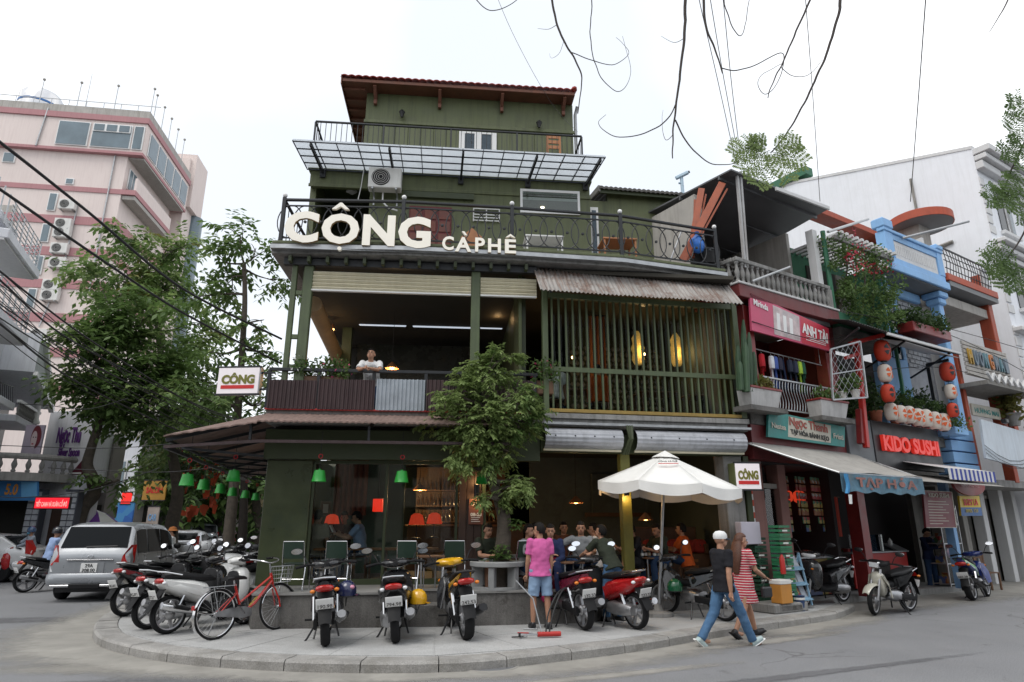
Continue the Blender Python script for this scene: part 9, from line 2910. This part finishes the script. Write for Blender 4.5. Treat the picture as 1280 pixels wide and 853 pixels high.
t=fthing(F1,'red_lantern','bright red rectangular hanging lantern inside the shop window','lantern')
x0,z1=F1.px(467,624,1.6);x1,z0=F1.px(478,640,1.6)
bxp('lantern_body',mat('red_glow',(.6,.02,.01),.5,var=.1,emit=(1,.03,.01),estr=.8),t,x0,x1,1.5,1.7,z0,z1,.01)
for z in(z0-.012,z1+.001):bxp('rim',M['wood'],t,x0-.01,x1+.01,1.49,1.71,z,z+.011)
P('cord',M['cable'],t,lambda b:b.cyl(((x0+x1)/2,1.6,z1),((x0+x1)/2,1.6,3.4),.006,n=4))
led_=fthing(F1,'window_ledge','long wooden bar ledge along the inside of the shop window','ledge')
zl=F1.Z(460,685,.7)
bxp('board',M['wood_w'],led_,-4.2,-1.9,.5,.85,zl-.04,zl,.006)
for k in range(8):
 x=-4.1+k*.3
 bxp('support',M['wood'],led_,x,x+.04,.7,.74,TZ,zl-.041)
t=fthing(F1,'wall_picture','small framed picture on the pale green inner wall','picture')
bxp('wall_panel',mat('teal_inner_wall',(.1,.17,.13),.8,var=.2,scale=2),t,-4.25,-2.75,3.2,3.26,TZ,3.3)
x0,z1=F1.px(401,627,3.15);x1,z0=F1.px(413,645,3.15)
bxp('frame',M['wood'],t,x0,x1,3.15,3.19,z0,z1,.01);bxp('print',M['oldwhite'],t,x0+.06,x1-.06,3.14,3.149,z0+.06,z1-.06)
t=fthing(F1,'curtain','salmon pleated curtain inside beyond the picture','curtain')
P('cloth',mat('salmon_cloth',(.3,.13,.08),.8,var=.2),t,lambda b:b.grid(lambda u,v:(F1.X(417,620,3.1)+.75*u,3.08+.035*math.sin(u*40),1.9+1.45*v),44,2,(0,.006,0)),True)
bxp('rod',M['iron'],t,F1.X(417,620,3.1)-.05,F1.X(417,620,3.1)+.8,3.06,3.1,3.34,3.37)
t=fthing(F2,'grey_bench','long low grey bench across the open bay behind the seated men','bench')
bxp('seat',M['pale_conc'],t,-.9,1.2,1.5,1.9,TZ+.38,TZ+.45,.01)
for x in(-.8,.2,1.05):bxp('leg',M['pale_conc'],t,x,x+.1,1.55,1.85,TZ,TZ+.379)
for k in range(5):
 x=2.75+k*.28
 t=thing('cushion','red patterned cushion on the dark sofa, %s from the parasol pole'%('first second third fourth fifth'.split()[k]),'cushion',F2.w(x,1.5,1.25),F2.a+random.uniform(-.3,.3),'red cushions on the sofa')
 t.rotation_euler[0]=R(-20)
 mb=MB();mb.ell((0,0,0),1,16,10)
 mb.v=[(.17*math.copysign(abs(v[0])**.6,v[0]),.07*v[1],.15*math.copysign(abs(v[2])**.6,v[2]))for v in mb.v]
 mb.build('pad',mat('red_print_cloth',(.36,.03,.02),.8,var=.4,scale=14)if k==0 else bpy.data.materials['red_print_cloth'],t,True)
 P('button',M['black'],t,lambda b:b.ell((0,-.07,0),.015,8,6))
t=fthing(F2,'sofa','dark wooden sofa at the back of the open bay','sofa')
bxp('seat',M['wood'],t,2.55,4.05,1.4,1.95,TZ,1.1,.02);bxp('backrest',M['wood'],t,2.55,4.05,1.96,2.06,TZ,1.65,.02)
for x in(2.55,3.97):bxp('armrest',M['wood'],t,x-.04,x+.04,1.35,1.95,1.101,1.3,.01)
t=fthing(F2,'framed_board','long dark beam of framed pictures over the sofa','board')
bxp('board',M['wood'],t,2.3,4.1,4.6,4.7,1.9,2.)
bxp('grey_panel',M['inwall_g'],t,2.5,4.05,4.62,4.72,2.,3.)
for k,(px,py,fc,lab)in enumerate(((866,735,200,'plain wooden chair in the open bay right of the parasol pole'),(884,732,160,'plain wooden chair before the red cushions'))):
 p=G(px,752-k*3,.13)
 t=thing('wooden_chair',lab,'chair',p,R(fc))
 bxp('seat',M['wood_w'],t,-.2,.2,-.2,.2,.42,.46,.006)
 for sx in(-.18,.18):
  for sy_ in(-.18,.18):bxp('leg',M['wood_w'],t,sx-.02,sx+.02,sy_-.02,sy_+.02,0,.419 if sy_<0 else .85)
 for z in(.55,.68,.8):bxp('back_slat',M['wood_w'],t,-.16,.16,.17,.19,z,z+.06)
tp0=F1.w(2.2,.6,TZ)
for k in range(5):
 t=thing('bottle','small drink bottle on the low table under the parasol, %s'%('nearest the pole','amber one','beside the amber one','at the table corner','behind the others')[k],'bottle',(tp0.x-.16+.08*k,tp0.y-.1+.07*(k%3),TZ+.436),0,'drinks on the low table')
 P('glass',M['bottle']if k%2 else M['glass_b'],t,lambda b:b.lathe([(.03,0),(.032,.11),(.014,.15),(.014,.2)],10),True)
 P('label',M['note'],t,lambda b:b.lathe([(.0335,.03),(.0335,.08)],10,cap=False))
M['yshade']=mat('perforated_lamp',(.5,.35,.1),.6,var=.6,scale=30,emit=(1,.6,.15),estr=.22)
for k,(px,py)in enumerate(((797,432),(845,434))):
 p=F2.P(px,py,2.2)
 t=thing('wall_lantern',('tall perforated lamp glowing on the tiled bay wall, left one','tall perforated lamp glowing on the tiled bay wall, right one')[k],'lamp',F2.w(p.x,2.2,p.z-.1),F2.a)
 P('shade',M['yshade'],t,lambda b:b.lathe([(.1,-.38),(.16,-.25),(.13,-.1),(.17,.02),(.12,.15),(.14,.28),(.04,.46)],9),True)
 P('cord',M['cable'],t,lambda b:b.cyl((0,0,.45),(0,0,6.7-p.z+.1),.006,n=4))
 point(t,(0,-.3,-.1),8)
for k,(px,py)in enumerate(((716,447),(805,443),(877,451))):
 p=F2.P(px,py,1.8)
 t=thing('hanging_bulb','bare warm bulb hanging in the caged bay, %s of three'%('leftmost','middle','rightmost')[k],'lamp',F2.w(p.x,1.8,p.z),F2.a)
 P('bulb',M['bulb'],t,lambda b:b.ell((0,0,0),.035,8,6),True);P('cord',M['cable'],t,lambda b:b.cyl((0,0,.03),(0,0,6.7-p.z),.005,n=4))
 point(t,(0,-.08,0),7)
for k,(px,y)in enumerate(((722,1.3),(820,1.2),(875,1.4))):
 t=thing('wooden_table','dark wooden table in the caged bay, %s of three'%('leftmost','middle','rightmost')[k],'table',F2.w(F2.X(px,500,y),y,Z2),F2.a)
 bxp('tabletop',M['wood'],t,-.45,.45,-.3,.3,.68,.72,.006)
 for sx in(-.4,.4):
  for sy_ in(-.25,.25):bxp('leg',M['wood'],t,sx-.03,sx+.03,sy_-.03,sy_+.03,0,.679)
t=fthing(F2,'curtain','tall orange-brown curtain strip inside the caged bay','curtain')
P('cloth',mat('rust_cloth',(.3,.1,.04),.8,var=.3),t,lambda b:b.grid(lambda u,v:(F2.X(736,420,2.2)+.4*u,2.2+.03*math.sin(u*30),Z2+.9+1.9*v),24,2,(0,.006,0)),True)
bxp('rod',M['iron'],t,F2.X(736,420,2.2)-.05,F2.X(736,420,2.2)+.5,2.18,2.22,Z2+2.8,Z2+2.83)
for k,(px,w)in enumerate(((390,.5),(418,.4),(680,.35))):
 pot_plant(F1,F1.X(px,470,.12),.12,Z2+.35,.14,.62,M['leaf'],.085,('pink and white flower box on the balcony near the green posts','smaller pink flower box on the balcony beside the first','flower box on the balcony next to the caged bay')[k],M['wood'],420,1.7,flower=(M['petal_p']if k else M['white']),trough=w)
# ================================================================== right-hand balcony: laundry, cactus, planters
ln=fthing(FR,'laundry_rail','steel clothes rail with hangers on the maroon balcony','rail')
P('bar',M['steel'],ln,lambda b:b.cyl((A0+.35,.15,5.46),(A1-.5,.15,5.4),.014,n=6))
for x in(A0+.4,A1-.55):P('bracket',M['steel'],ln,lambda b:b.cyl((x,.15,5.43),(x,.15,6.4),.008,n=5))
gar=[(0,(.4,.02,.03),'red shirt'),(.33,(.55,.58,.62),'white and blue striped shirt'),(.46,(.06,.1,.3),'royal blue shirt'),(.62,(.03,.03,.05),'black jacket'),(.78,(.02,.03,.07),'navy trousers'),(.98,(.025,.03,.05),'dark navy shirt'),(1.18,(.03,.035,.06),'charcoal shirt'),(1.34,(.3,.45,.05),'lime edged shirt'),(1.46,(.02,.08,.05),'dark green jacket')]
for dx,c,nm in gar:
 x=A0+.62+dx
 t=thing('hanging_garment',nm+' hanging on the balcony clothes rail','garment',FR.w(x,.15,5.42),FR.a+R(90-55),'laundry on the maroon balcony')
 P('hanger',M['steel'],t,lambda b:b.tube([(-.17,0,-.07),(0,0,0),(.17,0,-.07)],.006,4))
 mb=MB()
 mb.grid(lambda u,v:((-.2+.4*u)*(1-.12*v*(1-v)),-.03*math.sin(u*11+v*3)*v,-.07-.1*abs(u-.5)*(1-v)-.72*v),12,10,(0,.035,0))
 mb.build('cloth',cloth('laundry_'+nm.replace(' ','_'),c),t,True)
 if 'trousers' not in nm:
  for s in(-1,1):
   P('sleeve',cloth_cache['laundry_'+nm.replace(' ','_')],t,lambda b:b.tube([(s*.17,0.,-.12),(s*.24,0.,-.28),(s*.25,0.,-.4)],[.06,.065,.06],8),True)
cc=fthing(FR,'column_cactus','tall ribbed column cactus at the corner of the maroon balcony','cactus')
for k,(px,pyb,pyt,y)in enumerate(((931,490,400,-.25),(938,490,416,-.3),(924,488,432,-.2),(944,492,440,-.28),(934,490,428,-.42),(927,488,452,-.35))):
 a=FR.P(px,pyb,y);b_=FR.P(px-2,pyt,y)
 def ribs(b):
  n=20;vs=[];fs=[]
  for i in range(9):
   q=a.lerp(b_,i/8);rr=.05*(1 if i<7 else(.8 if i==7 else .35))
   for j in range(n):
    an=2*PI*j/n;r2=rr*(1+.18*(j%2))
    vs.append(q+Vector((r2*math.cos(an),r2*math.sin(an),0)))
  for i in range(8):
   for j in range(n):fs.append((i*n+j,i*n+(j+1)%n,(i+1)*n+(j+1)%n,(i+1)*n+j))
  fs.append(tuple(range(8*n,9*n)));b.add(vs,fs)
 P('cactus_column',mat('cactus_green',(.035,.075,.035),.6,var=.3,scale=8)if k==0 else cc.children[0].data.materials[0],cc,ribs,True)
whp=mat('stained_white_planter',(.52,.51,.5),.7,var=.15,scale=3,streak=.4)
for k,(px0,px1,py0,py1,lab)in enumerate(((936,976,490,511,'white box planter with dry grass under the cactus'),(1024,1060,507,524,'white box planter at the far end of the maroon balcony'))):
 x0,z1=FR.px(px0,py0,-.3);x1,z0=FR.px(px1,py1+1,-.3)
 t=fthing(FR,'planter_box',lab,'planter')
 P('box',whp,t,lambda b:b.add([(x0+.05,-.3,z0),(x1-.08,-.3,z0),(x1,-.36,z0+.36),(x0,-.36,z0+.36),(x0+.05,0.,z0),(x1-.08,0.,z0),(x1,0.,z0+.36),(x0,0.,z0+.36)],[(0,1,2,3),(7,6,5,4),(0,4,5,1),(1,5,6,2),(2,6,7,3),(3,7,4,0)]))
 bxp('rim',M['dkred'],t,x0-.02,x1+.02,-.38,0.,z0+.361,z0+.41,.01)
 bxp('shelf',M['conc_dark'],t,x0-.1,x1+.1,-.4,.05,z0-.1,z0-.003)
 mb=MB();leafcloud(mb,[((x0+(x1-x0)*u,-.2,z0+.5),.16)for u in(.2,.4,.6,.8)],45,.13,40+k,flat=-.5)
 mb.build('plants',(M['leaf_y'],M['leaf'])[k],t,fix=False,kind='stuff')
# ================================================================== goods between the cafe and the maroon house
grn=mat('green_crate_plastic',(.02,.16,.07),.5,var=.2,scale=6)
def crate(label,loc,rz,m):
 t=thing('drink_crate',label,'crate',loc,rz,'stacked drink crates');t.scale=(.85,.85,.85)
 bxp('base',m,t,-.2,.2,-.14,.14,0,.02)
 for z in(.03,.12,.21):
  for y in(-.14,.125):bxp('slat',m,t,-.2,.2,y,y+.015,z,z+.055)
  for x in(-.2,.185):bxp('slat',m,t,x,x+.015,-.125,.125,z,z+.055)
 bxp('label_strip',M['note'],t,-.09,.09,-.146,-.141,.13,.165)
 return t
c0=FR.w(.12,-.55,.13)
ordn='bottom second third fourth fifth top'.split()
for k in range(6):
 crate('green drink crate in the front stack by the light box, %s of six'%ordn[k],(c0.x+.1,c0.y+.35,.13+.17+.232*k),FR.a+random.uniform(-.04,.04),grn)
for k in range(5):
 crate('dark green drink crate in the rear stack beside the cafe post, %s of five'%('bottom second third fourth top'.split()[k]),(c0.x-.32,c0.y+.55,.13+.17+.232*k),FR.a+random.uniform(-.04,.04),mat('dark_crate',(.02,.07,.04),.5,var=.2)if k==0 else bpy.data.materials['dark_crate'])
t=thing('concrete_block','low concrete block under the green crates','block',(c0.x-.1,c0.y+.3,.13),FR.a)
bxp('block',M['conc'],t,-.5,.5,-.3,.3,0,.165,.02);bxp('recess',M['conc_dark'],t,-.3,.3,-.306,-.301,.04,.12)
t=thing('carton','orange and white carton on the concrete block','box',(c0.x-.12,c0.y+.02,.13+.3),FR.a)
bxp('carton_body',mat('orange_carton',(.5,.22,.04),.6,var=.15),t,-.16,.16,-.12,.12,-.13,.2,.01);bxp('lid',M['note'],t,-.165,.165,-.125,.125,.201,.28,.01)
t=thing('blue_bin','small dark blue and white bucket by the newspaper rack','bucket',FR.w(.55,-.45,.13),0)
P('bucket',mat('navy_plastic',(.02,.05,.14),.4,var=.15),t,lambda b:b.lathe([(.09,0),(.11,.26),(.12,.27),(.1,.27)],16),True);P('band',M['note'],t,lambda b:b.lathe([(.1125,.2),(.1145,.24)],16,cap=False))
t=thing('white_display_box','pale lilac display box on a white stand behind the walking couple','display',FR.w(-.12,0.,.13),FR.a)
bxp('box',mat('lilac_box',(.55,.52,.6),.5,var=.1),t,-.28,.28,-.05,.1,1.2,1.62,.01)
for x in(-.26,.24):bxp('leg',M['note'],t,x,x+.02,0,.03,0,1.199)
t=thing('fire_extinguisher','red fire extinguisher hung beside the green crates','extinguisher',(c0.x-0.,c0.y+.12,.95),0)
P('cylinder',M['red'],t,lambda b:b.lathe([(.045,-.15),(.05,-.13),(.05,.12),(.03,.17),(.02,.2)],14),True);P('hose',M['black'],t,lambda b:b.tube([(0,0,.2),(.07,0,.2),(.09,0,0)],.01,6));P('handle',M['black'],t,lambda b:b.bx(-.05,.06,-.015,.015,.2,.23))
rk=thing('newspaper_rack','blue metal newspaper rack beside the black scooter','rack',FR.w(.85,-.1,.13),FR.a)
blu=mat('pale_blue_metal_rack',(.22,.38,.52),.45,var=.2,scale=5)
for x in(-.3,.28):
 P('side_frame',blu,rk,lambda b:(b.beam((x,-.22,.05),(x,-.05,1.02),.03,.03),b.beam((x,.2,0),(x,-.05,1.02),.03,.03)),kind='stuff')
for k,z in enumerate((.15,.42,.7)):
 P('tray',blu,rk,lambda b:b.add([(-.29,-.26+.06*k,z),(.29,-.26+.06*k,z),(.29,.1,z+.12),(-.29,.1,z+.12),(-.29,-.26+.06*k,z+.02),(.29,-.26+.06*k,z+.02),(.29,.1,z+.14),(-.29,.1,z+.14)],[(0,1,2,3),(7,6,5,4),(0,4,5,1),(1,5,6,2),(2,6,7,3),(3,7,4,0)]))
 for j in range(3):
  P('newspaper',goods if j%2 else mat('newsprint',(.42,.45,.5),.7,var=.3,scale=12),rk,lambda b:b.box((-.19+.19*j,-.1+.05*k,z+.15),(.16,.02,.24),M=Matrix.Rotation(R(-25),3,'X')))
t=thing('menu_stand','red menu stand with a steel lectern top near the cream moped','stand',G(1122,738,.02),FR.a)
bxp('panel',M['lan_r'],t,-.18,.18,-.03,0,.1,.95,.01)
for i in range(4):bxp('text_block',mat('yellow_text',(.6,.4,.05),.5,var=.1)if i==0 else bpy.data.materials['yellow_text'],t,-.1,.1,-.036,-.031,.2+.17*i,.3+.17*i)
P('top',M['steel'],t,lambda b:b.box((0,-.1,1.1),(.5,.4,.03),M=Matrix.Rotation(R(25),3,'X')))
for x in(-.2,.2):P('leg',M['steel'],t,lambda b:b.cyl((x,.05,0),(x,.05,1.05),.015,n=6))
P('clip_lamp',M['white'],t,lambda b:b.lathe([(.05,0),(.06,.1),(0.,.2)],10,(-.1,-.05,1.14)),True)
t=thing('wooden_stool','dark wooden chair standing on the apron at the far right','chair',G(1238,737,.012),R(20))
bxp('seat',M['wood'],t,-.2,.2,-.2,.2,.42,.45);bxp('backrest',M['wood'],t,-.2,.2,.17,.2,.6,.85)
for sx in(-.18,.18):
 for sy_ in(-.18,.18):bxp('leg',M['wood'],t,sx-.02,sx+.02,sy_-.02,sy_+.02,0,.419 if sy_<0 else .9)
t=thing('air_pump','red foot pump with black hoses lying on the pavement','pump',G(672,796,KZ+.02),R(6))
P('cylinder',M['red'],t,lambda b:(b.cyl((-0.,0,.03),(.34,.02,.03),.035,n=12),),True)
P('rod',M['steel'],t,lambda b:b.cyl((-.25,-.01,.03),(0,0,.03),.012,n=8),True)
P('grip',M['black'],t,lambda b:b.cyl((-.27,-.08,.03),(-.25,.07,.03),.018,n=8))
for k in range(2):
 P('hose',M['cable'],t,lambda b:b.tube(spline([Vector((.12+.05*k,0,.05)),Vector((.18+.07*k,.1,.3)),Vector((.34+.05*k,.25,.55)),Vector((.5,.4,.62))],5),.012,6),True)
P('stand_pole',M['steel'],t,lambda b:b.tube([(.06,0.,.05),(-.05,.1,.5),(-.3,.15,.75)],.01,6),True)
for k,(px,py,m,nm,lab)in enumerate(((655,792,M['red'],'spanner','red handled spanner lying left of the foot pump'),(648,797,M['black'],'tyre_lever','black tyre lever at the outer left of the tools'),(662,787,M['steel'],'spanner','steel spanner lying behind the foot pump'))):
 t=thing(nm,lab,'tool',G(px,py,KZ+.01),random.uniform(-.4,.4))
 P('handle',m,t,lambda b:b.bx(-.1,.08,-.012,.012,0,.015,.004));P('jaw',M['steel'],t,lambda b:b.ring((.1,0,.008),.025,.02,.008,12,5,'z'))
for k,(px,py,lab)in enumerate(((693,815,'crumpled white litter in the gutter'),(720,812,'clear plastic cup lying at the kerb'),(958,765,'flattened paper scrap near the crates'))):
 t=thing('litter',lab,'litter',G(px,py,.14 if k==2 else .02),k)
 mb=MB();mb.ell((0,0,0),(.06,.04,.025),10,6);mb.v=[tuple(Vector(v)*(1+.5*mnoise.noise(Vector(v)*40)))for v in mb.v]
 mb.build('paper',M['note'],t);P('fold',M['note'],t,lambda b:b.box((.04,.02,0),(.05,.04,.006),.4))
t=thing('striped_pole','red and white striped cloth pole behind the small light box','pole',FR.w(.25,.2,1.7),FR.a)
for k in range(8):P('stripe',M['lan_r']if k%2 else M['note'],t,lambda b:b.lathe([(.07,k*.12),(.07,k*.12+.12)],12),True)
for k in range(9):
 x=1.85+k*.2
 t=thing('packet_string','string of small snack packets hanging at the counter shop, %s from the pink pier'%('first second third fourth fifth sixth seventh eighth ninth'.split()[k]),'packets',FR.w(x,.62+.05*(k%3),2.9),FR.a+random.uniform(-.4,.4),'snack packets hanging in the shop')
 P('string',M['cable'],t,lambda b:b.cyl((0,0,-1.3),(0,0,0),.004,n=4))
 for j in range(5+k%3):bxp('packet',goods,t,-.06,.06,-.012,.012,-.28-j*.18,-.13-j*.18,.008)
for k in range(4):
 t=thing('red_lamp','small red paper lamp in the dark shop behind the awning, %s from the crates'%('first second third fourth'.split()[k]),'lamp',FR.w(2.+k*.5,1.3,2.35),0,'red paper lamps in the dark shop')
 P('paper',M['red_shade'],t,lambda b:b.lathe([(.05,-.16),(.13,-.1),(.15,0),(.13,.1),(.05,.16)],14),True)
 P('cord',M['cable'],t,lambda b:b.cyl((0,0,.16),(0,0,.6),.005,n=4))
# ================================================================== cables
def cable(label,pts,r,group):
 w=[at(px,py,Y)for px,py,Y in pts]
 w=spline(w,8)
 t=thing('power_cable',label,'cable',w[0],0,group)
 P('strand',M['cable'],t,lambda b:b.tube([p-w[0]for p in w],r,6),True)
 return t
GC='overhead cables of the left street'
cable('thick upper black cable crossing before the pink hotel',[(-60,135,6.),(0,178,6.5),(110,265,8),(230,362,10),(352,424,12.2)],.02,GC)
cable('thick second black cable crossing before the pink hotel',[(-60,200,6.),(0,237,6.5),(120,320,8),(230,392,10),(352,455,12.2)],.018,GC)
rnd=random.Random(5)
for k in range(12):
 y0=338+k*7+rnd.uniform(-6,6)
 x1=rnd.uniform(225,262);y1=505+k*4+rnd.uniform(-10,10)
 mx_=110+rnd.uniform(-15,15);my=y0+(y1-y0)*.47+rnd.uniform(2,16)
 cable('black cable in the bundle sagging across the left street, %s from the top'%('first second third fourth fifth sixth seventh eighth ninth tenth eleventh twelfth thirteenth fourteenth'.split()[k]),[(-50,y0-45,8),(0,y0,8.6),(mx_,my,12),(x1,y1,17),(x1+60,y1+18,22)],rnd.choice((.007,.01,.016)),GC)
for k,(a,b_)in enumerate((((0,555),(300,545)),((100,585),(330,575)),((60,505),(160,498)),((30,620),(200,585)))):
 cable('thin cable strung low across the left shops, %s from the top'%('third second first fourth'.split()[k]),[(a[0]-40,a[1],19),(a[0],a[1]+2,19),((a[0]+b_[0])/2,(a[1]+b_[1])/2+10,19),(b_[0],b_[1],19)],.012,GC)
GR='overhead wires on the right'
for k,pts in enumerate(([(868,-40,9),(874,0,9.5),(897,100,11),(919,200,13.6)],[(882,-40,9),(888,0,9.5),(905,100,11),(923,196,13.6)],[(900,-40,9),(904,0,9.5),(915,110,11),(926,200,13.6)],[(1004,-40,9),(1007,0,9.5),(1016,120,12),(1025,252,14.5)],[(1160,-40,9),(1157,0,9.6),(1149,110,12),(1138,252,16)])):
 cable('thin wire dropping onto the right-hand roofs, %s'%('leftmost','second from the left','third from the left','the one between roof and white wall','the one towards the round rooftop canopy')[k],pts,.007 if k<4 else .01,GR)
for k,pts in enumerate(([(940,402,13.3),(1035,425,14.6),(1130,400,16.5),(1290,440,19)],[(1050,470,15),(1180,460,17),(1290,495,19)],[(1060,390,15),(1190,420,17.5),(1290,470,19)])):
 cable('thin wire slung along the right-hand balconies, %s'%('upper','lower','middle')[k],pts,.009,GR)
cable('faint single wire running down to the top roof',[(600,-60,9),(640,40,10),(690,130,12),(722,165,15)],.004,GR)
# ================================================================== the other side of the junction (behind the viewer; mirrored in glass and lamps)
rnd=random.Random(12)
x=-34.
cols=[(.3,.27,.22),(.36,.35,.33),(.22,.26,.28),(.33,.24,.18),(.28,.3,.24)]
i=0
while x<34:
 w=rnd.uniform(4.5,7.5);h=rnd.uniform(7.5,10.5)
 o=thing('opposite_house',None,None,(x+w/2,-15,0));o['kind']='structure'
 bxp('wall',mat('opposite_wall',cols[i%5],.8,var=.2,scale=.6,streak=.3),o,-w/2,w/2-.1,-6,0,0,h)
 for z in(1.2,4.4,7.2):
  if z+1.6>h:continue
  for k in(-1,1):
   bxp('window',M['carglass'],o,k*w*.24-.7,k*w*.24+.7,.001,.06,z-(.9 if z<2 else 0),z+1.5)
 x+=w;i+=1
for k,(x,y,w,h)in enumerate(((-1.5,26,9,9),(-4,38,9,10),(-6,50,9,8),(-8,62,10,9))):
 o=thing('rear_house',None,None,(x,y,0));o['kind']='structure'
 bxp('wall',mat('rear_wall',cols[k],.8,var=.2,scale=.6,streak=.3),o,-w/2,w/2,-5,5,0,h)
bpy.data.scenes.remove(bpy.data.scenes['bench'])
